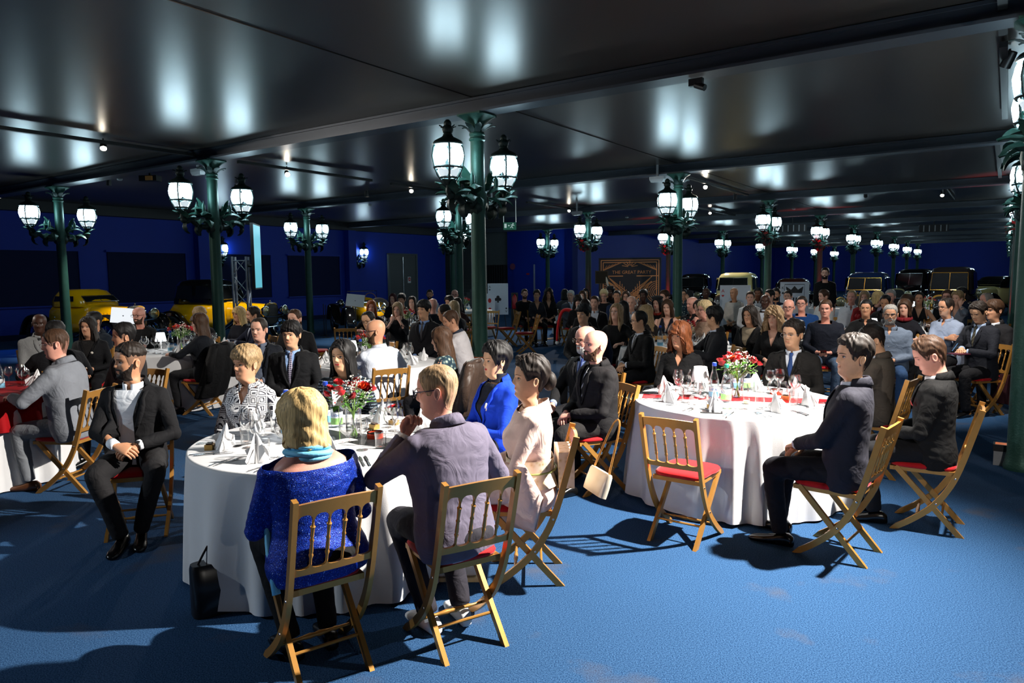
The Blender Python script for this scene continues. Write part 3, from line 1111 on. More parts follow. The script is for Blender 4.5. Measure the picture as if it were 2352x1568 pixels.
def dress(key, where, seed, seats=8, rot=0.0, cutlery=False, glasses=(0, 1, 2), bottles=3, lamp=True, lit=True, caps=('blue', 'green', 'blue'), flower=(0.0, 0.0), text=False):
    """lay a table: places all round, bottles, flowers and a lamp in the middle"""
    rng = np.random.RandomState(seed)
    c = TABLES[key]
    g = 'on the ' + where
    for s in range(seats):
        a = rot + s * 2 * math.pi / seats
        d, t = np.array([math.cos(a), math.sin(a)]), np.array([-math.sin(a), math.cos(a)])
        pl = 'at the %s place of the %s' % (COMPASS[int(round(math.degrees(a) / 45)) % 8], where)
        q = c + d * (.57 + .02 * rng.randn()) + t * .02 * rng.randn()
        put('napkin', NAPS[rng.randint(4)], *q, rng.rand() * 6, 'white folded napkin ' + pl, 'napkin', 'napkins ' + g)
        for n_, k in enumerate(glasses):
            q = c + d * (.45 - .045 * n_ + .01 * rng.randn()) + t * (.07 + .105 * n_ + .006 * rng.randn())
            put('water_glass' if k == 2 else 'wine_glass', GL[k], *q, 0, ('short water glass ' if k == 2 else 'large wine glass ' if k == 0 else 'smaller wine glass ') + pl, 'glass', ('water glasses ' if k == 2 else 'wine glasses ') + g)
        if cutlery:
            for me, off, nm in ((FORK, -.13, 'inner fork '), (FORK, -.165, 'outer fork '), (KNIFE, .13, 'inner knife '), (KNIFE, .16, 'outer knife ')):
                q = c + d * (.645 + .008 * rng.randn()) + t * off
                put(nm.split()[1], me, *q, a + math.pi / 2 + .06 * rng.randn(), 'steel ' + nm + pl, nm.split()[1], 'cutlery ' + g)
    for n_ in range(bottles):
        a = rot + .9 + n_ * 2 * math.pi / max(1, bottles)
        q = c + .255 * np.array([math.cos(a), math.sin(a)])
        bottle(*q, caps[n_ % len(caps)], 'water bottle with %s cap, %s side of the %s' % (caps[n_ % len(caps)], COMPASS[int(round(math.degrees(a) / 45)) % 8], where), text=text)
    bouquet(c[0] + flower[0], c[1] + flower[1], 'red rose bouquet in a glass vase ' + g, seed, rng.rand() * 6)
    if lamp:
        table_lamp(c[0] + .27 * math.cos(rot + 2.6), c[1] + .27 * math.sin(rot + 2.6), 'white cordless table lamp ' + g, lit)
    a = rot + 4.6
    votive(c[0] + .22 * math.cos(a), c[1] + .22 * math.sin(a), 'glass votive candle ' + g, lit)
# ---------------------------------------------------------------- the laid tables
W1, W2 = 'front table', 'right table with the empty chair'
table('T1', 748, 1008, 'white tablecloth of the front table with the blonde guest', 1)
table('T2', 1688, 916, 'white tablecloth of the right table with the empty chair', 2)
table('T0', -75, 905, 'white tablecloth of the red-topped table cut off by the left edge', 3)
table('T3', 416, 804, 'white tablecloth of the dark table before the yellow cars', 3)
table('T4', 857, 832, 'white tablecloth of the table behind the front table', 4)
table('T5', 934, 752, 'white tablecloth of the table before the yellow roadster', 5)
table('T6', 1560, 797, 'white tablecloth of the middle table behind the auburn-haired guest', 1)
table('T7', 2046, 767, 'white tablecloth of the table behind the blue-tie guest', 2)
table('T8', 1068, 712, 'white tablecloth of the table half hidden by the middle column', 3)
table('T9', 1333, 708, 'white tablecloth of the bluish table by the block wall', 4)
table('T10', 1434, 703, 'white tablecloth of the table before the party backdrop', 5)
table('T11', 1680, 706, 'white tablecloth of the table before the ace of hearts card', 1)
table('T12', 1905, 706, 'white tablecloth of the table before the king card', 4)
table('T13', 2130, 716, 'white tablecloth of the far right bright table', 2)
dress('T1', W1, 1, 8, .35, True, (0, 1, 2), 0, True, True, ('blue', 'green'), (.17, .03))
dress('T2', W2, 2, 8, .20, True, (0, 1, 2), 0, True, False, ('blue', 'green'), (0.03, 0.04), True)
dress('T0', 'red-topped table at the left edge', 3, 7, .1, False, (0, 1), 1, True, True, ('blue',), (0.03, -0.06))
dress('T3', 'dark table before the yellow cars', 4, 7, .6, False, (0, 1), 2, True, True, ('red', 'blue'), (-0.01, 0.03))
dress('T4', 'table behind the front table', 5, 8, .3, False, (0, 1), 2, True, True, ('blue', 'blue'), (-0.03, 0.01))
dress('T5', 'table before the yellow roadster', 6, 7, .2, False, (0, 1), 3, True, True, ('blue', 'green', 'blue'))
dress('T6', 'table behind the auburn woman', 7, 8, .0, False, (0, 1), 3, False, True, ('blue', 'blue', 'blue'), (0.07, 0.01))
dress('T7', 'table behind the blue-tie guest', 8, 8, .4, False, (0, 1), 2, True, True, ('blue', 'green'), (0.06, 0.00))
dress('T8', 'table behind the middle column', 9, 6, .4, False, (0,), 1, False, True, ('blue',))
dress('T9', 'bluish table by the block wall', 10, 6, .2, False, (0,), 1, False, True)
dress('T10', 'table before the party backdrop', 11, 6, .2, False, (0,), 1, False, True)
dress('T11', 'table before the ace of hearts', 12, 6, .2, False, (0,), 2, False, True)
dress('T12', 'table before the king card', 13, 6, .2, False, (0,), 1, False, True)
dress('T13', 'far right bright table', 14, 6, .2, False, (0,), 3, True, True)
o = link('table_topper', cloth_mesh(7, REDLINEN, 'table_topper', .50), None, (TABLES['T0'][0], TABLES['T0'][1], .004))
o.scale = (1.008, 1.008, 1)
tag(o, 'red topper cloth over the table at the left edge', 'tablecloth')
for u, v, cap, lb in ((657, 897, 'blue', 'blue-capped water bottle left of the roses on the front table'), (699, 902, 'green', 'green-capped water bottle left of the roses on the front table'), (747, 878, 'blue', 'blue-capped water bottle behind the roses on the front table'), (771, 882, 'green', 'green-capped water bottle behind the roses on the front table'),
                      (1641, 834, 'blue', 'blue-capped water bottle labelled Lisbeth on the right table'), (1669, 838, 'green', 'green-capped water bottle beside the Lisbeth bottle on the right table'), (1690, 818, 'blue', 'blue-capped water bottle behind the flowers of the right table'), (1714, 818, 'green', 'green-capped water bottle behind the flowers of the right table')):
    q = at(u, v, TZ + .29)
    bottle(q[0], q[1], cap, lb)
# ---------------------------------------------------------------- people
SEAT = 0.455
# head profile, z from chin (0) to crown; half width, front y, back y
_HZ = np.array([-.115, -.085, -.055, -.03, -.012, .0, .018, .035, .052, .07, .09, .112, .132, .152, .172, .19, .206, .218, .226, .230])
_HW = np.array([.060, .057, .055, .0545, .0525, .049, .052, .0575, .063, .0675, .071, .0735, .0755, .0760, .0735, .068, .058, .045, .029, .0])
_HF = np.array([.028, .026, .027, .034, .060, .072, .080, .0815, .0825, .083, .083, .083, .088, .0885, .084, .075, .060, .042, .022, -.008])
_HB = np.array([-.078, -.069, -.062, -.060, -.060, -.061, -.063, -.067, -.074, -.083, -.092, -.0985, -.103, -.104, -.101, -.094, -.082, -.066, -.046, -.010])


def _gs(x, s): return np.exp(-(x / s) ** 2)


def head_grid(nu, nv, fem=False, jaw=1.0, nose=1.0, wid=1.0):
    """structured head+neck: (nv, nu, 3); chin at z 0, face towards +y, dense in front"""
    t = np.linspace(-1, 1, nu, endpoint=False)
    phi = math.pi * (np.sign(t) * (.45 * np.abs(t) + .55 * np.abs(t) ** 2.2))          # dense in front
    a = np.linspace(0, 1, nv)
    zz = -.115 + .345 * (a * .55 + .45 * (1 - (1 - a) ** 2.2))
    zz = np.interp(np.linspace(0, 1, nv), np.linspace(0, 1, nv), zz)
    w = np.interp(zz, _HZ, _HW) * wid
    w = w * (1 + (jaw - 1) * _gs(zz - .02, .04))
    f = np.interp(zz, _HZ, _HF)
    b = np.interp(zz, _HZ, _HB)
    for arr in (w, f, b):                                       # soften the kinks
        k = arr.copy()
        for _ in range(2):
            k[1:-1] = .25 * k[:-2] + .5 * k[1:-1] + .25 * k[2:]
        arr[1:-1] = k[1:-1]
    W, Fr, Bk, Z = w[:, None], f[:, None], b[:, None], np.repeat(zz[:, None], nu, 1)
    yc = (Fr + Bk) / 2
    dy = (Fr - Bk) / 2
    s, c = np.sin(phi)[None], np.cos(phi)[None]
    ex = .88
    X = W * np.sign(s) * np.abs(s) ** ex
    Y = yc + dy * np.sign(c) * np.abs(c) ** (ex * .95)
    face = np.clip(c, 0, 1) ** .5
    ax = np.abs(X)
    D = np.zeros_like(X)
    wn = .0065 + .008 * np.clip((.122 - Z) / .04, 0, 1)
    pro = np.interp(Z, [.066, .072, .080, .088, .105, .122, .135], [0, .008, .019 * nose, .0205 * nose, .0125, .0045, 0])
    D += pro * np.exp(-(X / wn) ** 2) + .005 * _gs(ax - .012, .006) * _gs(Z - .077, .006)
    D += -.0105 * _gs(ax - .031, .0155) * _gs(Z - .114, .0105)         # eye sockets
    D += (.003 if fem else .005) * _gs(ax - .03, .024) * _gs(Z - .131, .008)
    D += .0045 * _gs(ax - .046, .018) * _gs(Z - .088, .016)            # cheek bones
    D += .0055 * _gs(ax, .019) * (_gs(Z - .0545, .0042) + 1.15 * _gs(Z - .0435, .005)) - .0035 * _gs(ax, .022) * _gs(Z - .0495, .0022)
    D += -.004 * _gs(ax - .003, .006) * _gs(Z - .0635, .005)           # philtrum
    D += .0065 * _gs(ax, .02) * _gs(Z - .012, .013) - .004 * _gs(ax, .03) * _gs(Z - .031, .007)
    D += -.003 * _gs(ax - .033, .012) * _gs(Z - .058, .016)
    Y = Y + D * face
    return np.stack([X, Y, Z], -1), phi, zz


def surf_y(Gd, x, z):
    """front surface of a head grid at x, z"""
    zz = Gd[:, 0, 2]
    i = int(np.clip(np.searchsorted(zz, z), 1, len(zz) - 1))
    t = (z - zz[i - 1]) / (zz[i] - zz[i - 1] + 1e-9)
    out = []
    for k in (i - 1, i):
        r = Gd[k]
        m = r[:, 1] > -.01
        o = np.argsort(r[m, 0])
        out.append(np.interp(x, r[m, 0][o], r[m, 1][o]))
    return out[0] * (1 - t) + out[1] * t


# hair styles: hairline / end height by azimuth (0 front .. 180 back), thickness top, side, spread below the jaw
HAIR = {
    'short':   dict(end=[(0, .190), (28, .188), (48, .172), (58, .145), (66, .105), (78, .098), (88, .128), (102, .125), (112, .075), (135, .035), (180, .025)], top=.020, side=.008, rough=.004),
    'crop':    dict(end=[(0, .186), (30, .186), (46, .165), (56, .140), (66, .100), (78, .096), (88, .128), (102, .125), (112, .075), (135, .035), (180, .025)], top=.009, side=.004, rough=.0015),
    'under':   dict(end=[(0, .200), (36, .198), (50, .165), (58, .140), (66, .090), (78, .082), (88, .128), (102, .125), (112, .062), (135, .022), (180, .012)], top=.004, side=.0042, rough=.0004),
    'fade':    dict(end=[(0, .184), (30, .186), (46, .170), (56, .160), (66, .150), (88, .150), (112, .145), (140, .140), (180, .140)], top=.017, side=.007, rough=.003),
    'recede':  dict(end=[(0, .204), (25, .208), (42, .196), (55, .150), (66, .105), (78, .098), (88, .128), (102, .125), (112, .075), (135, .035), (180, .025)], top=.010, side=.006, rough=.002),
    'balding': dict(end=[(0, .222), (30, .220), (50, .205), (60, .150), (66, .105), (78, .098), (88, .128), (102, .125), (112, .075), (135, .035), (180, .025)], top=.003, side=.008, rough=.002),
    'quiff':   dict(end=[(0, .186), (28, .184), (46, .168), (56, .145), (66, .105), (78, .098), (88, .128), (102, .125), (112, .075), (135, .035), (180, .025)], top=.032, side=.010, rough=.004),
    'fringe':  dict(end=[(0, .152), (30, .148), (44, .140), (56, .118), (68, .095), (80, .082), (92, .085), (105, .090), (118, .055), (135, .03), (180, .015)], top=.024, side=.016, rough=.005),
    'pixie':   dict(end=[(0, .158), (24, .150), (42, .138), (54, .118), (66, .085), (80, .080), (90, .108), (104, .098), (116, .05), (135, .03), (180, .015)], top=.034, side=.020, rough=.005),
    'fluffy':  dict(end=[(0, .182), (26, .180), (44, .158), (56, .125), (68, .085), (82, .078), (92, .100), (106, .085), (118, .045), (135, .02), (180, .005)], top=.040, side=.028, rough=.006),
    'bun':     dict(end=[(0, .186), (28, .184), (46, .165), (58, .135), (68, .105), (80, .112), (92, .125), (106, .115), (118, .06), (135, .04), (180, .035)], top=.034, side=.020, rough=.006),
    'bob':     dict(end=[(0, .150), (26, .148), (46, .140), (57, .060), (66, .004), (75, -.012), (100, -.018), (140, -.028), (180, -.032)], top=.022, side=.026, rough=.005, hang=.012),
    'bobpart': dict(end=[(0, .186), (22, .178), (40, .150), (54, .060), (66, -.008), (75, -.025), (100, -.035), (140, -.045), (180, -.045)], top=.022, side=.024, rough=.006, hang=.014),
    'shag':    dict(end=[(0, .135), (22, .140), (38, .115), (52, .040), (64, -.035), (75, -.060), (100, -.065), (140, -.075), (180, -.075)], top=.028, side=.030, rough=.010, hang=.024),
    'long':    dict(end=[(0, .188), (22, .180), (40, .150), (54, .040), (66, -.12), (75, -.20), (100, -.22), (140, -.24), (180, -.25)], top=.018, side=.020, rough=.006, hang=.018),
    'longfr':  dict(end=[(0, .150), (22, .150), (40, .135), (54, .040), (66, -.12), (75, -.20), (100, -.22), (140, -.24), (180, -.25)], top=.020, side=.020, rough=.006, hang=.018),
    'sleek':   dict(end=[(0, .196), (25, .194), (44, .178), (58, .140), (70, .110), (82, .125), (95, .125), (108, .08), (118, -.02), (135, -.15), (180, -.20)], top=.010, side=.009, rough=.002, hang=.004),
    'curly':   dict(end=[(0, .172), (22, .160), (40, .130), (52, .050), (64, -.07), (75, -.12), (100, -.13), (140, -.14), (180, -.14)], top=.040, side=.045, rough=.020, hang=.045),
}


def hair_mb(style, nu, nv, seed=0, wid=1.0):
    H = HAIR[style]
    rng = np.random.RandomState(seed)
    phi = np.linspace(-math.pi, math.pi, nu, endpoint=False)
    deg = np.abs(np.degrees(phi))
    e = np.array(H['end'])
    end = np.interp(deg, e[:, 0], e[:, 1])
    long_ = H.get('hang', 0) > 0
    jit = rng.rand(nu)
    for _ in range(1): jit = .5 * jit + .25 * np.roll(jit, 1) + .25 * np.roll(jit, -1)
    end = end + (jit - .5) * H['rough'] * (2.2 if long_ else 1.2) * (1 + 1.5 * (end < 0))
    # strands: radial streaks that vary round the head
    st = sum(rng.rand() * np.sin(k * phi + rng.rand() * 6.3) for k in (5, 9, 14, 23, 31)) / 2.2
    st2 = rng.rand(nu) - .5
    outer, inner = [], []
    for a in np.linspace(0, 1, nv):
        ze = np.maximum(end, .115) if long_ else end
        z = ze + (.2315 - ze) * math.cos(min(1.0, a / (.45 if long_ else 1.0)) * math.pi / 2)
        if long_:
            q = max(0.0, (a - .45) / .55)
            z = np.where(end < .115, z + (end - .115) * q, ze + (.2315 - ze) * math.cos(a * math.pi / 2))
        zc = np.clip(z, .085 if long_ else -.02, .2315)
        w = np.interp(zc, _HZ, _HW) * wid
        f = np.interp(zc, _HZ, _HF)
        b = np.interp(zc, _HZ, _HB)
        s, c = np.sin(phi), np.cos(phi)
        x = w * np.sign(s) * np.abs(s) ** .88
        y = (f + b) / 2 + (f - b) / 2 * np.sign(c) * np.abs(c) ** .84
        nx, ny = s, c
        up = np.clip((z - .12) / .11, 0, 1)
        th = H['side'] + (H['top'] - H['side']) * up ** .8
        if not long_:
            th = th * np.clip((1 - a) / (.16 + 8 * H['side']), .06, 1) ** .7
        else:
            th = th + H['hang'] * np.clip((.10 - z) / .15, 0, 1)
        wob = H['rough'] * (st * (.25 + .9 * a) + st2 * (.3 + .8 * a) + .5 * np.sin(a * 23 + phi * 7 + seed))
        r = th + wob
        upn = np.clip((z - .17) / .06, 0, 1)
        outer.append(np.stack([x + nx * r * (1 - .35 * upn), y + ny * r * (1 - .35 * upn), z + r * upn * .9], -1))
        inner.append(np.stack([x + nx * .0008, y + ny * .0008, z], -1))
    if long_ and 'sleek' != style:
        for R in outer:                                          # long hair falls over the shoulders, not through the face
            m = (R[:, 2] < .10) & (np.abs(phi) < 1.15)
            R[m, 1] -= np.clip((.10 - R[m, 2]) * .35, 0, .05)
    mb = MB()
    R = outer + [0.5 * (outer[-1] + inner[-1]) - np.array([0, 0, .002])] + [inner[-1]]
    if long_:
        for a in (.9, .75, .6):
            R.append(inner[int(a * (nv - 1))])
    mb.rings(R[::-1], caps=False)
    top = R[0].mean(0)
    n0 = len(R) - 1
    mb.add([top + [0, 0, .003]], [])
    k = mb.n - 1
    base = n0 * nu
    mb.f += [(base + b, base + (b + 1) % nu, k) for b in range(nu)]
    mb.m += [0] * nu
    if style == 'bun':
        mb.ellipsoid((0, -.125, .10), (.058, .045, .06), 14, 10)
    return mb


def ear_mb(side, wid=1.0):
    mb = MB()
    R = []
    for k, (o, q) in enumerate([(0, .55), (.006, .8), (.012, 1.0), (.016, .92), (.014, .6), (.010, .3)]):
        ring = []
        for t in np.linspace(0, 2 * math.pi, 12, endpoint=False):
            zz = .031 * math.sin(t) * q * (1.0 if math.sin(t) > 0 else .95)
            yy = (.016 + .004 * math.sin(t)) * math.cos(t) * q
            ring.append((side * (.0715 * wid + o * .9 + .002), -.012 + yy - o * .35 + zz * -.12, .098 + zz))
        R.append(ring)
    return mb.rings(R if side < 0 else [r[::-1] for r in R], True)


def hand_mb(curl=.5, side=1, thumb=.4, nseg=6, spread=.05, glen=1.0):
    """right hand (side=1: thumb at -x when palm faces -z, fingers +y); wrist at the origin"""
    mb = MB()
    # palm
    R = []
    for y, w, h in [(-.02, .024, .019), (.0, .026, .0195), (.03, .034, .0175), (.06, .040, .0155), (.085, .040, .0125), (.096, .036, .008)]:
        R.append([(w * math.cos(t), y, h * math.sin(t)) for t in np.linspace(0, 2 * math.pi, 12, endpoint=False)])
    mb.rings(R, True)
    for x, L, r in [(-.030, .070, .0088), (-.010, .079, .0092), (.0105, .073, .0088), (.029, .057, .0078)]:
        p = np.array([x, .086, -.001])
        ang = 0
        P = [p.copy()]
        for sl, c in ((.46, 1.0), (.30, 1.15), (.24, .8)):
            ang += curl * c * 1.0
            d = np.array([x * spread * 12 * (1 - min(1, curl)), math.cos(ang), -math.sin(ang)])
            d /= np.linalg.norm(d)
            p = p + d * L * sl * glen
            P.append(p.copy())
        P = np.array(P)
        P = np.vstack([P[0] - [0, .02, 0], P])
        mb.tube(P, [r * .95, r * 1.08, r, r * .95, r * .78], nseg, rnd=True, up=(0, 0, 1))
    a = thumb
    T = np.array([(-.024, .018, -.006), (-.042, .042, -.012), (-.042 - .016 * (1 - a), .070, -.016 - .012 * a), (-.036 - .022 * (1 - a), .094, -.020 - .016 * a)])
    mb.tube(T, [.0135, .0125, .0105, .0085], nseg + 1, rnd=True, up=(0, 0, 1))
    if side < 0:
        mb.v = [v * np.array([-1, 1, 1]) for v in mb.v]
        mb.f = [tuple(q)[::-1] for q in mb.f]
    return mb


def frame(y, z):
    """rotation whose local +y runs along y and +z near z"""
    y = np.array(y, float)
    y /= np.linalg.norm(y)
    z = np.array(z, float)
    x = np.cross(y, z)
    x /= np.linalg.norm(x) + 1e-9
    z = np.cross(x, y)
    M = np.eye(4)
    M[:3, 0], M[:3, 1], M[:3, 2] = x, y, z
    return M


def ik(S, W, l1, l2, pole):
    d = W - S
    L = np.linalg.norm(d)
    mx = (l1 + l2) * .995
    if L > mx:
        W = S + d / L * mx
        d = W - S
        L = mx
    a = (l1 * l1 - l2 * l2 + L * L) / (2 * L)
    h = math.sqrt(max(l1 * l1 - a * a, 1e-6))
    n = d / L
    p = np.array(pole, float) - n * (np.array(pole) @ n)
    p /= np.linalg.norm(p) + 1e-9
    return S + n * a + p * h, W


# torso sections above the seat: z, half width, front, back
def torso_rings(fem, w=1.0, d=1.0, belly=0.0, grow=0.0, nseg=28, top=.60, low=0.0, slim=0.0):
    if fem:
        T = np.array([(-.03, .165, .10, .11), (.05, .182, .115, .125), (.12, .172, .115, .115), (.20, .145, .105, .095), (.28, .143, .105, .095), (.36, .152, .125, .100), (.41, .160, .125, .105),
                      (.46, .166, .10, .105), (.51, .164, .085, .100), (.545, .145, .072, .088), (.575, .098, .056, .075), (.60, .062, .048, .066), (.64, .052, .048, .058)])
    else:
        T = np.array([(-.03, .160, .10, .11), (.05, .175, .125, .120), (.12, .172, .130, .112), (.20, .165, .125, .102), (.28, .168, .122, .105), (.36, .178, .125, .112), (.43, .188, .122, .118),
                      (.48, .192, .110, .116), (.52, .188, .095, .108), (.555, .160, .078, .096), (.585, .105, .062, .084), (.61, .068, .054, .074), (.65, .058, .054, .066)])
    zz = np.unique(np.concatenate([T[:, 0], np.linspace(-.03, T[-1, 0], 30)]))
    zz = zz[(zz <= top) & (zz >= low - .031)]
    t = np.linspace(0, 2 * math.pi, nseg, endpoint=False)
    R = []
    for z in zz:
        hw = np.interp(z, T[:, 0], T[:, 1]) * w + grow
        f = np.interp(z, T[:, 0], T[:, 2]) * d + grow + belly * math.exp(-((z - .17) / .13) ** 2)
        b = np.interp(z, T[:, 0], T[:, 3]) * d + grow
        hw += belly * .5 * math.exp(-((z - .15) / .13) ** 2)
        s, c = np.sin(t), np.cos(t)
        x = hw * np.sign(s) * np.abs(s) ** .82
        y = np.where(c > 0, f, b) * np.sign(c) * np.abs(c) ** .85
        yy = y - .012 * np.clip((z - .5) / .1, 0, 1)
        if fem:
            yy = yy + np.where(c > 0, .022 * np.exp(-((np.abs(x) - .075) / .045) ** 2) * math.exp(-((z - .375) / .05) ** 2), 0)
        R.append(np.stack([x, yy, np.full_like(x, z)], -1))
    return R


_pending = []     # garments waiting for the one remesh pass
_post = []


def remesh_later(mb, voxel, smooth, done):
    me = mb.mesh('raw', [], False)
    o = bpy.data.objects.new('raw', me)
    r = o.modifiers.new('r', 'REMESH')
    r.mode = 'VOXEL'
    r.voxel_size = voxel
    r.adaptivity = 0
    s = o.modifiers.new('s', 'SMOOTH')
    s.factor = .5
    s.iterations = smooth
    _pending.append((o, done))


def run_remesh():
    for o, _ in _pending:
        COL.objects.link(o)
    dg = bpy.context.evaluated_depsgraph_get()
    dg.update()
    fresh = []
    for o, done in _pending:
        fresh.append((bpy.data.meshes.new_from_object(o.evaluated_get(dg)), done))
    for me, done in fresh:
        n = len(me.vertices)
        V = np.empty(n * 3)
        me.vertices.foreach_get('co', V)
        done(me, V.reshape(-1, 3))
    raws = [o for o, _ in _pending]
    for o in raws:
        m = o.data
        bpy.data.objects.remove(o)
        bpy.data.meshes.remove(m)
    _pending.clear()


def _noise3(V, s, seed):
    rng = np.random.RandomState(seed)
    out = np.zeros(len(V))
    for k in range(5):
        d = rng.randn(3) * s
        out += np.sin(V @ d + rng.rand() * 6.3)
    return out / 5


def wrinkle(me, V, amp, seed):
    if amp <= 0: return V
    n = len(V)
    N = np.empty(n * 3)
    me.vertices.foreach_get('normal', N)
    N = N.reshape(-1, 3)
    W = V * np.array([1, 1, 1.0])
    d = _noise3(W, 16, seed) * .6 + _noise3(W * [1, 1, 2.2], 32, seed + 1) * .5
    return V + N * (amp * d)[:, None]


def cut_mesh(me, planes_del):
    """remove the parts of a mesh where every plane of a set is positive; edges stay crisp"""
    bm = bmesh.new()
    bm.from_mesh(me)
    for planes in planes_del:
        for co, no in planes:
            g = bm.verts[:] + bm.edges[:] + bm.faces[:]
            bmesh.ops.bisect_plane(bm, geom=g, plane_co=co, plane_no=no, dist=1e-5)
        kill = []
        for f in bm.faces:
            c = f.calc_center_median()
            if all((c - Vector(co)).dot(Vector(no)) > 0 for co, no in planes):
                kill.append(f)
        bmesh.ops.delete(bm, geom=kill, context='FACES')
    bm.to_mesh(me)
    bm.free()
    return me


def finish(me, name, mats, parent, thick=0.0):
    me.name = name
    me.materials.clear()
    for m in (mats if isinstance(mats, (list, tuple)) else [mats]):
        me.materials.append(m)
    me.polygons.foreach_set('use_smooth', [True] * len(me.polygons))
    me.update()
    o = link(name, me, parent)
    if thick:
        s = o.modifiers.new('thickness', 'SOLIDIFY')
        s.thickness = thick
        s.offset = -1
    return o


SKIN = {
    'fair': lin(226, 172, 148), 'pink': lin(222, 158, 138), 'tan': lin(205, 150, 118), 'asian': lin(218, 168, 132), 'olive': lin(196, 142, 108),
    'brown': lin(120, 76, 52), 'dark': lin(72, 44, 32),
}
HAIRC = {'black': (.008, .007, .007), 'dark': (.018, .012, .009), 'brown': (.055, .026, .013), 'auburn': (.16, .048, .016), 'red': (.30, .07, .015),
         'blond': (.66, .44, .19), 'ash': (.30, .20, .10), 'fair': (.62, .46, .24), 'grey': (.28, .26, .24), 'white': (.62, .60, .57), 'sandy': (.34, .22, .12), 'wine': (.06, .010, .012)}


def skin_mat(k): return mat('skin_' + k, SKIN[k], .48, var=.10, vscale=45, bump=.06, bscale=300, spec=.4)


def hair_mat(k):
    n = 'hair_' + k
    if n in _mats: return _mats[n]
    c = HAIRC[k]
    m = mat(n, c, .58, var=0, spec=.28)
    nt = m.node_tree
    b = nt.nodes['Principled BSDF']
    tc = nt.nodes.new('ShaderNodeTexCoord')
    mp = nt.nodes.new('ShaderNodeMapping')
    mp.inputs['Scale'].default_value = (170, 170, 6)
    nz = nt.nodes.new('ShaderNodeTexNoise')
    nz.inputs['Scale'].default_value = 1.0
    nz.inputs['Detail'].default_value = 4
    nt.links.new(tc.outputs['Object'], mp.inputs[0])
    nt.links.new(mp.outputs[0], nz.inputs['Vector'])
    rp = nt.nodes.new('ShaderNodeValToRGB')
    rp.color_ramp.elements[0].position = .3
    rp.color_ramp.elements[1].position = .72
    rp.color_ramp.elements[0].color = (*[x * .45 for x in c], 1)
    rp.color_ramp.elements[1].color = (*[min(1, x * 1.55) for x in c], 1)
    nt.links.new(nz.outputs['Fac'], rp.inputs[0])
    nt.links.new(rp.outputs[0], b.inputs['Base Color'])
    bp = nt.nodes.new('ShaderNodeBump')
    bp.inputs['Strength'].default_value = .35
    bp.inputs['Distance'].default_value = .004
    nt.links.new(nz.outputs['Fac'], bp.inputs['Height'])
    nt.links.new(bp.outputs[0], b.inputs['Normal'])
    return m


def cloth_mat(rgb, rough=.85, name=None):
    """woven cloth with soft creases"""
    n = name or 'cloth_%d_%d_%d' % rgb
    if n in _mats: return _mats[n]
    m = mat(n, lin(*rgb), rough, var=.12, vscale=14, bump=.12, bscale=420, spec=.25)
    nt = m.node_tree
    b = nt.nodes['Principled BSDF']
    fine = [l for l in nt.links if l.to_socket == b.inputs['Normal']][0].from_node
    tc = nt.nodes.new('ShaderNodeTexCoord')
    nz = nt.nodes.new('ShaderNodeTexNoise')
    nz.inputs['Scale'].default_value = 8
    nz.inputs['Detail'].default_value = 2.5
    nz.inputs['Distortion'].default_value = 1.8
    nt.links.new(tc.outputs['Object'], nz.inputs['Vector'])
    bp = nt.nodes.new('ShaderNodeBump')
    bp.inputs['Strength'].default_value = .38
    bp.inputs['Distance'].default_value = .03
    nt.links.new(nz.outputs['Fac'], bp.inputs['Height'])
    nt.links.new(bp.outputs[0], fine.inputs['Normal'])
    return m


def eye_parts(Gd, gaze, parent, M, lod, iris=(.03, .018, .01), brow=None, fem=False, closed=False, skinm=None):
    """eyes, lids and brows that lie on the face; every eye is its own part"""
    wm = mat('eye_white', (.72, .68, .64), .25, var=0)
    im = mat('iris_%d' % int(iris[0] * 1000), iris, .15, var=0)
    lm = mat('lash', (.012, .008, .007), .7, var=0)
    for sd in (-1, 1):
        mb = MB()
        cx, cz = sd * .031, .113
        n = 14
        rw, rh = .0135, (.0016 if closed else .0058)
        y0 = surf_y(Gd, cx, cz)
        def pt(x, z, o): return (x, surf_y(Gd, x, z) * .4 + (y0 + .0025) * .6 - ((x - cx) / .0135) ** 2 * .0022 + o, z)
        ring = []
        for t in np.linspace(0, 2 * math.pi, n, endpoint=False):
            x = cx + rw * math.cos(t)
            z = cz + rh * math.sin(t) * (1 - .25 * abs(math.cos(t)) ** 3) + sd * (x - cx) * .10
            ring.append(pt(x, z, .0022))
        mb.add(ring + [pt(cx, cz, .0046)], [(i, (i + 1) % n, n) for i in range(n)] if sd > 0 else [(i, (i + 1) % n, n) for i in range(n)], 0)
        if not closed:
            gx = gaze * .0055
            ir = [pt(cx + gx + .0052 * math.cos(t), cz + .0002 + .0052 * math.sin(t), .0058) for t in np.linspace(0, 2 * math.pi, 12, endpoint=False)]
            mb.add(ir, [tuple(range(12))], 1)
        # lid line
        P = [pt(cx + q * rw * 1.1, cz + rh * 1.02 * (1 - q * q * .9) + sd * q * rw * .10, .0042) for q in np.linspace(-1, 1, 7)]
        mb.tube(P, [.0006, .0012, .0015, .0016, .0015, .0012, .0006] if not fem else [.0008, .0016, .002, .0021, .0021, .0018, .0012], 5, 2)
        # upper lid fold
        mb.xf(M)
        mb.build('eye', [wm, im, lm], parent, True, None)
        if brow is not None:
            bb = MB()
            P = []
            for q in np.linspace(0, 1, 7):
                x = cx + sd * (-.020 + .043 * q)
                z = .1315 + .0055 * math.sin(q * 2.4) - .002 * q
                P.append((x, surf_y(Gd, x, z) + .0012, z))
            bb.tube(P, np.array([.0026, .0034, .0036, .0034, .0028, .0020, .0010]) * (.75 if fem else 1.15), 6, flat=.6, up=(0, 0, 1))
            bb.xf(M)
            bb.build('eyebrow', brow, parent, True, None)


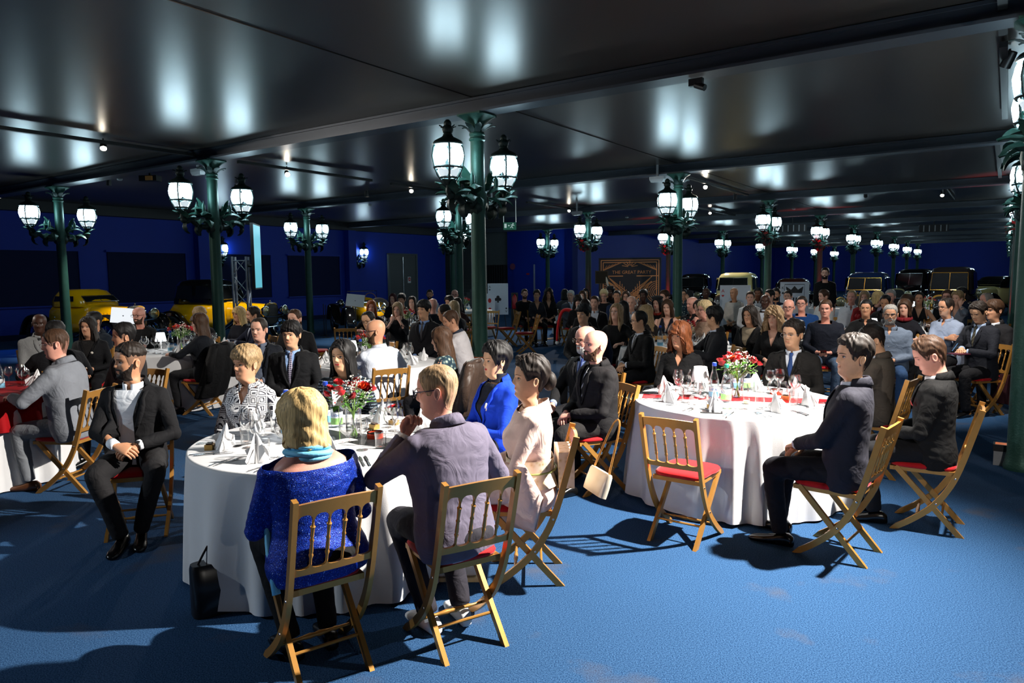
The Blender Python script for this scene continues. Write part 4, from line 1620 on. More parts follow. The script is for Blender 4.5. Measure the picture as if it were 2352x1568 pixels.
def glasses(Gd, parent, M, kind='dark', wid=1.0):
    fm = mat('frame_' + kind, {'dark': (.012, .012, .014), 'blue': (.01, .02, .06), 'silver': (.5, .5, .52), 'brown': (.06, .03, .015), 'gold': (.55, .36, .12)}[kind], .3, metal=.8 if kind in ('silver', 'gold') else 0, var=0)
    t = .0013 if kind in ('silver', 'gold') else .0021
    lensm = mat('dark_lens', (.005, .005, .006), .08, var=0) if kind == 'dark2' else glass_mat('lens', blend=.15, base=.04)
    mb = MB()
    yb = surf_y(Gd, 0, .118) + .010
    for sd in (-1, 1):
        c = np.array([sd * .033, yb + .004, .112])
        ring = [c + [.024 * math.cos(a) * (1 if abs(math.cos(a)) < .99 else 1), -.010 * (math.cos(a) * sd) ** 1 * .35 - .0, .0185 * math.sin(a)] for a in np.linspace(0, 2 * math.pi, 18)]
        mb.tube(ring, t, 6)
        mb.tube([c + [sd * .024, -.004, .006], np.array([sd * .078 * wid, .02, .118]), np.array([sd * .080 * wid, -.012, .120]), np.array([sd * .076 * wid, -.030, .106])], t, 5)
    mb.tube([(-.010, yb + .006, .116), (0, yb + .009, .119), (.010, yb + .006, .116)], t, 5)
    mb.xf(M)
    g = mb.build('glasses', fm, parent, True, None)
    for sd in (-1, 1):
        lb = MB()
        c = np.array([sd * .033, yb + .004, .112])
        lb.add([c + [.0225 * math.cos(a), -.003 * math.cos(a) * sd, .017 * math.sin(a)] for a in np.linspace(0, 2 * math.pi, 16, endpoint=False)], [tuple(range(16))])
        lb.xf(M)
        lb.build('lens', lensm, g, False)
    return g


def shoe_mb(lod=0):
    mb = MB()
    R = []
    n = 12
    for y, w, h, z0 in [(-.085, .012, .03, .012), (-.08, .028, .062, .004), (-.05, .034, .085, 0), (-.01, .035, .082, 0), (.04, .036, .062, 0), (.09, .042, .050, 0), (.14, .042, .042, 0), (.175, .034, .034, 0), (.195, .014, .022, .006)]:
        R.append([(w * math.copysign(abs(math.cos(t)) ** .7, math.cos(t)), y, z0 + (h - z0) * (.5 + .5 * math.copysign(abs(math.sin(t)) ** .75, math.sin(t)))) for t in np.linspace(0, 2 * math.pi, n, endpoint=False)])
    return mb.rings(R, True)


_shoe_me = {}


def collar_band(r0, zlo, zhi, y0, mats, parent, M, name='collar', open_=.16, flare=.004, lod=0, point=True):
    """shirt collar: stand and turned-down leaf, open in front"""
    n = 26 if lod == 0 else 16
    ts = np.linspace(open_, 2 * math.pi - open_, n)
    rows = []
    for k, (dr, dz) in enumerate([(.0, 0), (-.001, .030), (.002, .036), (.008, .030), (flare + .002, .000 if point else .008)]):
        row = []
        for t in ts:
            fr = (1 + math.cos(t)) / 2
            drop = .034 * fr ** 3 if (k == 4 and point) else 0
            sl = -.026 * fr                                       # collar dips in front
            rx, ry = r0[0] + dr, r0[1] + dr
            row.append((rx * math.sin(t), y0 + ry * math.cos(t) + (.006 * fr if k == 4 else 0), zlo + dz + sl - drop))
        rows.append(row)
    mb = MB().rings(rows, False, closed=False)
    mb.xf(M)
    o = mb.build(name, mats, parent, True, None)
    s = o.modifiers.new('t', 'SOLIDIFY')
    s.thickness = .003
    return o


def bvh_of(me):
    from mathutils.bvhtree import BVHTree
    bm = bmesh.new()
    bm.from_mesh(me)
    t = BVHTree.FromBMesh(bm)
    bm.free()
    return t


def on_front(bvh, x, z, off, y_from=.6, default=.12):
    h = bvh.ray_cast(Vector((x, y_from, z)), Vector((0, -1, 0)))
    return ((h[0].y) if h[0] is not None else default) + off


POSES = {   # wrist targets in the seat frame (x right, y forward, z above the floor), elbow poles, palm normals (towards back of hand), finger direction, curl
    'lap':    dict(R=(.06, .27, .645), L=(-.06, .27, .655), pole=(.75, -.45, -.5), fR=(-.72, .62, -.3), fL=(.72, .62, -.3), up=(0, .3, 1), curl=.38),
    'clasp':  dict(R=(.075, .30, .665), L=(-.075, .30, .665), pole=(.85, -.4, -.35), fR=(-.85, .45, -.28), fL=(.85, .45, -.28), up=(0, .75, .66), curl=.55),
    'knees':  dict(R=(.13, .34, .62), L=(-.13, .34, .62), pole=(.8, -.4, -.4), fR=(-.15, .9, -.4), fL=(.15, .9, -.4), up=(0, .3, 1), curl=.35),
    'table':  dict(R=(.17, .40, .80), L=(-.17, .40, .80), pole=(.8, -.2, -.6), fR=(-.6, .8, -.05), fL=(.6, .8, -.05), up=(0, 0, 1), curl=.4),
    'chin':   dict(R=(.07, .30, 1.02), L=(-.05, .33, .98), pole=(.5, .3, -.9), fR=(-.35, -.25, .85), fL=(.35, -.25, .85), up=(0, 1, .2), curl=.9),
    'mouth':  dict(R=(.05, .27, 1.02), L=(-.05, .28, 1.02), pole=(.45, .4, -.9), fR=(-.25, -.35, .9), fL=(.25, -.35, .9), up=(0, 1, .3), curl=.6),
    'chinR':  dict(R=(.04, .30, 1.00), L=(-.14, .30, .66), pole=(.6, .1, -.8), fR=(-.3, -.3, .85), fL=(.6, .6, -.4), up=(0, 1, .2), curl=.9),
    'chinL':  dict(L=(-.04, .30, 1.00), R=(.14, .30, .66), pole=(.6, .1, -.8), fL=(.3, -.3, .85), fR=(-.6, .6, -.4), up=(0, 1, .2), curl=.9),
    'cross':  dict(R=(-.10, .25, .86), L=(.10, .27, .83), pole=(.9, .0, -.45), fR=(-.9, .1, .1), fL=(.9, .1, .1), up=(0, 1, .2), curl=.5),
    'write':  dict(R=(.03, .31, .80), L=(-.07, .31, .77), pole=(.8, -.3, -.5), fR=(-.5, .8, -.1), fL=(.7, .6, 0), up=(0, .2, 1), curl=.7),
    'hold':   dict(R=(.09, .29, .67), L=(-.09, .29, .67), pole=(.8, -.4, -.4), fR=(-.75, .6, .1), fL=(.75, .6, .1), up=(0, .2, 1), curl=.55),
    'headL':  dict(L=(-.13, .17, 1.12), R=(.10, .30, .66), pole=(.7, .5, -.6), fL=(.25, -.25, .9), fR=(-.6, .6, -.4), up=(0, .6, .4), curl=.5),
    'stand':  dict(R=(.20, .14, .80), L=(-.20, .14, .80), pole=(.5, -.6, 0), fR=(-.2, .5, -.8), fL=(.2, .5, -.8), up=(.4, .6, 0), curl=.4),
    'side':   dict(R=(.22, .12, .62), L=(-.22, .12, .62), pole=(.6, -.7, 0), fR=(-.1, .8, -.5), fL=(.1, .8, -.5), up=(.2, .4, 1), curl=.4),
}

VOX = {0: .0105, 1: .020, 2: .030}


def person(label, head, face, body, top='suit', col=(22, 22, 26), shirt=(225, 228, 235), tie=None, hair='short', hc='dark', skin='fair', fem=False,
           pose='lap', lean=4, lod=2, zt=None, size=1.0, w=1.0, d=1.0, belly=0.0, pitch=0, pants=(18, 18, 22), shoes=(10, 10, 11), beard=None, spec=None,
           twist=0, legs='sit', chair=True, lips=None, jaw=1.0, nose=1.0, iris=(.03, .018, .01), v_z=.34, gaze=None, chair_turn=0, closed=False, seed=None,
           foot=(0, 0), knee=0.02, lap=False, stand=False, group='guests seated at the tables', roll=0, sidelean=0, opts=()):
    seed = seed if seed is not None else (int(head[0] * 7 + head[1] * 13) % 9973)
    rng = np.random.RandomState(seed)
    if zt is None: zt = 1.275 if fem else 1.325
    seat = SEAT if not stand else .90
    # where the head top is seen fixes the place on the floor
    size_z = size
    P0 = at(head[0], head[1], zt)
    az = math.degrees(math.atan2(P0[0], P0[1]))                       # azimuth of the view ray
    body_w = body + az                                               # apparent turn to world turn
    head_w = face + az
    # local frame faces +y; facing the camera (a=0) is world -y
    rz = math.pi - rad(body_w)
    dyaw = ((head_w - body_w + 180) % 360) - 180
    twist = np.clip(dyaw * .25, -18, 18) + twist
    headyaw = dyaw - twist
    # torso frame: lean forward about the hips, then twist
    Mt = (Matrix.Translation((0, 0, seat)) @ Matrix.Rotation(rad(-twist), 4, 'Z') @ Matrix.Rotation(rad(-lean), 4, 'X') @ Matrix.Rotation(rad(sidelean), 4, 'Y') @ Matrix.Scale(size_z, 4))
    MtN = np.array(Mt)
    chin = .640 if not fem else .632
    piv = Vector((0, -.012, chin + .035))
    Mh = Mt @ Matrix.Translation(piv) @ Matrix.Rotation(rad(-headyaw), 4, 'Z') @ Matrix.Rotation(rad(pitch), 4, 'X') @ Matrix.Rotation(rad(roll), 4, 'Y') @ Matrix.Translation((0, .022, -.035))
    MhN = np.array(Mh)
    hs = .965 if fem else 1.0
    MhN = MhN @ np.diag([hs, hs, hs, 1])
    topl = MhN @ np.array([0, -.01, .236, 1])
    # base of the person so that the head top lands at the pixel; height error goes into the seat-to-head distance
    k = zt - topl[2]
    c, s = math.cos(rz), math.sin(rz)
    off = np.array([c * topl[0] - s * topl[1], s * topl[0] + c * topl[1]])
    base = P0[:2] - off
    kk = k
    # stretch the spine a little to meet the head height
    Zs = 1 + kk / (topl[2] - seat)
    Sx = np.eye(4)
    Sx[2, 2] = Zs
    Sx[2, 3] = seat * (1 - Zs)
    MtN = Sx @ MtN
    MhN2 = MhN.copy()
    MhN2[2, 3] = (Sx @ np.array([*MhN[:3, 3], 1]))[2] + (0)
    MhN = MhN2
    root = empty('person', (base[0], base[1], 0), rz, label, 'person', group)
    sk = skin_mat(skin)
    hm = hair_mat(hc)
    NU, NV = {0: (84, 64), 1: (48, 40), 2: (32, 28)}[lod]
    wid = .97 if fem else 1.0
    Gd, phi, zz = head_grid(NU, NV, fem, jaw, nose, wid)
    # ---- body: head, neck, chest, hands in one skin mesh
    B = MB()
    Hh = Gd.reshape(-1, 3)
    wh = np.clip((Hh[:, 2] + .115) / .09, 0, 1)
    wh = (wh * wh * (3 - 2 * wh))[:, None]
    h4 = np.concatenate([Hh, np.ones((len(Hh), 1))], 1)
    Hw = (h4 @ MhN.T)[:, :3]
    Mn = np.array(Mt @ Matrix.Translation((0, .010, chin)))
    Mn = Sx @ Mn
    Nw = (h4 * np.array([hs, hs, hs, 1]) @ Mn.T)[:, :3]
    HW = (Hw * wh + Nw * (1 - wh)).reshape(NV, NU, 3)
    bt = torso_rings(fem, w * .95, d * .93, belly * .8, -.004, NU, top=.575)
    bt = np.array(bt[::4] + bt[-1:])
    # torso rings follow the azimuths of the head grid
    T4 = np.concatenate([bt.reshape(-1, 3), np.ones((bt.shape[0] * NU, 1))], 1)
    btw = (T4 @ MtN.T)[:, :3].reshape(bt.shape)
    # align start: torso ring index 0 is front (sin 0), head ring starts at phi=-pi (back)
    tt = np.linspace(0, 2 * math.pi, NU, endpoint=False)
    ph = np.mod(phi, 2 * math.pi)
    al = []
    for r in btw:
        rr = np.vstack([r, r[:1]])
        ta = np.append(tt, 2 * math.pi)
        al.append(np.stack([np.interp(ph, ta, rr[:, q]) for q in range(3)], -1))
    R = np.concatenate([np.array(al), HW], 0)
    mcol = []
    B.rings(R, caps=True)
    lipm = mat('lips_' + (lips or skin), lin(*{'red': (178, 30, 34), None: (0, 0, 0)}.get(lips, (0, 0, 0))) if lips else tuple(x * y for x, y in zip(SKIN[skin], (.78, .52, .50))), .4, var=.05)
    nb = len(al)
    for a in range(NV - 1):
        if .0405 < zz[a] < .0575:
            for b in range(NU):
                x, y, z = Gd[a, b]
                if abs(x) < .0215 * (1 - ((zz[a] - .049) / .0105) ** 2 * .55) and y > .06:
                    B.m[(nb + a) * NU + b] = 1
    for sd in (-1, 1):
        e = ear_mb(sd, wid)
        e.xf(MhN)
        B.join(e)
    # ---- arms
    po = POSES[pose]
    iM = np.linalg.inv(MtN)
    sx = (.150 if fem else .172) * w
    arms = []
    for sd, key in ((1, 'R'), (-1, 'L')):
        W = np.array(po[key], float)
        if pose in ('chin', 'mouth', 'chinR', 'chinL', 'headL') and W[2] > .9:
            # bring the hand up to the mouth
            mo = MhN @ np.array([sd * .03 + (sd * .05 if pose == 'headL' else 0), .105 if pose != 'headL' else .05, .02 if pose != 'headL' else .10, 1])
            W = mo[:3] - np.array(po['f' + key]) / np.linalg.norm(po['f' + key]) * .13 + np.array([0, .01, 0])
        else:
            W = W + rng.randn(3) * .008
            W[2] += seat - SEAT if not stand else 0
        S = (MtN @ np.array([sd * sx, -.008, .505, 1]))[:3]
        pole = np.array(po['pole'], float) * [sd, 1, 1]
        E_, W = ik(S, W, .285 * size, .245 * size, pole)
        arms.append((sd, S, E_, W, np.array(po['f' + key], float), np.array(po['up'], float)))
    bare = top in ('sleeveless', 'tee', 'polo', 'dress')
    nsg = {0: 12, 1: 9, 2: 7}[lod]
    for sd, S, E_, W, fd, up in arms:
        sc = .92 if fem else 1.0
        if bare:
            P = np.array([S, S + (E_ - S) * .5, E_, E_ + (W - E_) * .4, W])
            B.tube(P, np.array([.047, .043, .037, .036, .026]) * sc, nsg, rnd=True)
        else:
            P = np.array([E_ + (W - E_) * .5, W])
            B.tube(P, np.array([.034, .026]) * sc, nsg, rnd=True)
        hb = hand_mb(po['curl'] * (.9 + .2 * rng.rand()), sd, .5, {0: 8, 1: 6, 2: 5}[lod])
        Mx = frame(fd, up)
        Mx[:3, :3] *= sc * size
        Mx[:3, 3] = W + fd / np.linalg.norm(fd) * .012
        hb.xf(Mx)
        B.join(hb)
    body_o = B.build('body', [sk, lipm], root, True, None)
    if lod < 2 or True:
        rel = gaze if gaze is not None else 0.0
        eye_parts(Gd, rel, root, MhN, lod, iris, brow=hm if hc not in ('white', 'fair', 'blond') else hair_mat('sandy'), fem=fem, closed=closed)
    # ---- hair, beard, glasses
    if hair != 'bald':
        hb = hair_mb(hair, {0: 110, 1: 64, 2: 40}[lod], {0: 26, 1: 18, 2: 12}[lod], seed, wid)
        hb.xf(MhN)
        hb.build('hair', hm, root, True, None)
        if hair in ('fade', 'recede', 'short', 'crop', 'quiff', 'balding'):
            fb = hair_mb('under', {0: 90, 1: 56, 2: 36}[lod], 14, seed, wid * .985)
            fb.xf(MhN @ np.diag([.995, .995, .985, 1]))
            fb.build('stubble_hair', mat('stubble_' + hc + skin, tuple(.68 * a + .32 * b for a, b in zip(HAIRC[hc], SKIN[skin])), .7, var=.15, vscale=300), root, True, None)
    if beard:
        kind, bc = beard if isinstance(beard, tuple) else (beard, hc)
        th = {'full': .0075, 'long': .016, 'stubble': .0016, 'goatee': .008}[kind]
        dg = np.abs(np.degrees(phi))[None, :] + 0 * Gd[:, :, 0]
        Xg, Zg = np.abs(Gd[:, :, 0]), Gd[:, :, 2]
        upz = np.interp(dg, [0, 20, 34, 48, 66, 80, 90], [.030, .032, .050, .052, .066, .100, .105])
        sg = lambda v, k: 1 / (1 + np.exp(-np.clip(v / k, -30, 30)))
        m1 = sg(upz - Zg, .0022) * sg(Zg + .016, .004) * sg(84 - dg, 2.5)
        if kind == 'goatee': m1 = m1 * sg(.034 - Xg, .003)
        m2 = sg(1 - ((Xg / .031) ** 2 + ((Zg - .0625 + .25 * Xg ** 1.0 * .5) / .0075) ** 2), .15)
        m3 = sg(.036 - Xg, .003) * sg(Xg - .020, .0025) * sg(.064 - Zg, .002) * sg(Zg - .01, .003)
        mk = np.maximum(np.maximum(m1, m2 * (dg < 60)), m3 * (dg < 60))
        mk = mk * (1 - sg(1 - ((Xg / .023) ** 2 + ((Zg - .0485) / .0085) ** 2), .12) * (dg < 60))
        nrm = np.stack([np.sin(phi)[None] + 0 * Zg, np.cos(phi)[None] + 0 * Zg, np.where(Zg < .02, -.5 if kind != 'long' else -1.1, 0)], -1)
        Vb = Gd + nrm * ((mk - .38) * th * (1 + .25 * rng.randn(*mk.shape)))[..., None]
        fs = []
        for a in range(NV - 1):
            for b in range(NU):
                c_ = (b + 1) % NU
                if max(mk[a, b], mk[a, c_], mk[a + 1, b], mk[a + 1, c_]) > .25 and min(dg[a, b], dg[a, c_]) < 95:
                    fs.append((a * NU + b, a * NU + c_, (a + 1) * NU + c_, (a + 1) * NU + b))
        used = sorted({i for f_ in fs for i in f_})
        rm = {o_: n_ for n_, o_ in enumerate(used)}
        bm_ = MB().add(Vb.reshape(-1, 3)[used], [tuple(rm[i] for i in f_) for f_ in fs])
        bm_.xf(MhN)
        bm_.build('beard', hair_mat(bc) if kind != 'stubble' else mat('stub_' + bc + skin, tuple(.35 * a + .65 * b for a, b in zip(HAIRC[bc], SKIN[skin])), .6, var=.2, vscale=400), root, True, None)
    if spec:
        glasses(Gd, root, MhN, spec, wid)
    # ---- clothes
    vox, smo = VOX[lod], {0: 5, 1: 3, 2: 2}[lod]
    wr = {0: .0055, 1: .004, 2: .002}[lod]
    cm = col if not isinstance(col, tuple) else cloth_mat(col)
    shm = cloth_mat(shirt, .8)
    MtI = np.linalg.inv(MtN)

    def to_t(p): return (MtI @ np.array([*p, 1]))[:3]

    def sleeves(mb, r0, r1, r2, upto=1.0):
        for sd, S, E_, W, fd, up in arms:
            s_, e_, w_ = to_t(S), to_t(E_), to_t(W)
            s0 = np.array([sd * sx * .55, s_[1], .50])
            w_ = e_ + (w_ - e_) * upto if upto > 0 else e_
            P = [s0, s_, s_ + (e_ - s_) * .5, e_]
            rr = [r0 * .85, r0, (r0 + r1) / 2, r1]
            if upto > 0:
                P += [e_ + (w_ - e_) * .5, w_]
                rr += [(r1 + r2) / 2, r2]
            else:
                P = [s0, s_, s_ + (e_ - s_) * .45]
                rr = [r0 * .85, r0, r0 * .95]
            mb.tube(P, rr, {0: 16, 1: 12, 2: 10}[lod], rnd=False)
            mb.ellipsoid(s_ + np.array([0, 0, .0]), (r0 * 1.02, r0 * 1.0, r0 * 1.0), 12, 8)
            if upto > 0:
                mb.ellipsoid(e_, (r1, r1, r1), 12, 8)

    def place(me, V, amp, name, mats, cuts=None, thick=.004, after=None):
        if cuts: cut_mesh(me, cuts)
        n = len(me.vertices)
        V = np.empty(n * 3)
        me.vertices.foreach_get('co', V)
        V = V.reshape(-1, 3)
        if after: after(me)
        V = wrinkle(me, V, amp, seed)
        V4 = np.concatenate([V, np.ones((n, 1))], 1)
        me.vertices.foreach_set('co', (V4 @ MtN.T)[:, :3].ravel())
        return finish(me, name, mats, root, thick if lod < 2 else 0)

    sxs = 1.0
    if top in ('suit', 'opensuit', 'jacket'):
        jk = MB()
        jk.rings(torso_rings(fem, w * 1.02, d * 1.0, belly, .014 if not fem else .010, 32, top=.60, low=-.03), True)
        sleeves(jk, .066 if not fem else .056, .054 if not fem else .047, .042 if not fem else .036, .97)
        vz = v_z
        vw = .052 if top == 'suit' else .085
        if 'wide' in opts: vw = .10

        def done_j(me, V, vz=vz, vw=vw):
            zt_ = .60
            # V opening: front, above vz, |x| < vw*(z-vz)/(.56-vz)
            kx = vw / (.565 - vz)
            pl = [((0, .0, 0), (0, 1, 0)), ((0, 0, vz), (1, 0, kx)), ((0, 0, vz), (-1, 0, kx))]
            neck = [((0, -.075, .606), (0, .10, 1)), ((.09, 0, 0), (-1, 0, 0)), ((-.09, 0, 0), (1, 0, 0))]
            if top == 'opensuit':
                pl2 = [((0, .02, 0), (0, 1, 0)), ((.055, 0, 0), (-1, 0, 0)), ((-.055, 0, 0), (1, 0, 0)), ((0, 0, .04), (0, 0, 1))]
                cuts = [pl, pl2, neck]
            else:
                cuts = [pl, neck]

            def lap(me2):
                bv = bvh_of(me2)
                for sd in (-1, 1):
                    rows = []
                    n_ = 9 if lod == 0 else 6
                    for q in np.linspace(0, 1, n_):
                        z = vz + (.55 - vz) * q
                        x0 = kx * (z - vz) + .001
                        wl = .058 * math.sin(min(1, q * 1.25) * math.pi * .62) + .006
                        if q > .80: wl *= .72
                        row = []
                        for u_ in (-.04, .5, 1.0):
                            x = sd * (x0 + wl * u_)
                            row.append((x, on_front(bv, x, z, .0075 if u_ < .9 else .0045, default=.09), z + .006 * u_))
                        rows.append(row)
                    lm = MB().rings(rows if sd > 0 else [r[::-1] for r in rows], False, closed=False)
                    lm.xf(MtN)
                    lo = lm.build('lapel', cm, root, True, None)
                    m_ = lo.modifiers.new('t', 'SOLIDIFY')
                    m_.thickness = .004
                # collar round the back of the neck
                rows = []
                rx, ry = (.074, .078) if not fem else (.066, .070)
                ts = np.linspace(math.pi * .42, math.pi * 1.58, 18 if lod == 0 else 10)
                for dr, dz in ((.0, 0), (-.012, .034), (-.010, .040), (.002, .030), (.020, -.012)):
                    rows.append([((rx + dr) * math.sin(t) * 1.02, -.022 + (ry + dr) * math.cos(t), .588 + dz + .030 * (math.cos(t + math.pi) * .5)) for t in ts])
                cl = MB().rings(rows, False, closed=False)
                cl.xf(MtN)
                co_ = cl.build('jacket_collar', cm, root, True, None)
                m_ = co_.modifiers.new('t', 'SOLIDIFY')
                m_.thickness = .004
                if tie and lod < 3:
                    pass
            o = place(me, V, wr, 'jacket', cm, cuts, .004, lap)
        remesh_later(jk, vox, smo, done_j)
        # shirt inside
        sh = MB()
        sh.rings(torso_rings(fem, w * .98, d * .97, belly, .003, 26 if lod else 32, top=.572), True)
        sh.xf(MtN)
        sh.build('shirt', shm, root, True, None)
        if 'turtle' in opts:
            tb = MB().lathe([(.066, 0), (.062, .02), (.061, .055), (.064, .066), (.060, .068), (.056, .06)], 20, caps=False, c=(0, -.012, .585))
            tb.xf(MtN)
            tb.build('collar', shm, root, True, None)
        elif 'nocollar' not in opts:
            collar_band((.064 if not fem else .056, .067 if not fem else .060), .588, .62, -.010, shm, root, MtN, lod=lod, open_=.22 if not tie else .14)
        cuffm = shm
        for sd, S, E_, W, fd, up in arms:
            cb = MB()
            dd = (W - E_) / np.linalg.norm(W - E_)
            cb.tube([W - dd * .05, W + dd * .006, W + dd * .012], np.array([.036, .035, .030]) * (.9 if fem else 1), 14 if lod == 0 else 8)
            if fem is False: cb.build('cuff', cuffm, root, True, None)
        if tie:
            tm = tie if not isinstance(tie, tuple) else mat('tie_%d_%d_%d' % tie, lin(*tie), .55, var=.1, vscale=60)
            prof = torso_rings(fem, w * .98, d * .97, belly, .004, 32, top=.598)
            fz = [r[0, 2] for r in prof]
            fy = [r[:, 1].max() for r in prof]
            rows = []
            for z, hw in [(.585, .013), (.575, .019), (.562, .017), (.548, .0125), (.538, .013), (.45, .024), (.36, .032), (.25, .036), (.16, .038), (.12, .020), (.10, .002)]:
                y = np.interp(z, fz, fy) + .010 + (.007 if z > .54 else 0)
                rows.append([(x, y - abs(x) * .28, z) for x in np.linspace(-hw, hw, 5)])
            tb = MB().rings(rows, False, closed=False)
            tb.xf(MtN)
            t_o = tb.build('tie', tm, root, True, None)
            m_ = t_o.modifiers.new('t', 'SOLIDIFY')
            m_.thickness = .004
        if 'pocket' in opts:
            pass
    else:
        sl = {'sleeveless': None, 'tee': 0, 'polo': 0, 'dress': None}.get(top, .97)
        gb = MB()
        gb.rings(torso_rings(fem, w * 1.0, d * 1.0, belly, .009 if top not in ('glitter', 'knit') else .016, 32, top=.60, low=-.03), True)
        if sl is not None:
            big = top in ('glitter', 'knit', 'fur')
            sleeves(gb, (.058 if not fem else .050) + (.010 if big else 0), (.047 if not fem else .041) + (.008 if big else 0), (.037 if not fem else .032) + (.004 if big else 0), sl)

        def done_g(me, V):
            cuts = []
            if top in ('vneck', 'blouse', 'sleeveless', 'dress'):
                vz, vw = (v_z + .06, .060) if top != 'blouse' else (.44, .050)
                kx = vw / (.565 - vz)
                cuts.append([((0, 0, 0), (0, 1, 0)), ((0, 0, vz), (1, 0, kx)), ((0, 0, vz), (-1, 0, kx))])
                cuts.append([((0, -.075, .600), (0, .25, 1)), ((.088, 0, 0), (-1, 0, 0)), ((-.088, 0, 0), (1, 0, 0))])
            elif top == 'glitter':
                cuts.append([((0, 0, .548), (0, -.28, 1))])
            elif top in ('crew', 'knit', 'tee', 'fur'):
                cuts.append([((0, -.07, .600), (0, .30, 1)), ((.088, 0, 0), (-1, 0, 0)), ((-.088, 0, 0), (1, 0, 0))])
            else:
                cuts.append([((0, -.07, .605), (0, .30, 1)), ((.088, 0, 0), (-1, 0, 0)), ((-.088, 0, 0), (1, 0, 0))])
                if top in ('shirt', 'polo'):
                    vz, vw = .505, .026
                    kx = vw / (.565 - vz)
                    cuts.append([((0, 0, 0), (0, 1, 0)), ((0, 0, vz), (1, 0, kx)), ((0, 0, vz), (-1, 0, kx))])
            if top in ('sleeveless', 'dress'):
                for sd in (-1, 1):
                    cuts.append([((sd * .115, 0, .47), (sd * 1, 0, .25))])

            def aft(me2):
                if top in ('shirt', 'polo', 'blouse') and lod < 2:
                    bv = bvh_of(me2)
                    for z in np.arange(.46 if top != 'blouse' else .40, .06, -.085):
                        bt_ = MB()
                        y = on_front(bv, 0, z, .002)
                        bt_.add([(.0055 * math.cos(a), y + .002, z + .0055 * math.sin(a)) for a in np.linspace(0, 2 * math.pi, 8, endpoint=False)], [tuple(range(8))])
                        bt_.xf(MtN)
                        bt_.build('button', mat('button', (.5, .5, .5), .3, var=0), root, False)
            place(me, V, wr * (1.2 if top in ('shirt', 'glitter') else .8), {'shirt': 'shirt', 'polo': 'polo_shirt', 'tee': 'shirt', 'blouse': 'blouse', 'glitter': 'sweater', 'dress': 'dress'}.get(top, 'top'), cm, cuts, .003, aft)
        remesh_later(gb, vox, smo, done_g)
        if top in ('shirt', 'polo', 'blouse'):
            collar_band((.066 if not fem else .060, .070 if not fem else .064), .586, .62, -.010, shm if top == 'polo' else cm, root, MtN, lod=lod, open_=.42 if top != 'shirt' else .26, flare=.018)
        if 'turtle' in opts:
            tb = MB().lathe([(.068, 0), (.062, .02), (.061, .055), (.064, .066), (.060, .068), (.056, .06)], 20, caps=False, c=(0, -.012, .575))
            tb.xf(MtN)
            tb.build('collar', shm, root, True, None)
    # ---- legs
    pm = pants if not isinstance(pants, tuple) else cloth_mat(pants)
    tr = MB()
    hipz = seat + .075
    feet = []
    if stand:
        for sd in (-1, 1):
            tr.tube([(sd * .085, 0, .92), (sd * .09, .01, .5), (sd * .10, .0, .08)], [.10, .070, .058], 14)
            feet.append((sd, np.array([sd * .10, .0, .0]), 0.06 * sd))
        tr.ellipsoid((0, 0, .94), (.165 * w, .12 * d, .12), 18, 10)
    elif legs == 'kimono':
        pass
    else:
        kn = knee
        for sd in (-1, 1):
            fx = foot[0] if isinstance(foot[0], (int, float)) else 0
            K = np.array([sd * (.115 + kn), .415 * size, seat + .055])
            Hp = np.array([sd * .082, .02, hipz])
            An = np.array([sd * (.105 + kn * .8) + foot[0], .40 * size + foot[1] + (.05 * sd if legs == 'sit' else 0), .10])
            if legs == 'cross' and sd == 1:
                K = np.array([.02, .42, seat + .13])
                An = np.array([-.17, .52, .30])
            if legs == 'ankles':
                An = np.array([sd * .05, .36 + .04 * sd + foot[1], .10])
            if legs == 'tuck':
                An = np.array([sd * .09, .16, .10])
            tk = 1.0 if not fem else .92
            tr.tube([Hp, Hp + (K - Hp) * .5, K - (K - Hp) * .06], np.array([.095, .084, .068]) * tk, {0: 18, 1: 12, 2: 9}[lod], rnd=True)
            tr.ellipsoid(K - [0, .012, .008], (.068 * tk, .068 * tk, .064 * tk), 12, 8)
            tr.tube([K - [0, .015, .02], K + (An - K) * .4, An - [0, 0, .02]], np.array([.066, .062, .052]) * tk, {0: 18, 1: 12, 2: 9}[lod])
            feet.append((sd, An, sd * .12))
        tr.ellipsoid((0, -.01, seat + .07), (.17 * w, .125 * d, .095), 18, 10)
    if legs != 'kimono':
        def done_t(me, V):
            V = wrinkle(me, V, wr, seed + 3)
            me.vertices.foreach_set('co', V.ravel())
            finish(me, 'skirt' if legs == 'skirt' else 'trousers', pm, root)
        remesh_later(tr, vox * 1.5, smo, done_t)
        key = 'shoe_%d_%d_%d' % shoes
        if key not in _shoe_me:
            _shoe_me[key] = shoe_mb().mesh('shoe', [mat('leather_%d_%d_%d' % shoes, lin(*shoes), .25 if sum(shoes) < 200 else .6, var=.05)], True, None)
        for sd, An, ya in feet:
            o = link('shoe', _shoe_me[key], root, (An[0], An[1] - .0, 0 if An[2] < .2 else An[2] - .10))
            o.rotation_euler = (0 if An[2] < .2 else rad(25), 0, -ya)
            o.scale = (size * 1.02,) * 3
    if chair and not stand:
        place_chair(root, chair_turn)
    return dict(root=root, Mt=MtN, Mh=MhN, base=base, rz=rz, arms=arms, Gd=Gd)


_chair_spots = []


def place_chair(root, turn=0):
    _chair_spots.append((root.location[0], root.location[1], root.rotation_euler[2] + rad(turn), root))
# ---------------------------------------------------------------- fabrics with patterns of their own
def node_mat(name, fn, rough=.8):
    if name in _mats: return _mats[name]
    m = mat(name, (.5, .5, .5), rough, var=0, spec=.25)
    nt = m.node_tree
    fn(nt, nt.nodes['Principled BSDF'], nt.nodes.new('ShaderNodeTexCoord').outputs['Object'])
    return m


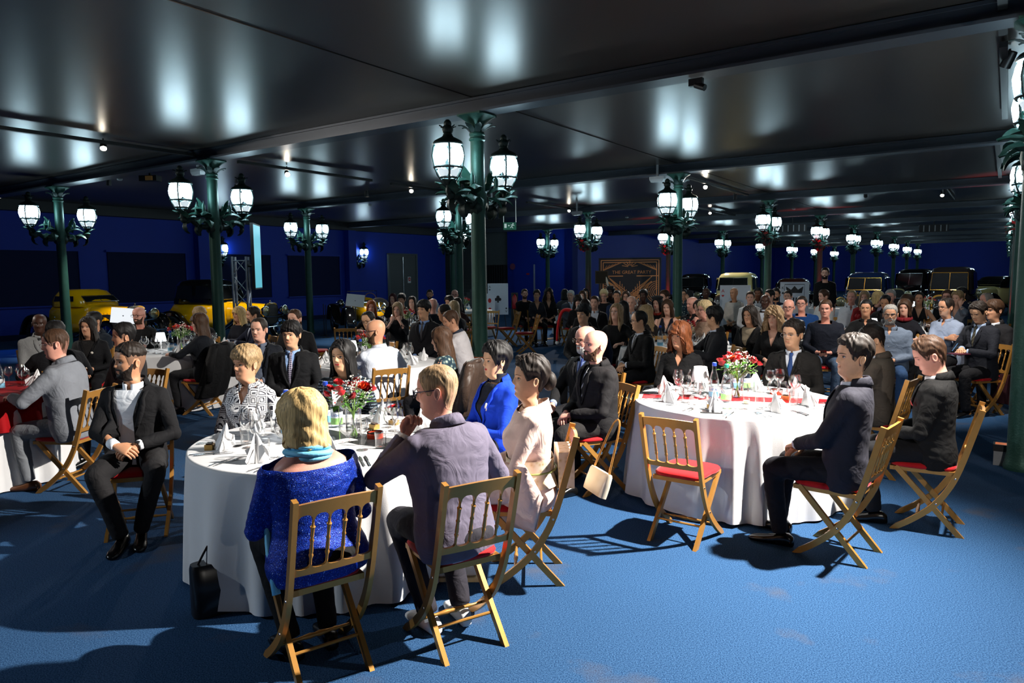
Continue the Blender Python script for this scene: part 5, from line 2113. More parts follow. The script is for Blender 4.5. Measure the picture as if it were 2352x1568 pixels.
def _ramp(nt, fac, stops, const=False):
    r = nt.nodes.new('ShaderNodeValToRGB')
    if const: r.color_ramp.interpolation = 'CONSTANT'
    while len(r.color_ramp.elements) < len(stops): r.color_ramp.elements.new(.5)
    for e, (p, c) in zip(r.color_ramp.elements, stops):
        e.position = p
        e.color = (*c, 1)
    nt.links.new(fac, r.inputs[0])
    return r.outputs[0]


def f_maze(nt, b, co):
    v = nt.nodes.new('ShaderNodeTexVoronoi')
    v.feature = 'DISTANCE_TO_EDGE'
    v.inputs['Scale'].default_value = 17
    v.inputs['Randomness'].default_value = .2
    nt.links.new(co, v.inputs['Vector'])
    w, k = (.78, .78, .80), (.015, .015, .025)
    nt.links.new(_ramp(nt, v.outputs['Distance'], [(0, w), (.06, k), (.13, w), (.25, k), (.33, w)], True), b.inputs['Base Color'])


def f_glitter(nt, b, co):
    v = nt.nodes.new('ShaderNodeTexVoronoi')
    v.inputs['Scale'].default_value = 260
    nt.links.new(co, v.inputs['Vector'])
    c = _ramp(nt, v.outputs['Color'], [(0, (.001, .008, .10)), (.55, (.003, .02, .26)), (.86, (.01, .06, .5)), (.95, (.30, .45, .9))])
    nt.links.new(c, b.inputs['Base Color'])
    b.inputs['Metallic'].default_value = .35
    b.inputs['Roughness'].default_value = .42
    bp = nt.nodes.new('ShaderNodeBump')
    bp.inputs['Strength'].default_value = .5
    bp.inputs['Distance'].default_value = .003
    nt.links.new(v.outputs['Distance'], bp.inputs['Height'])
    nt.links.new(bp.outputs[0], b.inputs['Normal'])


def f_tweed(nt, b, co):
    w = nt.nodes.new('ShaderNodeTexWave')
    w.bands_direction = 'Z'
    w.inputs['Scale'].default_value = 14
    w.inputs['Distortion'].default_value = 1.5
    nt.links.new(co, w.inputs['Vector'])
    n = nt.nodes.new('ShaderNodeTexNoise')
    n.inputs['Scale'].default_value = 120
    nt.links.new(co, n.inputs['Vector'])
    m = nt.nodes.new('ShaderNodeMath')
    m.operation = 'MULTIPLY'
    nt.links.new(w.outputs['Fac'], m.inputs[0])
    nt.links.new(n.outputs['Fac'], m.inputs[1])
    nt.links.new(_ramp(nt, m.outputs[0], [(0, (.006, .010, .016)), (.40, (.008, .014, .022)), (.5, (.20, .28, .34)), (.62, (.35, .42, .48))]), b.inputs['Base Color'])


def f_plaid(nt, b, co):
    mx = None
    outs = []
    for d in ('Z', 'DIAGONAL'):
        w = nt.nodes.new('ShaderNodeTexWave')
        w.bands_direction = d if d != 'DIAGONAL' else 'X'
        w.inputs['Scale'].default_value = 16
        nt.links.new(co, w.inputs['Vector'])
        outs.append(w.outputs['Fac'])
    m = nt.nodes.new('ShaderNodeMath')
    m.operation = 'MAXIMUM'
    nt.links.new(outs[0], m.inputs[0])
    nt.links.new(outs[1], m.inputs[1])
    nt.links.new(_ramp(nt, m.outputs[0], [(0, (.05, .045, .09)), (.75, (.10, .09, .15)), (.93, (.45, .42, .5))]), b.inputs['Base Color'])


def stripes(c0, c1, scale, direction='DIAGONAL', edge=.8):
    def f(nt, b, co):
        w = nt.nodes.new('ShaderNodeTexWave')
        w.bands_direction = direction
        w.inputs['Scale'].default_value = scale
        nt.links.new(co, w.inputs['Vector'])
        nt.links.new(_ramp(nt, w.outputs['Fac'], [(0, c0), (edge, c0), (edge + .06, c1)]), b.inputs['Base Color'])
    return f


def f_floral(nt, b, co):
    v = nt.nodes.new('ShaderNodeTexVoronoi')
    v.inputs['Scale'].default_value = 22
    nt.links.new(co, v.inputs['Vector'])
    nt.links.new(_ramp(nt, v.outputs['Distance'], [(0, (.45, .5, .42)), (.2, (.30, .36, .30)), (.4, (.02, .05, .07)), (.8, (.01, .02, .03))]), b.inputs['Base Color'])


MAZE = node_mat('maze_print_blouse', f_maze)
GLITTER = node_mat('blue_glitter_knit', f_glitter)
TWEED = node_mat('dark_tweed', f_tweed)
PLAID = node_mat('plaid_tie', f_plaid)
STRIPE_TIE = node_mat('striped_tie', stripes((.015, .01, .012), (.25, .16, .14), 18))
PIN_TIE = node_mat('black_tie_white_stripes', stripes((.006, .006, .008), (.35, .36, .38), 9))
OLIVE_TIE = node_mat('olive_striped_tie', stripes((.05, .045, .03), (.14, .13, .09), 14))
FLORAL = node_mat('floral_print', f_floral)
CAMO = node_mat('mottled_shirt', f_floral)
STRIPED_POLO = node_mat('dark_striped_polo', stripes((.010, .010, .012), (.40, .40, .40), 3.2, 'Z', .88))

# ---------------------------------------------------------------- the guests; u, v = where the crown of the head is
P = {}


def p(key, label, u, v, face, body, **k):
    P[key] = person(label, (u, v), face, body, **k)


BK, CH, NV_ = (17, 17, 20), (33, 32, 35), (22, 26, 42)
# front tables
p('beardman', 'bearded man in black suit and open white shirt with hands clasped', 297, 789, 66, 12, top='opensuit', col=BK, shirt=(232, 236, 242), hair='fade', hc='dark', skin='olive', beard='full', pose='clasp', lod=0, zt=1.312, lean=2, pants=(26, 25, 27), legs='ankles', knee=.06, v_z=.16, opts=('wide',), twist=4)
p('greyman', 'man with rimless glasses in light grey suit seen from behind, far left', 122, 752, 92, 128, top='suit', col=(122, 126, 134), shirt=(225, 230, 240), hair='crop', hc='brown', skin='pink', spec='silver', pose='table', lod=0, zt=1.36, lean=8, pants=(120, 124, 130), shoes=(96, 58, 34), w=1.08, d=1.08)
p('blonde', 'woman with blond bob in glittering blue sweater seen from behind', 690, 908, 126, 161, top='glitter', col=GLITTER, fem=True, hair='bob', hc='blond', skin='pink', spec='dark', pose='lap', lod=0, zt=1.226, lean=7, w=1.22, d=1.2, pants=(14, 14, 16), legs='tuck')
p('greysuit', 'man with short fair hair and glasses in mauve-grey suit, hand at chin', 1000, 837, 100, 155, top='suit', col=(104, 98, 116), shirt=(240, 240, 245), hair='crop', hc='sandy', skin='pink', spec='blue', pose='chinL', lod=0, zt=1.33, lean=9, w=1.10, d=1.08, pants=(40, 38, 46), shoes=(225, 225, 225), legs='tuck')
p('kimono', 'woman in pale pink kimono with dark updo sitting upright', 1222, 826, 74, 90, top='crew', col=(236, 205, 192), fem=True, hair='bun', hc='dark', skin='asian', pose='lap', lod=0, zt=1.27, lean=0, w=1.12, d=1.14, legs='kimono', pitch=4)
p('bluejacket', 'woman in bright blue jacket with short black wavy hair', 1140, 796, 62, 60, top='jacket', col=(18, 62, 196), shirt=(28, 30, 44), fem=True, hair='fluffy', hc='black', skin='asian', pose='lap', lod=0, zt=1.24, lean=0, w=1.1, d=1.12, lips='red', opts=('turtle',), pants=(14, 15, 24), v_z=.22)
p('maze', 'woman with blond pixie cut in white blouse with dark maze print', 565, 803, 52, 18, top='blouse', col=MAZE, fem=True, hair='pixie', hc='ash', skin='tan', pose='lap', lod=0, zt=1.24, lean=2, twist=6)
p('tweed', 'woman with long black hair and red lips in dark tweed top', 787, 786, 34, 8, top='knit', col=TWEED, fem=True, hair='long', hc='black', skin='asian', pose='lap', lod=0, zt=1.25, lean=2, lips='red')
p('baldbeard', 'bald man with long brown beard in black shirt and black suit', 1370, 759, 60, 62, top='suit', col=(26, 25, 27), shirt=(12, 12, 14), tie=PIN_TIE, hair='bald', hc='brown', skin='pink', beard=('long', 'brown'), pose='lap', lod=0, zt=1.3, lean=3, w=1.1, d=1.08, pants=(30, 28, 28), pitch=5, v_z=.26)
p('roundglasses', 'bald older man with round glasses and white beard in dark suit', 1345, 750, 56, 40, top='suit', col=(20, 20, 22), shirt=(150, 170, 215), tie=(30, 50, 110), hair='bald', hc='white', skin='pink', beard=('full', 'white'), spec='brown', pose='knees', lod=0, zt=1.29, lean=4, w=1.08)
p('auburn', 'woman with auburn shag haircut in black shirt at the right table', 1562, 744, 34, 4, top='blouse', col=(15, 15, 17), fem=True, hair='shag', hc='auburn', skin='tan', pose='lap', lod=0, zt=1.27)
p('bluetie', 'man with rimless glasses in dark suit and blue tie at the right table', 1822, 738, 32, 8, top='suit', col=(34, 32, 31), shirt=(222, 228, 240), tie=(28, 66, 128), hair='short', hc='dark', skin='asian', spec='silver', pose='lap', lod=0, zt=1.3)
p('sideman', 'man with quiff in dark suit in profile on the near right chair', 1966, 768, 62, 106, top='suit', col=(36, 36, 46), shirt=(205, 215, 232), hair='quiff', hc='dark', skin='asian', pose='lap', lod=0, zt=1.374, lean=-2, pants=(22, 22, 28), w=1.02)
p('redpocket', 'man in black suit with red pocket square looking down at the right', 2120, 778, 82, 93, top='suit', col=(16, 16, 17), shirt=(232, 232, 235), hair='short', hc='brown', skin='pink', pose='lap', lod=0, zt=1.294, lean=2, pitch=-22, closed=True)
p('brownjacket', 'man in brown-grey jacket half hidden behind the quiff-haired man', 1992, 752, 78, 108, top='suit', col=(86, 78, 70), shirt=(200, 205, 215), hair='short', hc='dark', skin='asian', pose='lap', lod=1, zt=1.27, pitch=-20)
# dark tables on the left
p('profile', 'young man with slick dark hair in profile behind the bearded man', 282, 742, 84, 55, top='suit', col=CH, shirt=(190, 190, 185), hair='short', hc='black', skin='tan', pose='lap', lod=1, zt=1.33)
p('longdark', 'woman with long dark hair and round brooch in black coat', 201, 729, 28, 15, top='jacket', col=BK, shirt=(30, 28, 28), fem=True, hair='long', hc='dark', skin='tan', pose='lap', lod=1, zt=1.281, opts=('nocollar',))
p('leftdark', 'dark-haired man behind the woman with the round brooch', 214, 714, 62, 40, top='suit', col=(26, 34, 44), shirt=(60, 66, 80), hair='crop', hc='black', skin='tan', pose='lap', lod=2, zt=1.339)
p('bowtie', 'bald dark-skinned man with black bow tie in light grey jacket', 90, 720, 8, -18, top='suit', col=(140, 140, 140), shirt=(150, 150, 150), hair='bald', hc='black', skin='dark', pose='lap', lod=1, zt=1.33, w=1.1)
p('capman', 'guest in black with black hair seen from behind, far left', 126, 737, 170, 170, top='crew', col=(12, 13, 18), hair='short', hc='black', skin='tan', pose='table', lod=1, zt=1.335, w=1.08)
p('leftglasses', 'bald bearded man with dark glasses before the yellow coupe', 318, 703, 34, 20, top='crew', col=(15, 15, 17), hair='bald', hc='brown', skin='pink', beard='full', spec='dark', pose='table', lod=1, zt=1.356)
p('brownprofile', 'woman with long brown hair and glasses in profile with black coat', 457, 721, 82, 128, top='knit', col=(12, 16, 24), fem=True, hair='longfr', hc='brown', skin='fair', spec='brown', pose='table', lod=1, zt=1.295)
p('curlyblond', 'guest with short curly blond hair behind the long brown hair', 458, 708, 170, 165, top='crew', col=(14, 15, 18), hair='fluffy', hc='ash', skin='fair', pose='table', lod=2, zt=1.293, fem=True)
p('blondeleft', 'woman with long straight blond hair beside the navy suit man', 548, 706, 52, 40, top='crew', col=(20, 22, 32), fem=True, hair='longfr', hc='blond', skin='tan', pose='lap', lod=1, zt=1.27)
p('navyleft', 'young man with goatee in navy suit turned to the stage', 580, 705, 74, 70, top='suit', col=(24, 28, 48), shirt=(190, 195, 210), hair='short', hc='dark', skin='tan', beard=('goatee', 'dark'), pose='table', lod=1, zt=1.31)
p('slick', 'young man with slicked hair and open grey collar in dark jacket', 594, 731, 28, 12, top='opensuit', col=(18, 22, 30), shirt=(96, 104, 122), hair='recede', hc='dark', skin='fair', pose='lap', lod=0, zt=1.31, v_z=.22)
p('plaidtie', 'man with black fringe in dark suit, blue shirt and plaid tie', 668, 738, 26, 14, top='suit', col=(16, 17, 20), shirt=(140, 170, 215), tie=PLAID, hair='fringe', hc='black', skin='asian', pose='lap', lod=0, zt=1.33, w=1.05, v_z=.24)
p('longhairsuit', 'guest with long brown hair in black suit and white shirt', 676, 710, 30, 10, top='opensuit', col=(18, 18, 21), shirt=(225, 228, 232), hair='sleek', hc='brown', skin='fair', pose='hold', lod=1, zt=1.33, v_z=.22)
p('whiteshirt', 'bald bearded man with blue glasses in white shirt from behind', 862, 733, 92, 160, top='shirt', col=(205, 212, 225), shirt=(205, 212, 225), hair='bald', hc='brown', skin='tan', beard=('full', 'brown'), spec='blue', pose='table', lod=0, zt=1.32, w=1.12, d=1.05, lean=6)
p('tiltglasses', 'man with rimless glasses and black hair leaning over the table', 842, 717, 34, 34, top='suit', col=(22, 20, 21), shirt=(215, 215, 220), hair='recede', hc='black', skin='asian', spec='dark', pose='table', lod=1, zt=1.28, lean=10, roll=8)
p('youngsuit', 'young man with black mop hair in dark suit and grey tie', 973, 685, 38, 28, top='suit', col=(20, 20, 25), shirt=(120, 150, 200), tie=(52, 52, 60), hair='fringe', hc='black', skin='asian', pose='lap', lod=1, zt=1.441, w=1.04)
p('polo', 'man in white polo shirt with both hands folded at his mouth', 1030, 710, 82, 104, top='polo', col=(222, 216, 218), shirt=(52, 60, 76), hair='crop', hc='brown', skin='tan', beard=('stubble', 'brown'), pose='mouth', lod=0, zt=1.345, lean=18, w=1.1)
p('floral', 'woman with long brown hair in red and floral sleeveless dress', 1012, 757, 94, 112, top='tee', col=FLORAL, fem=True, hair='long', hc='brown', skin='tan', pose='lap', lod=1, zt=1.22, lean=6)
p('redhair', 'woman with long red hair before the spare wheel', 853, 690, 6, 4, top='crew', col=(16, 16, 18), fem=True, hair='long', hc='red', skin='pink', pose='table', lod=2, zt=1.318)
p('winehair', 'woman with dark red hair and red lips in black', 902, 673, 16, 10, top='crew', col=(14, 14, 16), fem=True, hair='long', hc='wine', skin='fair', pose='lap', lod=2, zt=1.36, lips='red')
p('darkfringe', 'young bearded man with black fringe beside the dark red hair', 922, 673, 14, 8, top='crew', col=(20, 20, 24), hair='fringe', hc='black', skin='tan', beard=('stubble', 'black'), pose='lap', lod=2, zt=1.38)
p('whitetop', 'pale woman with long dark hair in black sleeveless dress, far left', 946, 680, 10, 5, top='dress', col=(14, 14, 17), fem=True, hair='long', hc='dark', skin='fair', pose='lap', lod=2, zt=1.337)
p('handmouth', 'woman with parted blond hair resting chin on her hands', 913, 696, 18, 10, top='crew', col=(24, 24, 28), fem=True, hair='bobpart', hc='sandy', skin='fair', pose='chin', lod=2, zt=1.28)
p('darkbeard', 'man with dark beard in white shirt near the stairs', 987, 662, 4, 0, top='shirt', col=(200, 205, 215), shirt=(200, 205, 215), hair='crop', hc='dark', skin='tan', beard='full', pose='lap', lod=2, zt=1.44)
p('baldback', 'bald man in black printed shirt seen from behind', 993, 684, 140, 150, top='tee', col=(16, 18, 28), hair='bald', hc='brown', skin='pink', pose='table', lod=2, zt=1.348)
p('farglasses', 'bald man with glasses near the stair column', 1044, 661, 2, 0, top='crew', col=(30, 30, 36), hair='bald', hc='brown', skin='pink', spec='dark', pose='lap', lod=2, zt=1.464)
p('curlydark', 'woman with dark wavy hair by the stair column', 1032, 681, 40, 30, top='crew', col=(30, 26, 26), fem=True, hair='fluffy', hc='dark', skin='tan', pose='table', lod=2, zt=1.32)
p('darkback', 'woman with dark hair seen from behind by the roses', 1050, 684, 175, 170, top='crew', col=(50, 24, 22), fem=True, hair='bobpart', hc='dark', skin='tan', pose='table', lod=2, zt=1.32)
p('ashback', 'woman with ash blond hair in dark jacket seen from behind', 1042, 690, 160, 150, top='knit', col=(18, 20, 28), fem=True, hair='long', hc='ash', skin='fair', pose='table', lod=2, zt=1.34)
p('baldingmid', 'balding man with glasses behind the white polo man', 1020, 698, 98, 100, top='crew', col=(30, 30, 34), hair='recede', hc='dark', skin='olive', spec='silver', pose='table', lod=2, zt=1.338)
# by the block wall
p('wallman', 'bearded man in black sitting by the blue door', 1205, 661, -10, -22, top='crew', col=(14, 14, 18), hair='crop', hc='brown', skin='fair', beard='full', pose='lap', lod=2, zt=1.42, w=1.1)
p('wallwoman', 'woman with tied dark hair in dark V-neck by the blue door', 1233, 665, 2, -12, top='vneck', col=(34, 34, 40), fem=True, hair='bun', hc='dark', skin='tan', pose='lap', lod=2, zt=1.384)
p('wallcurly', 'woman with dark curly hair in black by the blue door', 1260, 661, 0, -6, top='vneck', col=(12, 12, 14), fem=True, hair='curly', hc='dark', skin='tan', pose='lap', lod=2, zt=1.416)
p('greyback', 'guest in grey jacket seen from behind at the bluish table', 1297, 663, 178, 175, top='suit', col=(70, 72, 78), shirt=(120, 120, 125), hair='bobpart', hc='black', skin='dark', fem=True, pose='table', lod=2, zt=1.38)
p('whitehair', 'white-haired man in grey suit at the bluish table', 1311, 666, 16, -24, top='suit', col=(74, 78, 88), shirt=(210, 215, 230), hair='short', hc='white', skin='fair', pose='lap', lod=2, zt=1.374)
p('dkwoman', 'woman with dark fringe beside the white-haired man', 1328, 678, 8, 0, top='crew', col=(15, 13, 16), fem=True, hair='shag', hc='dark', skin='fair', pose='lap', lod=2, zt=1.32)
p('brglasses', 'woman with brown hair and glasses behind the dark fringe', 1338, 666, 8, 4, top='crew', col=(20, 20, 24), fem=True, hair='long', hc='brown', skin='fair', spec='gold', pose='lap', lod=2, zt=1.382)
p('backlong', 'woman with long dark hair at the back of the bluish table', 1346, 660, 4, 0, top='crew', col=(20, 18, 20), fem=True, hair='long', hc='dark', skin='tan', pose='lap', lod=2, zt=1.42)
p('openshirt', 'man with short hair in black jacket and open white shirt', 1366, 678, 14, 6, top='opensuit', col=(14, 14, 17), shirt=(200, 205, 215), hair='crop', hc='brown', skin='fair', beard=('stubble', 'brown'), pose='lap', lod=2, zt=1.36, v_z=.22)
p('midwoman', 'woman with dark hair half hidden behind the black jacket', 1344, 688, 10, 0, top='crew', col=(16, 14, 16), fem=True, hair='bobpart', hc='dark', skin='pink', pose='lap', lod=2, zt=1.32)
p('updo', 'woman with blond updo and glasses looking down', 1387, 664, 8, 0, top='crew', col=(16, 16, 20), fem=True, hair='fluffy', hc='fair', skin='fair', spec='blue', pose='table', lod=2, zt=1.403, pitch=-12)
p('navysweater', 'man with short dark hair in navy sweater before the backdrop', 1417, 664, 8, 4, top='crew', col=(28, 44, 76), hair='crop', hc='black', skin='tan', pose='lap', lod=2, zt=1.42, w=1.08)
p('brwoman', 'woman with long brown hair and glasses before the backdrop', 1438, 667, 8, 0, top='crew', col=(40, 34, 36), fem=True, hair='long', hc='brown', skin='fair', spec='dark', pose='lap', lod=2, zt=1.378)
p('shavedman', 'man with shaved head in dark jacket and patterned shirt', 1450, 677, 10, 5, top='opensuit', col=(16, 18, 26), shirt=(150, 160, 175), hair='bald', hc='brown', skin='fair', pose='lap', lod=2, zt=1.381, v_z=.22)
p('blackback', 'woman with long black hair seen from behind', 1432, 691, 178, 178, top='crew', col=(10, 10, 12), fem=True, hair='long', hc='black', skin='fair', pose='table', lod=2, zt=1.33)
p('feather', 'dark-skinned guest with feathered hat before the backdrop', 1402, 655, 10, 5, top='crew', col=(18, 16, 18), fem=True, hair='fluffy', hc='black', skin='dark', pose='lap', lod=2, zt=1.48)
p('darkupdo', 'dark-skinned woman with updo and hand at her chin', 1478, 663, 14, 10, top='crew', col=(120, 112, 104), fem=True, hair='bun', hc='black', skin='dark', pose='chinR', lod=2, zt=1.422)
p('hatlady', 'woman in black beret with red scarf', 1510, 681, 26, 20, top='crew', col=(16, 15, 17), fem=True, hair='bobpart', hc='black', skin='fair', pose='lap', lod=2, zt=1.339, lips='red')
p('curlyman', 'man with tousled brown hair in white shirt', 1526, 665, 40, 30, top='shirt', col=(215, 210, 205), shirt=(215, 210, 205), hair='quiff', hc='brown', skin='fair', pose='lap', lod=2, zt=1.42)
p('vneckdress', 'woman with brown hair in navy V-neck dress and pendant', 1533, 687, 16, 10, top='dress', col=(16, 18, 32), fem=True, hair='long', hc='brown', skin='fair', pose='lap', lod=1, zt=1.34, w=1.18, d=1.15, pitch=-6, v_z=.30)
p('ashlong', 'woman with long ash hair seen from behind beside the balding man', 1484, 702, 125, 140, top='crew', col=(30, 26, 26), fem=True, hair='long', hc='ash', skin='fair', pose='table', lod=1, zt=1.275)
p('santaman', 'young man with black bowl cut in black suit beside the santa hat', 1340, 697, 32, 22, top='suit', col=(14, 15, 18), shirt=(215, 222, 235), hair='fringe', hc='black', skin='asian', pose='lap', lod=1, zt=1.37)
p('longblond', 'woman with long light brown hair and glasses in black looking up', 1418, 697, 30, 14, top='crew', col=(14, 14, 16), fem=True, hair='long', hc='sandy', skin='fair', spec='silver', pose='table', lod=1, zt=1.328, pitch=10)
p('baldingsuit', 'balding man with glasses in black suit and grey tie', 1468, 714, 80, 58, top='suit', col=(19, 19, 20), shirt=(215, 222, 236), tie=(120, 122, 126), hair='balding', hc='black', skin='asian', spec='dark', pose='lap', lod=0, zt=1.3)
p('stripetie', 'man with black hair in charcoal suit and striped tie turned away', 1640, 705, 112, 72, top='suit', col=(33, 33, 37), shirt=(205, 215, 235), tie=STRIPE_TIE, hair='quiff', hc='black', skin='asian', pose='table', lod=0, zt=1.340)
p('greyblond', 'woman with grey-blond hair and dark glasses at the middle table', 1618, 692, 56, 40, top='crew', col=(160, 130, 110), fem=True, hair='fluffy', hc='fair', skin='pink', spec='dark', pose='chinR', lod=1, zt=1.327)
p('blackshirt', 'man with shaved head in black shirt by the second column', 1590, 679, 52, 20, top='shirt', col=(15, 17, 22), shirt=(15, 17, 22), hair='bald', hc='brown', skin='pink', beard=('stubble', 'brown'), pose='lap', lod=1, zt=1.38)
p('paleprofile', 'woman with dark hair in half profile beside the shaved head', 1608, 688, 62, 50, top='crew', col=(24, 22, 24), fem=True, hair='bobpart', hc='dark', skin='fair', pose='lap', lod=2, zt=1.334, lips='red')
p('camoman', 'man with glasses in mottled shirt holding his head', 1570, 663, 10, 0, top='shirt', col=CAMO, shirt=(80, 76, 60), hair='crop', hc='dark', skin='tan', spec='dark', pose='headL', lod=2, zt=1.36)
p('darkbald', 'dark-skinned bald man before the silver radiator', 1622, 658, 18, 8, top='crew', col=(16, 16, 20), hair='bald', hc='black', skin='dark', pose='lap', lod=2, zt=1.44)
p('orangebald', 'bald man in white lit orange before the ace of hearts', 1686, 657, 40, 20, top='crew', col=(205, 195, 185), hair='bald', hc='brown', skin='olive', pose='lap', lod=2, zt=1.45)
p('whiteshort', 'man with cropped hair in white shirt beside the ace of hearts', 1724, 666, 6, 0, top='shirt', col=(215, 212, 210), shirt=(215, 212, 210), hair='crop', hc='brown', skin='fair', pose='lap', lod=2, zt=1.408)
p('darksuitfar', 'man in dark suit behind the man with cropped hair', 1742, 658, 12, 5, top='opensuit', col=(16, 16, 20), shirt=(190, 190, 195), hair='short', hc='black', skin='brown', pose='lap', lod=2, zt=1.444, v_z=.22)
p('turtleneck', 'dark-skinned man in grey cardigan and white turtleneck', 1758, 674, 6, 4, top='jacket', col=(112, 104, 100), shirt=(190, 195, 205), hair='bald', hc='black', skin='dark', pose='lap', lod=1, zt=1.38, opts=('turtle',), v_z=.28, w=1.05)
p('hiddenhair', 'man with black hair behind the white turtleneck', 1768, 662, 50, 40, top='crew', col=(20, 22, 30), hair='short', hc='black', skin='fair', pose='lap', lod=2, zt=1.433)
p('navybeard', 'bearded man in navy shirt left of the king card', 1783, 659, 12, 8, top='shirt', col=(18, 30, 56), shirt=(18, 30, 56), hair='short', hc='black', skin='tan', beard='full', pose='lap', lod=2, zt=1.441)
p('kingwhite', 'young man in white shirt before the king card', 1810, 664, 14, 10, top='shirt', col=(222, 222, 225), shirt=(222, 222, 225), hair='crop', hc='dark', skin='fair', pose='lap', lod=2, zt=1.405)
p('stripedpolo', 'bald man with glasses in dark striped polo shirt', 1812, 685, 8, 2, top='shirt', col=STRIPED_POLO, shirt=(20, 20, 22), hair='bald', hc='brown', skin='pink', spec='dark', pose='lap', lod=1, zt=1.36, w=1.05)
p('bluefleece', 'stout man with glasses in blue zip jacket', 1842, 678, 10, 4, top='knit', col=(18, 58, 112), hair='crop', hc='dark', skin='pink', spec='dark', pose='lap', lod=1, zt=1.37, w=1.18, d=1.15)
p('whitebrown', 'man with brown hair in white shirt turned left, far right', 1892, 663, 58, 40, top='shirt', col=(220, 218, 214), shirt=(220, 218, 214), hair='short', hc='brown', skin='fair', beard=('stubble', 'brown'), pose='lap', lod=2, zt=1.418)
p('navycrew', 'man in navy crew-neck sweater and jeans facing the camera', 1897, 685, 8, 2, top='crew', col=(20, 24, 36), hair='crop', hc='brown', skin='pink', pose='hold', lod=0, zt=1.39, pants=(74, 92, 116), w=1.04, knee=.05)
p('darkbobwoman', 'woman with dark bob in black jacket and beige top', 1722, 704, 30, 34, top='jacket', col=(15, 15, 17), shirt=(150, 134, 112), fem=True, hair='bobpart', hc='dark', skin='tan', pose='lap', lod=0, zt=1.293, opts=('nocollar', 'wide'), v_z=.30)
p('curls', 'woman with voluminous ash curls in black wrap dress', 1778, 708, 18, 12, top='vneck', col=(14, 14, 16), fem=True, hair='curly', hc='sandy', skin='fair', pose='lap', lod=0, zt=1.293, v_z=.30)
p('gingerwhite', 'man with ginger hair in white shirt before the black car', 1957, 664, 10, 4, top='shirt', col=(205, 206, 212), shirt=(205, 206, 212), hair='recede', hc='sandy', skin='pink', pose='lap', lod=2, zt=1.415)
p('longlight', 'woman with long light brown hair before the brass headlamp', 1986, 664, 4, 0, top='crew', col=(140, 30, 30), fem=True, hair='long', hc='sandy', skin='fair', pose='lap', lod=2, zt=1.426)
p('blackcollar', 'man with cropped black hair and glasses in black', 1990, 686, 6, 0, top='shirt', col=(13, 13, 15), shirt=(13, 13, 15), hair='crop', hc='black', skin='tan', spec='gold', pose='table', lod=2, zt=1.36)
p('bobprofile', 'woman with blond bob turned to the right, far table', 2018, 667, -62, -40, top='crew', col=(14, 14, 16), fem=True, hair='bob', hc='blond', skin='fair', pose='table', lod=2, zt=1.38)
p('darkspecs', 'man with dark hair in dark jacket leaning forward, far table', 2033, 676, 14, 10, top='opensuit', col=(18, 17, 19), shirt=(40, 40, 46), hair='recede', hc='black', skin='olive', pose='table', lod=2, zt=1.356, pitch=-14, lean=10)
p('handsface', 'man with grey hair holding both hands before his face', 2046, 662, 10, 0, top='shirt', col=(160, 150, 175), shirt=(160, 150, 175), hair='short', hc='grey', skin='pink', pose='mouth', lod=2, zt=1.432)
p('greybeard', 'grey-bearded man with dark glasses in blue-grey shirt and jeans', 2046, 698, 2, 4, top='shirt', col=(104, 116, 134), shirt=(104, 116, 134), hair='crop', hc='grey', skin='tan', beard=('full', 'grey'), spec='dark', pose='lap', lod=0, zt=1.345, pants=(44, 70, 106), w=1.15, d=1.12, belly=.04, knee=.06)
p('redscarf', 'woman with brown hair and dark red scarf smiling', 2078, 686, 8, 2, top='crew', col=(20, 20, 28), fem=True, hair='bobpart', hc='brown', skin='fair', pose='table', lod=2, zt=1.351)
p('brownturned', 'woman with brown hair turned to the right behind the red scarf', 2085, 675, -100, -80, top='crew', col=(20, 20, 24), fem=True, hair='bobpart', hc='brown', skin='fair', pose='table', lod=2, zt=1.351)
p('slimface', 'woman with black hair behind the far right bright table', 2112, 668, 4, 0, top='dress', col=(20, 18, 20), fem=True, hair='sleek', hc='black', skin='tan', pose='table', lod=2, zt=1.378, lips='red')
p('lightblue', 'balding man with glasses and folded arms in light blue shirt', 2174, 681, 48, 26, top='shirt', col=(150, 162, 186), shirt=(40, 60, 105), hair='recede', hc='dark', skin='tan', beard=('stubble', 'grey'), spec='dark', pose='cross', lod=1, zt=1.40)
p('armhair', 'woman with grey-brown hair resting head on her raised hand', 2200, 667, 30, 30, top='vneck', col=(130, 136, 150), fem=True, hair='bun', hc='ash', skin='fair', pose='headL', lod=2, zt=1.387)
p('hiddenface', 'young man with dark hair before the brass radiator', 2176, 664, 8, 0, top='crew', col=(20, 20, 26), hair='short', hc='brown', skin='pink', pose='lap', lod=2, zt=1.399)
p('navyfar', 'man with dark hair in navy shirt at the far right', 2209, 656, 60, 40, top='shirt', col=(20, 28, 50), shirt=(20, 28, 50), hair='short', hc='black', skin='tan', pose='lap', lod=2, zt=1.456)
p('baldfar', 'bald older man behind the writing man', 2266, 669, 58, 40, top='shirt', col=(60, 66, 80), shirt=(60, 66, 80), hair='balding', hc='grey', skin='pink', pose='lap', lod=2, zt=1.40)
p('writer', 'man in dark suit and olive tie writing with a blue pen', 2243, 691, 34, 42, top='suit', col=(28, 30, 38), shirt=(165, 185, 215), tie=OLIVE_TIE, hair='short', hc='dark', skin='asian', pose='write', lod=0, zt=1.385, pitch=-18, lean=6)
p('lastsuit', 'young man with brown fringe in dark suit at the right edge', 2284, 686, 44, 36, top='suit', col=(30, 29, 32), shirt=(215, 218, 225), tie=(22, 22, 26), hair='fringe', hc='brown', skin='tan', pose='lap', lod=1, zt=1.396)
p('stander', 'bearded man in black standing by the red-lit column', 1896, 611, 8, 0, top='crew', col=(10, 10, 12), hair='crop', hc='dark', skin='fair', beard='full', pose='stand', lod=2, zt=1.875, stand=True, group='guests standing')
run_remesh()
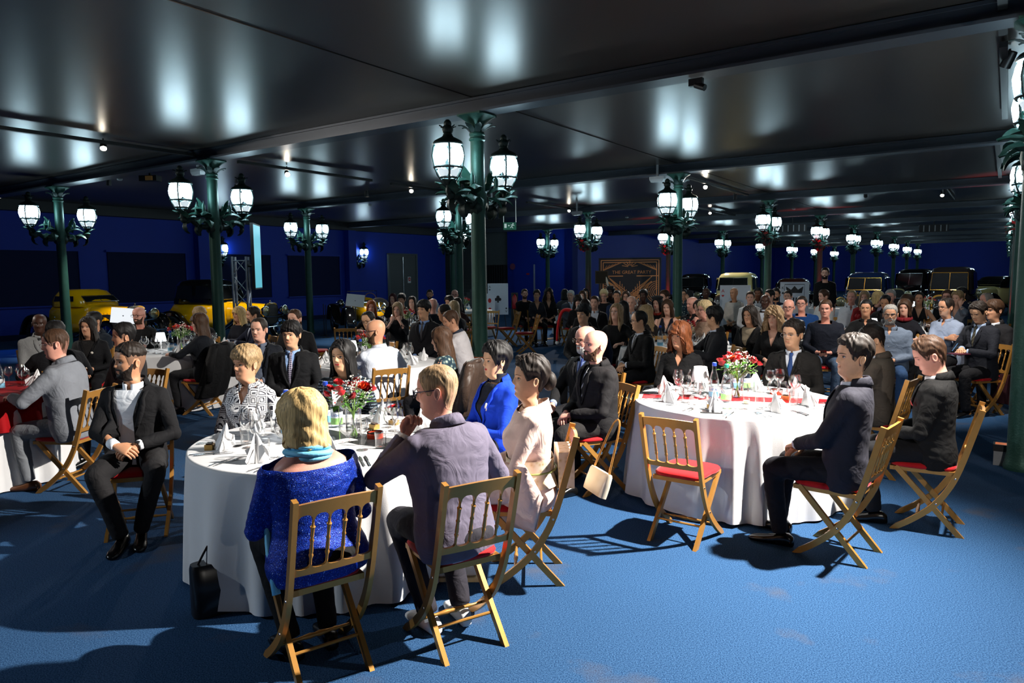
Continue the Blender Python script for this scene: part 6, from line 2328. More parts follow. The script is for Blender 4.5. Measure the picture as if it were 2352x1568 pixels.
# ---------------------------------------------------------------- vintage cars on show
CHROME = mat('chrome', (.75, .75, .76), .10, metal=1, var=0)
BRASS = mat('brass', lin(214, 168, 80), .22, metal=.9, var=.05)
TYRE = mat('tyre_rubber', (.012, .012, .013), .7, var=.1)
CARBLACK = mat('car_black', (.006, .006, .007), .08, var=0, coat=.5)
YELLOW = mat('car_yellow', lin(255, 186, 4), .18, var=.02, coat=.4)
CREAM = mat('car_cream', lin(226, 208, 140), .2, var=.02, coat=.4)
DKBLUE = mat('car_dark_blue', lin(10, 24, 52), .12, var=0, coat=.5)
BROWN = mat('car_brown', lin(70, 34, 26), .2, var=0, coat=.4)
WINGLASS = mat('car_window', (.010, .012, .014), .05, var=0)
GRILLE = mat('radiator_mesh', (.03, .03, .03), .5, metal=.5, var=.2, vscale=120)


def loft_y(st, n=20, sq=3.0):
    """stations: y, half width, z bottom, z top"""
    R = []
    for y, hw, z0, z1 in st:
        ring = []
        for t in np.linspace(0, 2 * math.pi, n, endpoint=False):
            c, s = math.cos(t), math.sin(t)
            k = (abs(c) ** sq + abs(s) ** sq) ** (-1 / sq)
            ring.append((hw * k * c, y, (z0 + z1) / 2 + (z1 - z0) / 2 * k * s))
        R.append(ring)
    return MB().rings(R, True)


def car(label, u, v, turn, body, fender, roof, trim=CHROME, kind='sedan', hood=None, rim=None, tall=1.0, dist=None):
    c = at(u, v, 0)
    az = math.degrees(math.atan2(c[0], c[1]))
    r = empty('vintage_car', (c[0], c[1], 0), math.pi - rad(turn + az), label, 'car', 'vintage cars on show')
    hood = hood or body
    rim = rim or CHROME
    wheels = [(sx, y) for sx in (-1, 1) for y in (1.32, -1.20)]
    for sx, y in wheels:
        w = empty('wheel', (sx * .70, y, .37))
        w.parent = r
        w.rotation_euler = (0, math.pi / 2, 0)
        MB().lathe([(.25, -.07), (.33, -.085), (.37, -.05), (.37, .05), (.33, .085), (.25, .07)], 28, caps=False).build('tyre', TYRE, w)
        MB().lathe([(.26, -.03), (.25, .05), (.20, .065), (.08, .05), (.05, .09), (.001, .095)], 24, caps=False).build('rim', rim, w)
        for k in range(8):
            a = k * math.pi / 4
            MB().tube([(.06 * math.cos(a), .06 * math.sin(a), .06), (.23 * math.cos(a), .23 * math.sin(a), .06)], .016, 6).build('spoke', rim, w)
        if sx < 0: w.rotation_euler = (0, -math.pi / 2, 0)
    for sx in (-1, 1):
        for nm, P_, W_ in (('front_fender', [(1.78, .36), (1.72, .60), (1.55, .80), (1.30, .86), (1.05, .78), (.80, .58), (.50, .40), (.30, .33)], .15), ('rear_fender', [(-.60, .33), (-.72, .58), (-.95, .80), (-1.20, .85), (-1.45, .77), (-1.62, .55), (-1.70, .34)], .14)):
            Q = spline(P_, 16)
            MB().tube([(sx * .72, y, z) for y, z in Q], W_, 12, flat=.22, up=(0, 0, 1)).build(nm, fender, r, True, None)
        MB().box((sx * .72 - .14, -.62, .30), (sx * .72 + .14, .34, .335)).build('running_board', CARBLACK, r, False)
    hd = loft_y([(1.46, .27, .50, 1.00), (1.40, .30, .48, 1.03), (.90, .36, .46, 1.06), (.42, .46, .46, 1.10), (.36, .47, .46, 1.10)], 24, 3.2).build('hood', hood, r, True, None)
    for sx in (-1, 1):
        for k in range(8):
            y = .52 + k * .10
            x = np.interp(y, [.4, .9, 1.4], [.47, .37, .31])
            MB().box((sx * x - .012, y, .66), (sx * x + .012, y + .035, .90)).build('louvre', hood, hd, False)
    # radiator
    g = MB()
    pts = [(.30 * math.copysign(abs(math.cos(t)) ** .6, math.cos(t)), .78 + .30 * math.copysign(abs(math.sin(t)) ** .6, math.sin(t))) for t in np.linspace(0, 2 * math.pi, 28, endpoint=False)]
    rad_ = MB().prism(pts, 1.455, 1.50).build('radiator_shell', trim, r, False)
    MB().prism([(x * .86, .775 + (z - .78) * .86) for x, z in pts], 1.50, 1.508).build('radiator_mesh', GRILLE, rad_, False)
    MB().lathe([(.03, 1.07), (.035, 1.09), (.012, 1.11), (.02, 1.14), (.001, 1.16)], 10, c=(0, 1.47, 0)).build('mascot', trim, rad_)
    for sx in (-1, 1):
        h = MB().lathe([(.02, -.16), (.08, -.13), (.125, -.05), (.140, .0), (.142, .012), (.132, .014)], 20)
        h.xf(np.array(Matrix.Translation((sx * .43, 1.62, .86)) @ Matrix.Rotation(-math.pi / 2, 4, 'X')))
        ho = h.build('headlamp', trim, r)
        l = MB().lathe([(.132, .012), (.10, .030), (.05, .040), (.001, .043)], 20, caps=False)
        l.xf(np.array(Matrix.Translation((sx * .43, 1.62, .86)) @ Matrix.Rotation(-math.pi / 2, 4, 'X')))
        l.build('lens', mat('headlamp_lens', (.32, .30, .18), .08, metal=.6, var=.2, vscale=30), ho)
    MB().tube([(-.43, 1.60, .72), (0, 1.60, .70), (.43, 1.60, .72)], .018, 8).build('lamp_bar', trim, r)
    MB().tube([(-.75, 1.88, .46), (0, 1.92, .47), (.75, 1.88, .46)], .035, 8, flat=.5).build('bumper', trim, r)
    if kind in ('sedan', 'coupe'):
        back = -1.45 if kind == 'sedan' else -1.05
        H = 1.72 * tall if kind == 'sedan' else 1.50
        loft_y([(.38, .47, .40, 1.10), (.30, .56, .38, 1.12), (-.2, .66, .36, 1.12), (-.8, .66, .36, 1.12), (back + .2, .60, .38, 1.10), (back, .45, .45, .98), (back - .35, .25, .5, .8)], 24, 4).build('body', body, r, True, None)
        cab = []
        for z, yf, yb, hw in ((1.06, .34, back + .10, .60), (1.20, .30, back + .12, .60), (H - .16, .12, back + .20, .56), (H - .05, .0, back + .30, .50), (H, -.15, back + .5, .35)):
            ring = []
            for t in np.linspace(0, 2 * math.pi, 24, endpoint=False):
                c_, s_ = math.cos(t), math.sin(t)
                k = (abs(c_) ** 5 + abs(s_) ** 5) ** (-1 / 5)
                ring.append((hw * k * c_, (yf + yb) / 2 + (yf - yb) / 2 * k * s_, z))
            cab.append(ring)
        ro = MB().rings(cab, True).build('roof', roof, r, True, 50)
        zlo, zhi = 1.18, H - .17
        yl, yh = .305, .135
        ws = MB().add([(-.47, yl + .012, zlo), (.47, yl + .012, zlo), (.44, yh + .012, zhi), (-.44, yh + .012, zhi)], [(0, 1, 2, 3)]).build('windscreen', WINGLASS, ro, False)
        MB().tube([(-.48, yl + .015, zlo), (.48, yl + .015, zlo), (.45, yh + .015, zhi), (-.45, yh + .015, zhi), (-.48, yl + .015, zlo)], .012, 6).build('windscreen_frame', trim, ro)
        MB().tube([(0, yl + .016, zlo), (0, yh + .016, zhi)], .008, 6).build('windscreen_bar', trim, ro)
        for sx in (-1, 1):
            n = 2 if kind == 'sedan' else 1
            L = (.05 - (back + .30)) / n
            for k in range(n):
                y1 = .05 - k * L
                y0 = y1 - L + .08
                MB().add([(sx * .605, y0, zlo + .02), (sx * .605, y1, zlo + .02), (sx * .572, y1 - .03, zhi), (sx * .572, y0 + .02, zhi)], [(0, 1, 2, 3)]).build('side_window', WINGLASS, ro, False)
            MB().box((sx * .662, -.35, .98), (sx * .672, -.24, 1.0)).build('door_handle', trim, r, False)
    else:
        loft_y([(.38, .47, .40, 1.06), (.20, .50, .38, 1.02), (-.4, .52, .36, .98), (-1.0, .50, .38, .98), (-1.5, .36, .42, .90), (-1.9, .16, .48, .72)], 24, 3).build('body', body, r, True, None)
        MB().add([(-.42, .26, 1.02), (.42, .26, 1.02), (.42, -.55, .985), (-.42, -.55, .985)], [(0, 1, 2, 3)]).build('cockpit', mat('black_leather', (.012, .011, .01), .5), r, False)
        MB().tube([(-.46, .30, 1.0), (-.46, .22, 1.30), (.46, .22, 1.30), (.46, .30, 1.0)], .012, 6).build('windscreen_frame', CHROME, r)
        MB().add([(-.45, .295, 1.02), (.45, .295, 1.02), (.45, .225, 1.29), (-.45, .225, 1.29)], [(0, 1, 2, 3)]).build('windscreen', glass_mat('car_glass', blend=.2, base=.05), r, False)
        sw = MB().tube([(.17 * math.cos(a) + .2, -.02 + .05 * math.sin(a), 1.08 + .16 * math.sin(a)) for a in np.linspace(0, 2 * math.pi, 20)], .011, 6)
        sw.build('steering_wheel', mat('wood_rim', lin(150, 90, 30), .4), r)
        sp = empty('spare_wheel', (.05, -1.80, .80))
        sp.parent = r
        sp.rotation_euler = (math.pi / 2 - .25, 0, 0)
        MB().lathe([(.23, -.06), (.31, -.075), (.345, -.04), (.345, .05), (.31, .085), (.23, .06)], 30, caps=False).build('tyre', TYRE, sp)
        MB().lathe([(.235, .0), (.235, .06), (.21, .065), (.20, .0)], 30, caps=False).build('rim', CHROME, sp)
        MB().lathe([(.001, .07), (.05, .06), (.05, 0)], 16, caps=False).build('hub', CHROME, sp)
        for k in range(8):
            a = k * math.pi / 4
            MB().tube([(.04 * math.cos(a), .04 * math.sin(a), .05), (.21 * math.cos(a), .21 * math.sin(a), .03)], .020, 6, flat=.5).build('spoke', CHROME, sp)
    return r


car('yellow coupe with yellow roof and round headlamps on the far left', 222, 795, -38, YELLOW, CARBLACK, YELLOW, kind='coupe')
car('tall black and yellow saloon behind the aluminium truss', 520, 783, -52, YELLOW, CARBLACK, CARBLACK, kind='sedan', hood=YELLOW)
car('yellow and black roadster seen from behind with spare wheel', 838, 764, 168, YELLOW, CARBLACK, CARBLACK, kind='roadster', tall=1)
car('cream and black saloon with silver radiator behind the ace of hearts', 1685, 748, 12, CREAM, CARBLACK, CREAM, kind='sedan', hood=CREAM, tall=1.02)
car('black saloon in the shade beside the cream car', 1592, 722, 10, CARBLACK, CARBLACK, CARBLACK, kind='sedan', tall=1.0)
car('brown-roofed dark car behind the king card', 1815, 726, 14, CARBLACK, CARBLACK, BROWN, kind='coupe')
car('dark blue saloon with brass headlamps behind the ginger-haired man', 1985, 752, 8, DKBLUE, CARBLACK, DKBLUE, trim=BRASS, kind='sedan', hood=DKBLUE)
car('long black saloon with glossy roof behind the slim woman', 2090, 722, 18, CARBLACK, CARBLACK, CARBLACK, kind='sedan', tall=1.06)
car('black limousine with brass radiator behind the light blue shirt', 2178, 756, 6, CARBLACK, CARBLACK, CARBLACK, trim=BRASS, kind='sedan', tall=1.08)
car('black and cream car with bright chrome at the right edge', 2275, 721, 30, CREAM, CARBLACK, CARBLACK, kind='coupe')
# ---------------------------------------------------------------- other things in the hall
def local(key, pt):
    """a point given in a guest's own frame, in world coordinates"""
    b, r = P[key]['base'], P[key]['rz']
    c, s = math.cos(r), math.sin(r)
    return np.array([b[0] + c * pt[0] - s * pt[1], b[1] + s * pt[0] + c * pt[1], pt[2]])


def on(key, name, mb, mats, M='Mt', smooth=True, sharp=None):
    """an accessory worn by a guest, built in the torso or head frame"""
    if M: mb.xf(P[key][M])
    return mb.build(name, mats, P[key]['root'], smooth, sharp)


# ---- kimono
kc = cloth_mat((236, 205, 192))
kz = P['kimono']
R = []
for (y, z, hw, hh, nz, ny) in [(-.11, .50, .15, .10, 1, 0), (-.02, .52, .205, .115, 1, 0), (.15, .535, .20, .105, 1, .0), (.32, .53, .185, .095, 1, .15), (.43, .50, .17, .09, .7, .7), (.46, .40, .165, .085, .1, 1), (.44, .26, .155, .08, 0, 1), (.41, .10, .15, .075, 0, 1), (.405, .085, .12, .05, 0, 1)]:
    n_ = np.array([0, ny, nz]) / math.hypot(ny, nz)
    R.append([np.array([0, y, z]) + np.array([hw, 0, 0]) * math.cos(t) + n_ * hh * math.sin(t) for t in np.linspace(0, 2 * math.pi, 28, endpoint=False)])
MB().rings(R, True).build('kimono_skirt', kc, kz['root'], True, None)
for sd, S_, E_, W_, fd, up in kz['arms']:
    d_ = (W_ - E_)
    Rr = []
    for q, w_ in ((-.35, .02), (-.1, .05), (.3, .06), (.75, .06), (1.0, .05), (1.06, .02)):
        p0 = E_ + d_ * q + np.array([0, 0, .045])
        dn = np.array([-.05 * sd, -.10, -.40 if q > -.2 else -.2])
        p1 = p0 + dn
        ring = []
        for t in np.linspace(0, 2 * math.pi, 20, endpoint=False):
            m_ = (p0 + p1) / 2 + (p0 - p1) / 2 * math.sin(t) * 1.0
            ring.append(m_ + np.array([sd * 1.0, 0, 0]) * w_ * math.cos(t) + np.array([.012 * math.sin(9 * t), 0, 0]))
        Rr.append(ring)
    MB().rings(Rr, True).build('kimono_sleeve', kc, kz['root'], True, None)
    hb = MB().tube([E_ + d_ * .2, W_], [.06, .06], 12)
on('kimono', 'kimono_collar', (lambda m: m)(MB().rings([[((.066 + dr) * math.sin(t) * 1.0, -.028 + (.072 + dr) * math.cos(t), .575 + dz - .06 * (1 + math.cos(t)) / 2) for t in np.linspace(.25, 2 * math.pi - .25, 24)] for dr, dz in ((.030, -.03), (.014, .02), (.008, .05), (.004, .05), (.008, .0))], False, closed=False)), kc)
OBI = node_mat('obi_brocade', lambda nt, b, co: nt.links.new(_ramp(nt, (lambda v: (setattr(v, 'feature', 'F1'), v.inputs['Scale'].__setattr__('default_value', 38), nt.links.new(co, v.inputs['Vector']), v.outputs['Distance'])[-1])(nt.nodes.new('ShaderNodeTexVoronoi')), [(0, (.42, .27, .10)), (.3, (.62, .50, .34)), (.6, (.70, .60, .48))]), b.inputs['Base Color']))
ob = torso_rings(True, 1.12, 1.14, 0, .024, 32, top=.29, low=.12)
ob = [r_ for r_ in ob if .115 < r_[0, 2] < .30]
on('kimono', 'obi', MB().rings(ob, False), OBI)
on('kimono', 'obi_cord', MB().tube([(.185 * math.sin(t), .150 * math.cos(t), .205) for t in np.linspace(0, 2 * math.pi, 30)], .007, 6), mat('green_cord', lin(150, 160, 90), .6))
on('kimono', 'obi_bow', MB().box((-.13, -.24, .10), (.13, -.15, .32)), OBI, smooth=False)
for sd in (-1, 1):
    so = link('zori_sandal', shoe_mb().mesh('zori_sandal', [mat('white_tabi', (.78, .76, .72), .7, var=.04)], True, None), kz['root'], (sd * .07, .40, .022), (0, 0, 0))
    MB().prism([(x, z) for x, z in ((-.045, 0), (.045, 0), (.045, .024), (-.045, .024))], -.10, .20).build('sole', mat('cream_sole', lin(226, 206, 160), .5), so, False).location = (0, 0, -.022)
on('kimono', 'hair_lock', MB().tube([(.05, .055, .20), (.0, .075, .232), (-.06, .045, .215)], [.012, .02, .012], 8), hair_mat('dark'), 'Mh')

# ---- accessories
SCARF = mat('pale_blue_scarf', lin(120, 200, 236), .7, var=.12, vscale=20, bump=.15, bscale=90)
sc_ = MB()
for k, (r_, z) in enumerate(((.084, .575), (.090, .592), (.078, .612))):
    sc_.tube([((r_ + .004 * math.sin(5 * t + k)) * math.sin(t), -.012 + (r_ + .006) * math.cos(t), z + .010 * math.cos(t + k) - .01) for t in np.linspace(0, 2 * math.pi, 32)], .019, 8, flat=.8)
sc_.tube([(-.06, .06, .58), (-.13, .115, .46), (-.17, .12, .32), (-.20, .05, .10), (-.21, .0, -.06)], [.02, .03, .035, .045, .05], 10, flat=.35)
on('blonde', 'scarf', sc_, SCARF)
on('redpocket', 'pocket_square', MB().add([(-.135, .128, .405), (-.085, .142, .405), (-.095, .150, .43), (-.108, .146, .445), (-.125, .138, .425)], [(0, 1, 2, 3, 4)]).xf(np.eye(4)), mat('red_silk', lin(190, 12, 18), .4), smooth=False)
on('longdark', 'brooch', MB().ellipsoid((-.06, .145, .42), (.016, .008, .016), 12, 8), mat('pearl', (.8, .72, .62), .3))
on('tweed', 'brooch', MB().ellipsoid((.02, .112, .50), (.012, .008, .012), 12, 8), mat('pearl', (.8, .72, .62), .3))
on('bluejacket', 'brooch', MB().tube([(-.10, .145, .38), (-.095, .147, .41), (-.10, .143, .44)], [.006, .010, .006], 8), mat('pearl', (.8, .72, .62), .3))
on('bluejacket', 'earring', MB().ellipsoid((-.078, -.005, .062), (.007, .006, .011), 8, 6), CHROME, 'Mh')
bt_ = MB().prism([(-.045, .585), (-.01, .572), (.01, .572), (.045, .585), (.045, .545), (.01, .560), (-.01, .560), (-.045, .545)], .085, .10)
on('bowtie', 'bow_tie', bt_, mat('black_silk', (.008, .008, .01), .4), smooth=False)
for k_ in ('sideman', 'redpocket', 'bluetie', 'baldingsuit', 'plaidtie', 'stripetie'):
    on(k_, 'lapel_pin', MB().ellipsoid((-.085, .142, .45), (.006, .004, .004), 8, 6), CHROME)
on('vneckdress', 'necklace', MB().tube([(.055, .05, .56), (.035, .098, .48), (0, .112, .43), (-.035, .098, .48), (-.055, .05, .56)], .0025, 5), mat('necklace', (.08, .06, .05), .3, metal=.8, var=0))
on('redscarf', 'scarf', MB().tube([(.085 * math.sin(t), -.01 + .09 * math.cos(t), .585 - .01 * math.cos(t)) for t in np.linspace(0, 2 * math.pi, 24)], .03, 8), mat('dark_red_wool', lin(120, 14, 26), .9, var=.2))
on('hatlady', 'scarf', MB().tube([(.08 * math.sin(t), -.01 + .085 * math.cos(t), .575 - .02 * math.cos(t)) for t in np.linspace(0, 2 * math.pi, 24)], .024, 8), mat('rust_wool', lin(150, 40, 24), .9, var=.2))
on('hatlady', 'beret', MB().ellipsoid((.01, -.02, .222), (.115, .12, .042), 18, 8), mat('black_felt', (.01, .01, .011), .9), 'Mh')
on('feather', 'hat', MB().lathe([(.11, .185), (.115, .195), (.085, .20), (.082, .262), (.06, .27)], 20), mat('black_felt', (.01, .01, .011), .9), 'Mh')
fe = MB()
R = []
for q in np.linspace(0, 1, 8):
    w_ = .030 * math.sin(math.pi * (.12 + .85 * q))
    R.append([(.05 - w_ + .05 * q, .03, .24 + .26 * q), (.05 + .05 * q, .036, .24 + .26 * q), (.05 + w_ + .05 * q, .03, .24 + .26 * q), (.05 + .05 * q, .026, .24 + .26 * q)])
on('feather', 'feather', fe.rings(R, True), mat('pale_feather', (.62, .55, .45), .8, var=.1), 'Mh')
on('longlight', 'red_bow', MB().ellipsoid((.10, .10, .42), (.05, .03, .05), 12, 8), mat('red_silk', lin(190, 12, 18), .4))
# wrist watch of the bearded man
for sd, S_, E_, W_, fd, up in P['beardman']['arms']:
    if sd < 0:
        d_ = (W_ - E_) / np.linalg.norm(W_ - E_)
        w = MB().tube([W_ - d_ * .002, W_ + d_ * .016], [.033, .033], 16)
        w.build('wrist_watch', mat('black_strap', (.012, .012, .014), .4), P['beardman']['root'])
        MB().ellipsoid(W_ + d_ * .008 + np.array([0, .016, .026]), (.019, .019, .009), 14, 6).build('watch_face', mat('watch_face', (.04, .04, .045), .15, metal=.6), P['beardman']['root'])
# a lit phone held by the navy sweater man, a pen of the writing man
b_ = local('navycrew', (0, .385, .68))
o = MB().box((-.038, -.006, -.075), (.038, .006, .075)).build('phone', mat('phone_black', (.01, .01, .012), .15), None, False)
o.location = b_
o.rotation_euler = (rad(-60), 0, P['navycrew']['rz'])
MB().add([(-.034, .0066, -.068), (.034, .0066, -.068), (.034, .0066, .068), (-.034, .0066, .068)], [(0, 1, 2, 3)]).build('screen', mat('dim_screen', (.03, .03, .035), .1), o, False)
tag(o, 'dark phone held by the man in the navy crew-neck sweater', 'phone')
b_ = local('writer', (.0, .43, .83))
o = MB().tube([(0, 0, -.05), (0, 0, .05), (0, 0, .065)], [.0045, .0045, .002], 8).build('pen', mat('blue_pen', lin(90, 160, 230), .4), None)
o.location = b_
o.rotation_euler = (.4, .35, 0)
tag(o, 'light blue pen in the hand of the writing man', 'pen')
nb_ = MB().box((-.075, -.10, 0), (.075, .10, .012)).build('notebook', mat('notebook_cover', lin(90, 30, 50), .6), None, False)
nb_.location = local('writer', (-.05, .42, .755))
nb_.rotation_euler = (0, 0, P['writer']['rz'])
tag(nb_, 'small dark red notebook held by the writing man', 'notebook')

# ---- chairs nobody sits on
def free_chair(rl, rr, label):
    a, b = at(*rl, 0)[:2], at(*rr, 0)[:2]
    s_ = (b - a) / np.linalg.norm(b - a)
    h_ = np.array([-s_[1], s_[0]])
    c = (a + b) / 2 + h_ * .235
    return chair_at(c[0], c[1], math.atan2(-h_[0], h_[1]), label, 'empty gold folding chairs')


def turned_chair(u, v, a, label):
    c = at(u, v, 0)
    az = math.degrees(math.atan2(c[0], c[1]))
    return chair_at(c[0], c[1], math.pi - rad(a + az), label, 'empty gold folding chairs')


free_chair((1495, 1240), (1595, 1263), 'empty gold chair with red seat at the right table')
turned_chair(1205, 810, 82, 'empty gold chair turned sideways, rightmost of the three by the column')
turned_chair(1163, 795, 76, 'empty gold chair in the middle of the three by the column')
turned_chair(1122, 792, 20, 'empty gold chair seen from the front beside the middle column')
turned_chair(728, 862, -78, 'empty gold chair edge-on beside the left-hand column')
turned_chair(800, 858, 185, 'empty gold chair left of the rimless-glasses man, seen from behind')
turned_chair(885, 838, 182, 'empty gold chair before the yellow roadster table, seen from behind')
turned_chair(1662, 752, 178, 'empty gold chair at the table before the ace of hearts')
turned_chair(2150, 838, 186, 'empty gold chair before the folded arms man, seen from behind')
turned_chair(1296, 762, 186, 'empty gold chair at the bluish table by the block wall')
turned_chair(1068, 800, 184, 'empty gold chair left of the middle column, seen from behind')

# ---- coats, hat and bags on the chairs
def coat(x, y, rz, col, label, name='coat', long_=.40, rough=.8):
    mb = MB()
    R = []
    n = 40
    for z, hw, hd in [(.93, .06, .02), (.925, .17, .045), (.90, .205, .065), (.80, .215, .085), (.66, .22, .10), (.50, .225, .105), (.93 - long_ - .14, .235, .115), (.93 - long_ - .16, .22, .10)]:
        ring = []
        for t in np.linspace(0, 2 * math.pi, n, endpoint=False):
            k = 1 + .06 * math.sin(7 * t + z * 5) + .03 * math.sin(13 * t)
            c_, s_ = math.cos(t), math.sin(t)
            q = (abs(c_) ** 3 + abs(s_) ** 3) ** (-1 / 3)
            ring.append((hw * c_ * q * k, back_y(min(z, .86)) + .0 + hd * s_ * q * k, z))
        R.append(ring)
    mb.rings(R, True)
    r = empty(name, (x, y, 0), rz, label, 'coat', 'coats hung over chairs')
    m = cloth_mat(col, rough)
    mb.build('coat_body', m, r, True, None)
    for sd in (-1, 1):
        MB().tube([(sd * .19, back_y(.86) - .02, .88), (sd * .24, back_y(.70) - .04, .70), (sd * .235, back_y(.5) - .05, .46)], [.045, .055, .05], 12).build('sleeve', m, r, True, None)
    MB().tube([(-.10, back_y(.86) - .03, .91), (0, back_y(.86) - .055, .925), (.10, back_y(.86) - .03, .91)], [.02, .026, .02], 10).build('collar', m, r, True, None)
    return r


def coat_for(key, col, label, **k):
    r = P[key]['rz']
    q = local(key, (0, .07, 0))
    return coat(q[0], q[1], r, col, label, **k)


coat_for('brownprofile', (9, 9, 11), 'black coat hung over the chair of the brown-haired profile woman', long_=.55)
coat_for('floral', (66, 52, 44), 'brown leather jacket hung over the floral dress chair', rough=.4, name='leather_jacket')
coat_for('redhair', (110, 96, 76), 'fur-trimmed coat hung over the red-haired woman chair')
coat_for('santaman', (24, 34, 56), 'navy coat hung over the chair beside the santa hat', long_=.6)
coat_for('lightblue', (62, 66, 78), 'dark grey jacket hung behind the folded arms man')
coat_for('curls', (104, 84, 66), 'brown fur coat behind the woman with ash curls')
# santa hat over a chair back
SANTA = mat('santa_red', lin(214, 8, 14), .8, var=.08, vscale=40, sheen=.2)
q = at(1290, 728, .85)
hat = empty('santa_hat', (q[0], q[1], .0), 0, 'red santa hat with white bobble hung over a chair back', 'hat')
MB().tube(spline([(.26, .02, .93), (.14, 0, 1.00), (.02, 0, .97), (-.05, 0, .80), (-.09, 0, .55), (-.10, 0, .34)], 18), np.linspace(.085, .045, 18), 14, flat=.55).build('cloth', SANTA, hat, True, None)
MB().ellipsoid((-.10, 0, .30), (.04, .04, .045), 12, 8).build('bobble', mat('white_fluff', (.8, .8, .78), .95, var=.05, bump=.4, bscale=200), hat, True, None)
MB().ellipsoid((-.13, -.02, .74), (.03, .03, .03), 12, 8).build('bobble', mat('white_fluff', (.8, .8, .78), .95), hat, True, None)


def bag(name, loc, rz, w, d, h, m, label, strap=None, tilt=0.0):
    r = empty(name, loc, rz, label, 'bag')
    r.rotation_euler = (tilt, 0, rz)
    R = []
    for z, k in ((0, .94), (.02, 1), (h * .5, 1.0), (h * .9, .8), (h, .55)):
        R.append([((w / 2) * (.97 if z == h else 1) * math.copysign(abs(math.cos(t)) ** .35, math.cos(t)), d / 2 * k * math.copysign(abs(math.sin(t)) ** .5, math.sin(t)), z) for t in np.linspace(0, 2 * math.pi, 24, endpoint=False)])
    MB().rings(R, True).build('bag_body', m, r, True, 50)
    if strap:
        MB().tube(spline([(-w * .4, 0, h * .95), (-w * .2, 0, h + strap * .8), (0, 0, h + strap), (w * .2, 0, h + strap * .8), (w * .4, 0, h * .95)], 16), .006, 6).build('strap', strap_m(m), r)
    return r


def strap_m(m): return GOLD if 'cream' in m.name else m


q = local('kimono', (-.10, -.36, .52))
bag('clutch_bag', q, P['kimono']['rz'] + .35, .24, .055, .135, mat('cream_patent', lin(238, 222, 196), .25, var=.06, vscale=8), 'cream clutch bag with gold chain on the kimono chair', .30, .35)
q = at(520, 1395, 0)
bag('handbag', (q[0], q[1], .002), .6, .34, .16, .27, mat('black_leather_bag', (.010, .010, .011), .28, var=.1), 'black leather handbag on the carpet by the blonde guest', .12)
q = local('writer', (-.05, -.30, .12))
bag('tote_bag', q, P['writer']['rz'], .34, .07, .36, mat('maroon_tote', lin(52, 14, 22), .6, var=.1), 'maroon printed tote bag hanging from the writing man chair', .30)
q = local('auburn', (.33, -.10, .12))
bag('shoulder_bag', q, P['auburn']['rz'], .26, .09, .30, mat('black_cloth_bag', (.016, .016, .018), .7, var=.1), 'black shoulder bag beside the auburn-haired woman', .2)

# ---- on the two front tables
t1, t2 = TABLES['T1'], TABLES['T2']


def pxy(u, v): return at(u, v, TZ)[:2]


for (u, v, lb) in ((482, 1032, 'small gold box with chocolate at the left edge of the front table'), (860, 985, 'small gold box in the middle of the front table'), (905, 975, 'small gold box beside the grey suit man'), (1635, 938, 'small gold box on the phone at the right table'), (1805, 918, 'small gold box on the red runner of the right table')):
    q = pxy(u, v)
    gold_box(q[0], q[1], u * .01, lb)
q = pxy(862, 1006)
tin(q[0], q[1], 'orange-red round tin with black rim on the front table')
q = pxy(1783, 905)
tin(q[0], q[1], 'orange-red round tin on the red runner of the right table')
for (u, v, lb, m) in ((1635, 948, 'black phone under a gold box on the right table', BLACKG), (1490, 903, 'dark phone at the left edge of the right table', BLACKG)):
    q = pxy(u, v)
    o = MB().box((-.038, -.075, 0), (.038, .075, .009)).build('phone', m, None, False)
    o.location = (q[0], q[1], TZ + .002)
    o.rotation_euler = (0, 0, u * .02)
    tag(o, lb, 'phone')
q = pxy(775, 1018)
pc = empty('card_tray', (q[0], q[1], TZ + .003), .4, 'white cards with red hearts fanned on the front table', 'cards')
for k in range(5):
    c_ = card(pc, -.08 + k * .04, .01 * k, .001 * k, rad(-90), .1 * k)
q = pxy(1720, 850)
crd = empty('menu_card', (t2[0] + .02, t2[1] + .16, TZ + .001), 0, 'white playing card standing in the flowers of the right table', 'card')
card(crd, 0, 0, .27, -.15, .1, .09, .12)
MB().tube([(0, .01, 0), (0, .005, .22)], .002, 5).build('stick', STEMG, crd)
crd = empty('menu_card', (t1[0] + .10, t1[1] - .06, TZ + .001), 0, 'white playing card leaning in the flowers of the front table', 'card')
card(crd, 0, 0, .27, -.25, .5, .07, .10)
MB().tube([(0, .01, 0), (0, .005, .22)], .002, 5).build('stick', STEMG, crd)
o = put('spoon', SPOON, *pxy(570, 1022), 2.3, 'dark spoon lying on the front table by a napkin', 'spoon', None)
# red runner on the right table and a black one on the front table
def runner(c, ang, L, w, m, label):
    R = []
    for q in np.linspace(-.5, .5, 24):
        x = q * L
        k = .012 * math.sin(q * 20)
        R.append([(x, -w / 2 + k, TZ + .003), (x, w / 2 + k, TZ + .003 + .001 * math.sin(q * 40)), (x, w / 2 + k, TZ + .0015), (x, -w / 2 + k, TZ + .0015)])
    mb = MB().rings(R, True)
    ca, sa = math.cos(ang), math.sin(ang)
    mb.xf(np.array([[ca, -sa, 0, c[0]], [sa, ca, 0, c[1]], [0, 0, 1, 0], [0, 0, 0, 1]]))
    return tag(mb.build('table_runner', m, None, False), label, 'runner')


runner(t2, -.25, 1.45, .22, mat('red_satin', lin(205, 8, 20), .45, var=.08), 'red satin runner across the right table')
runner(t1 + [.10, .05], -.5, 1.05, .22, mat('black_satin', (.012, .012, .013), .5, var=.08), 'black satin runner across the front table')
# knives, forks of the blonde guest etc. come with the laid places

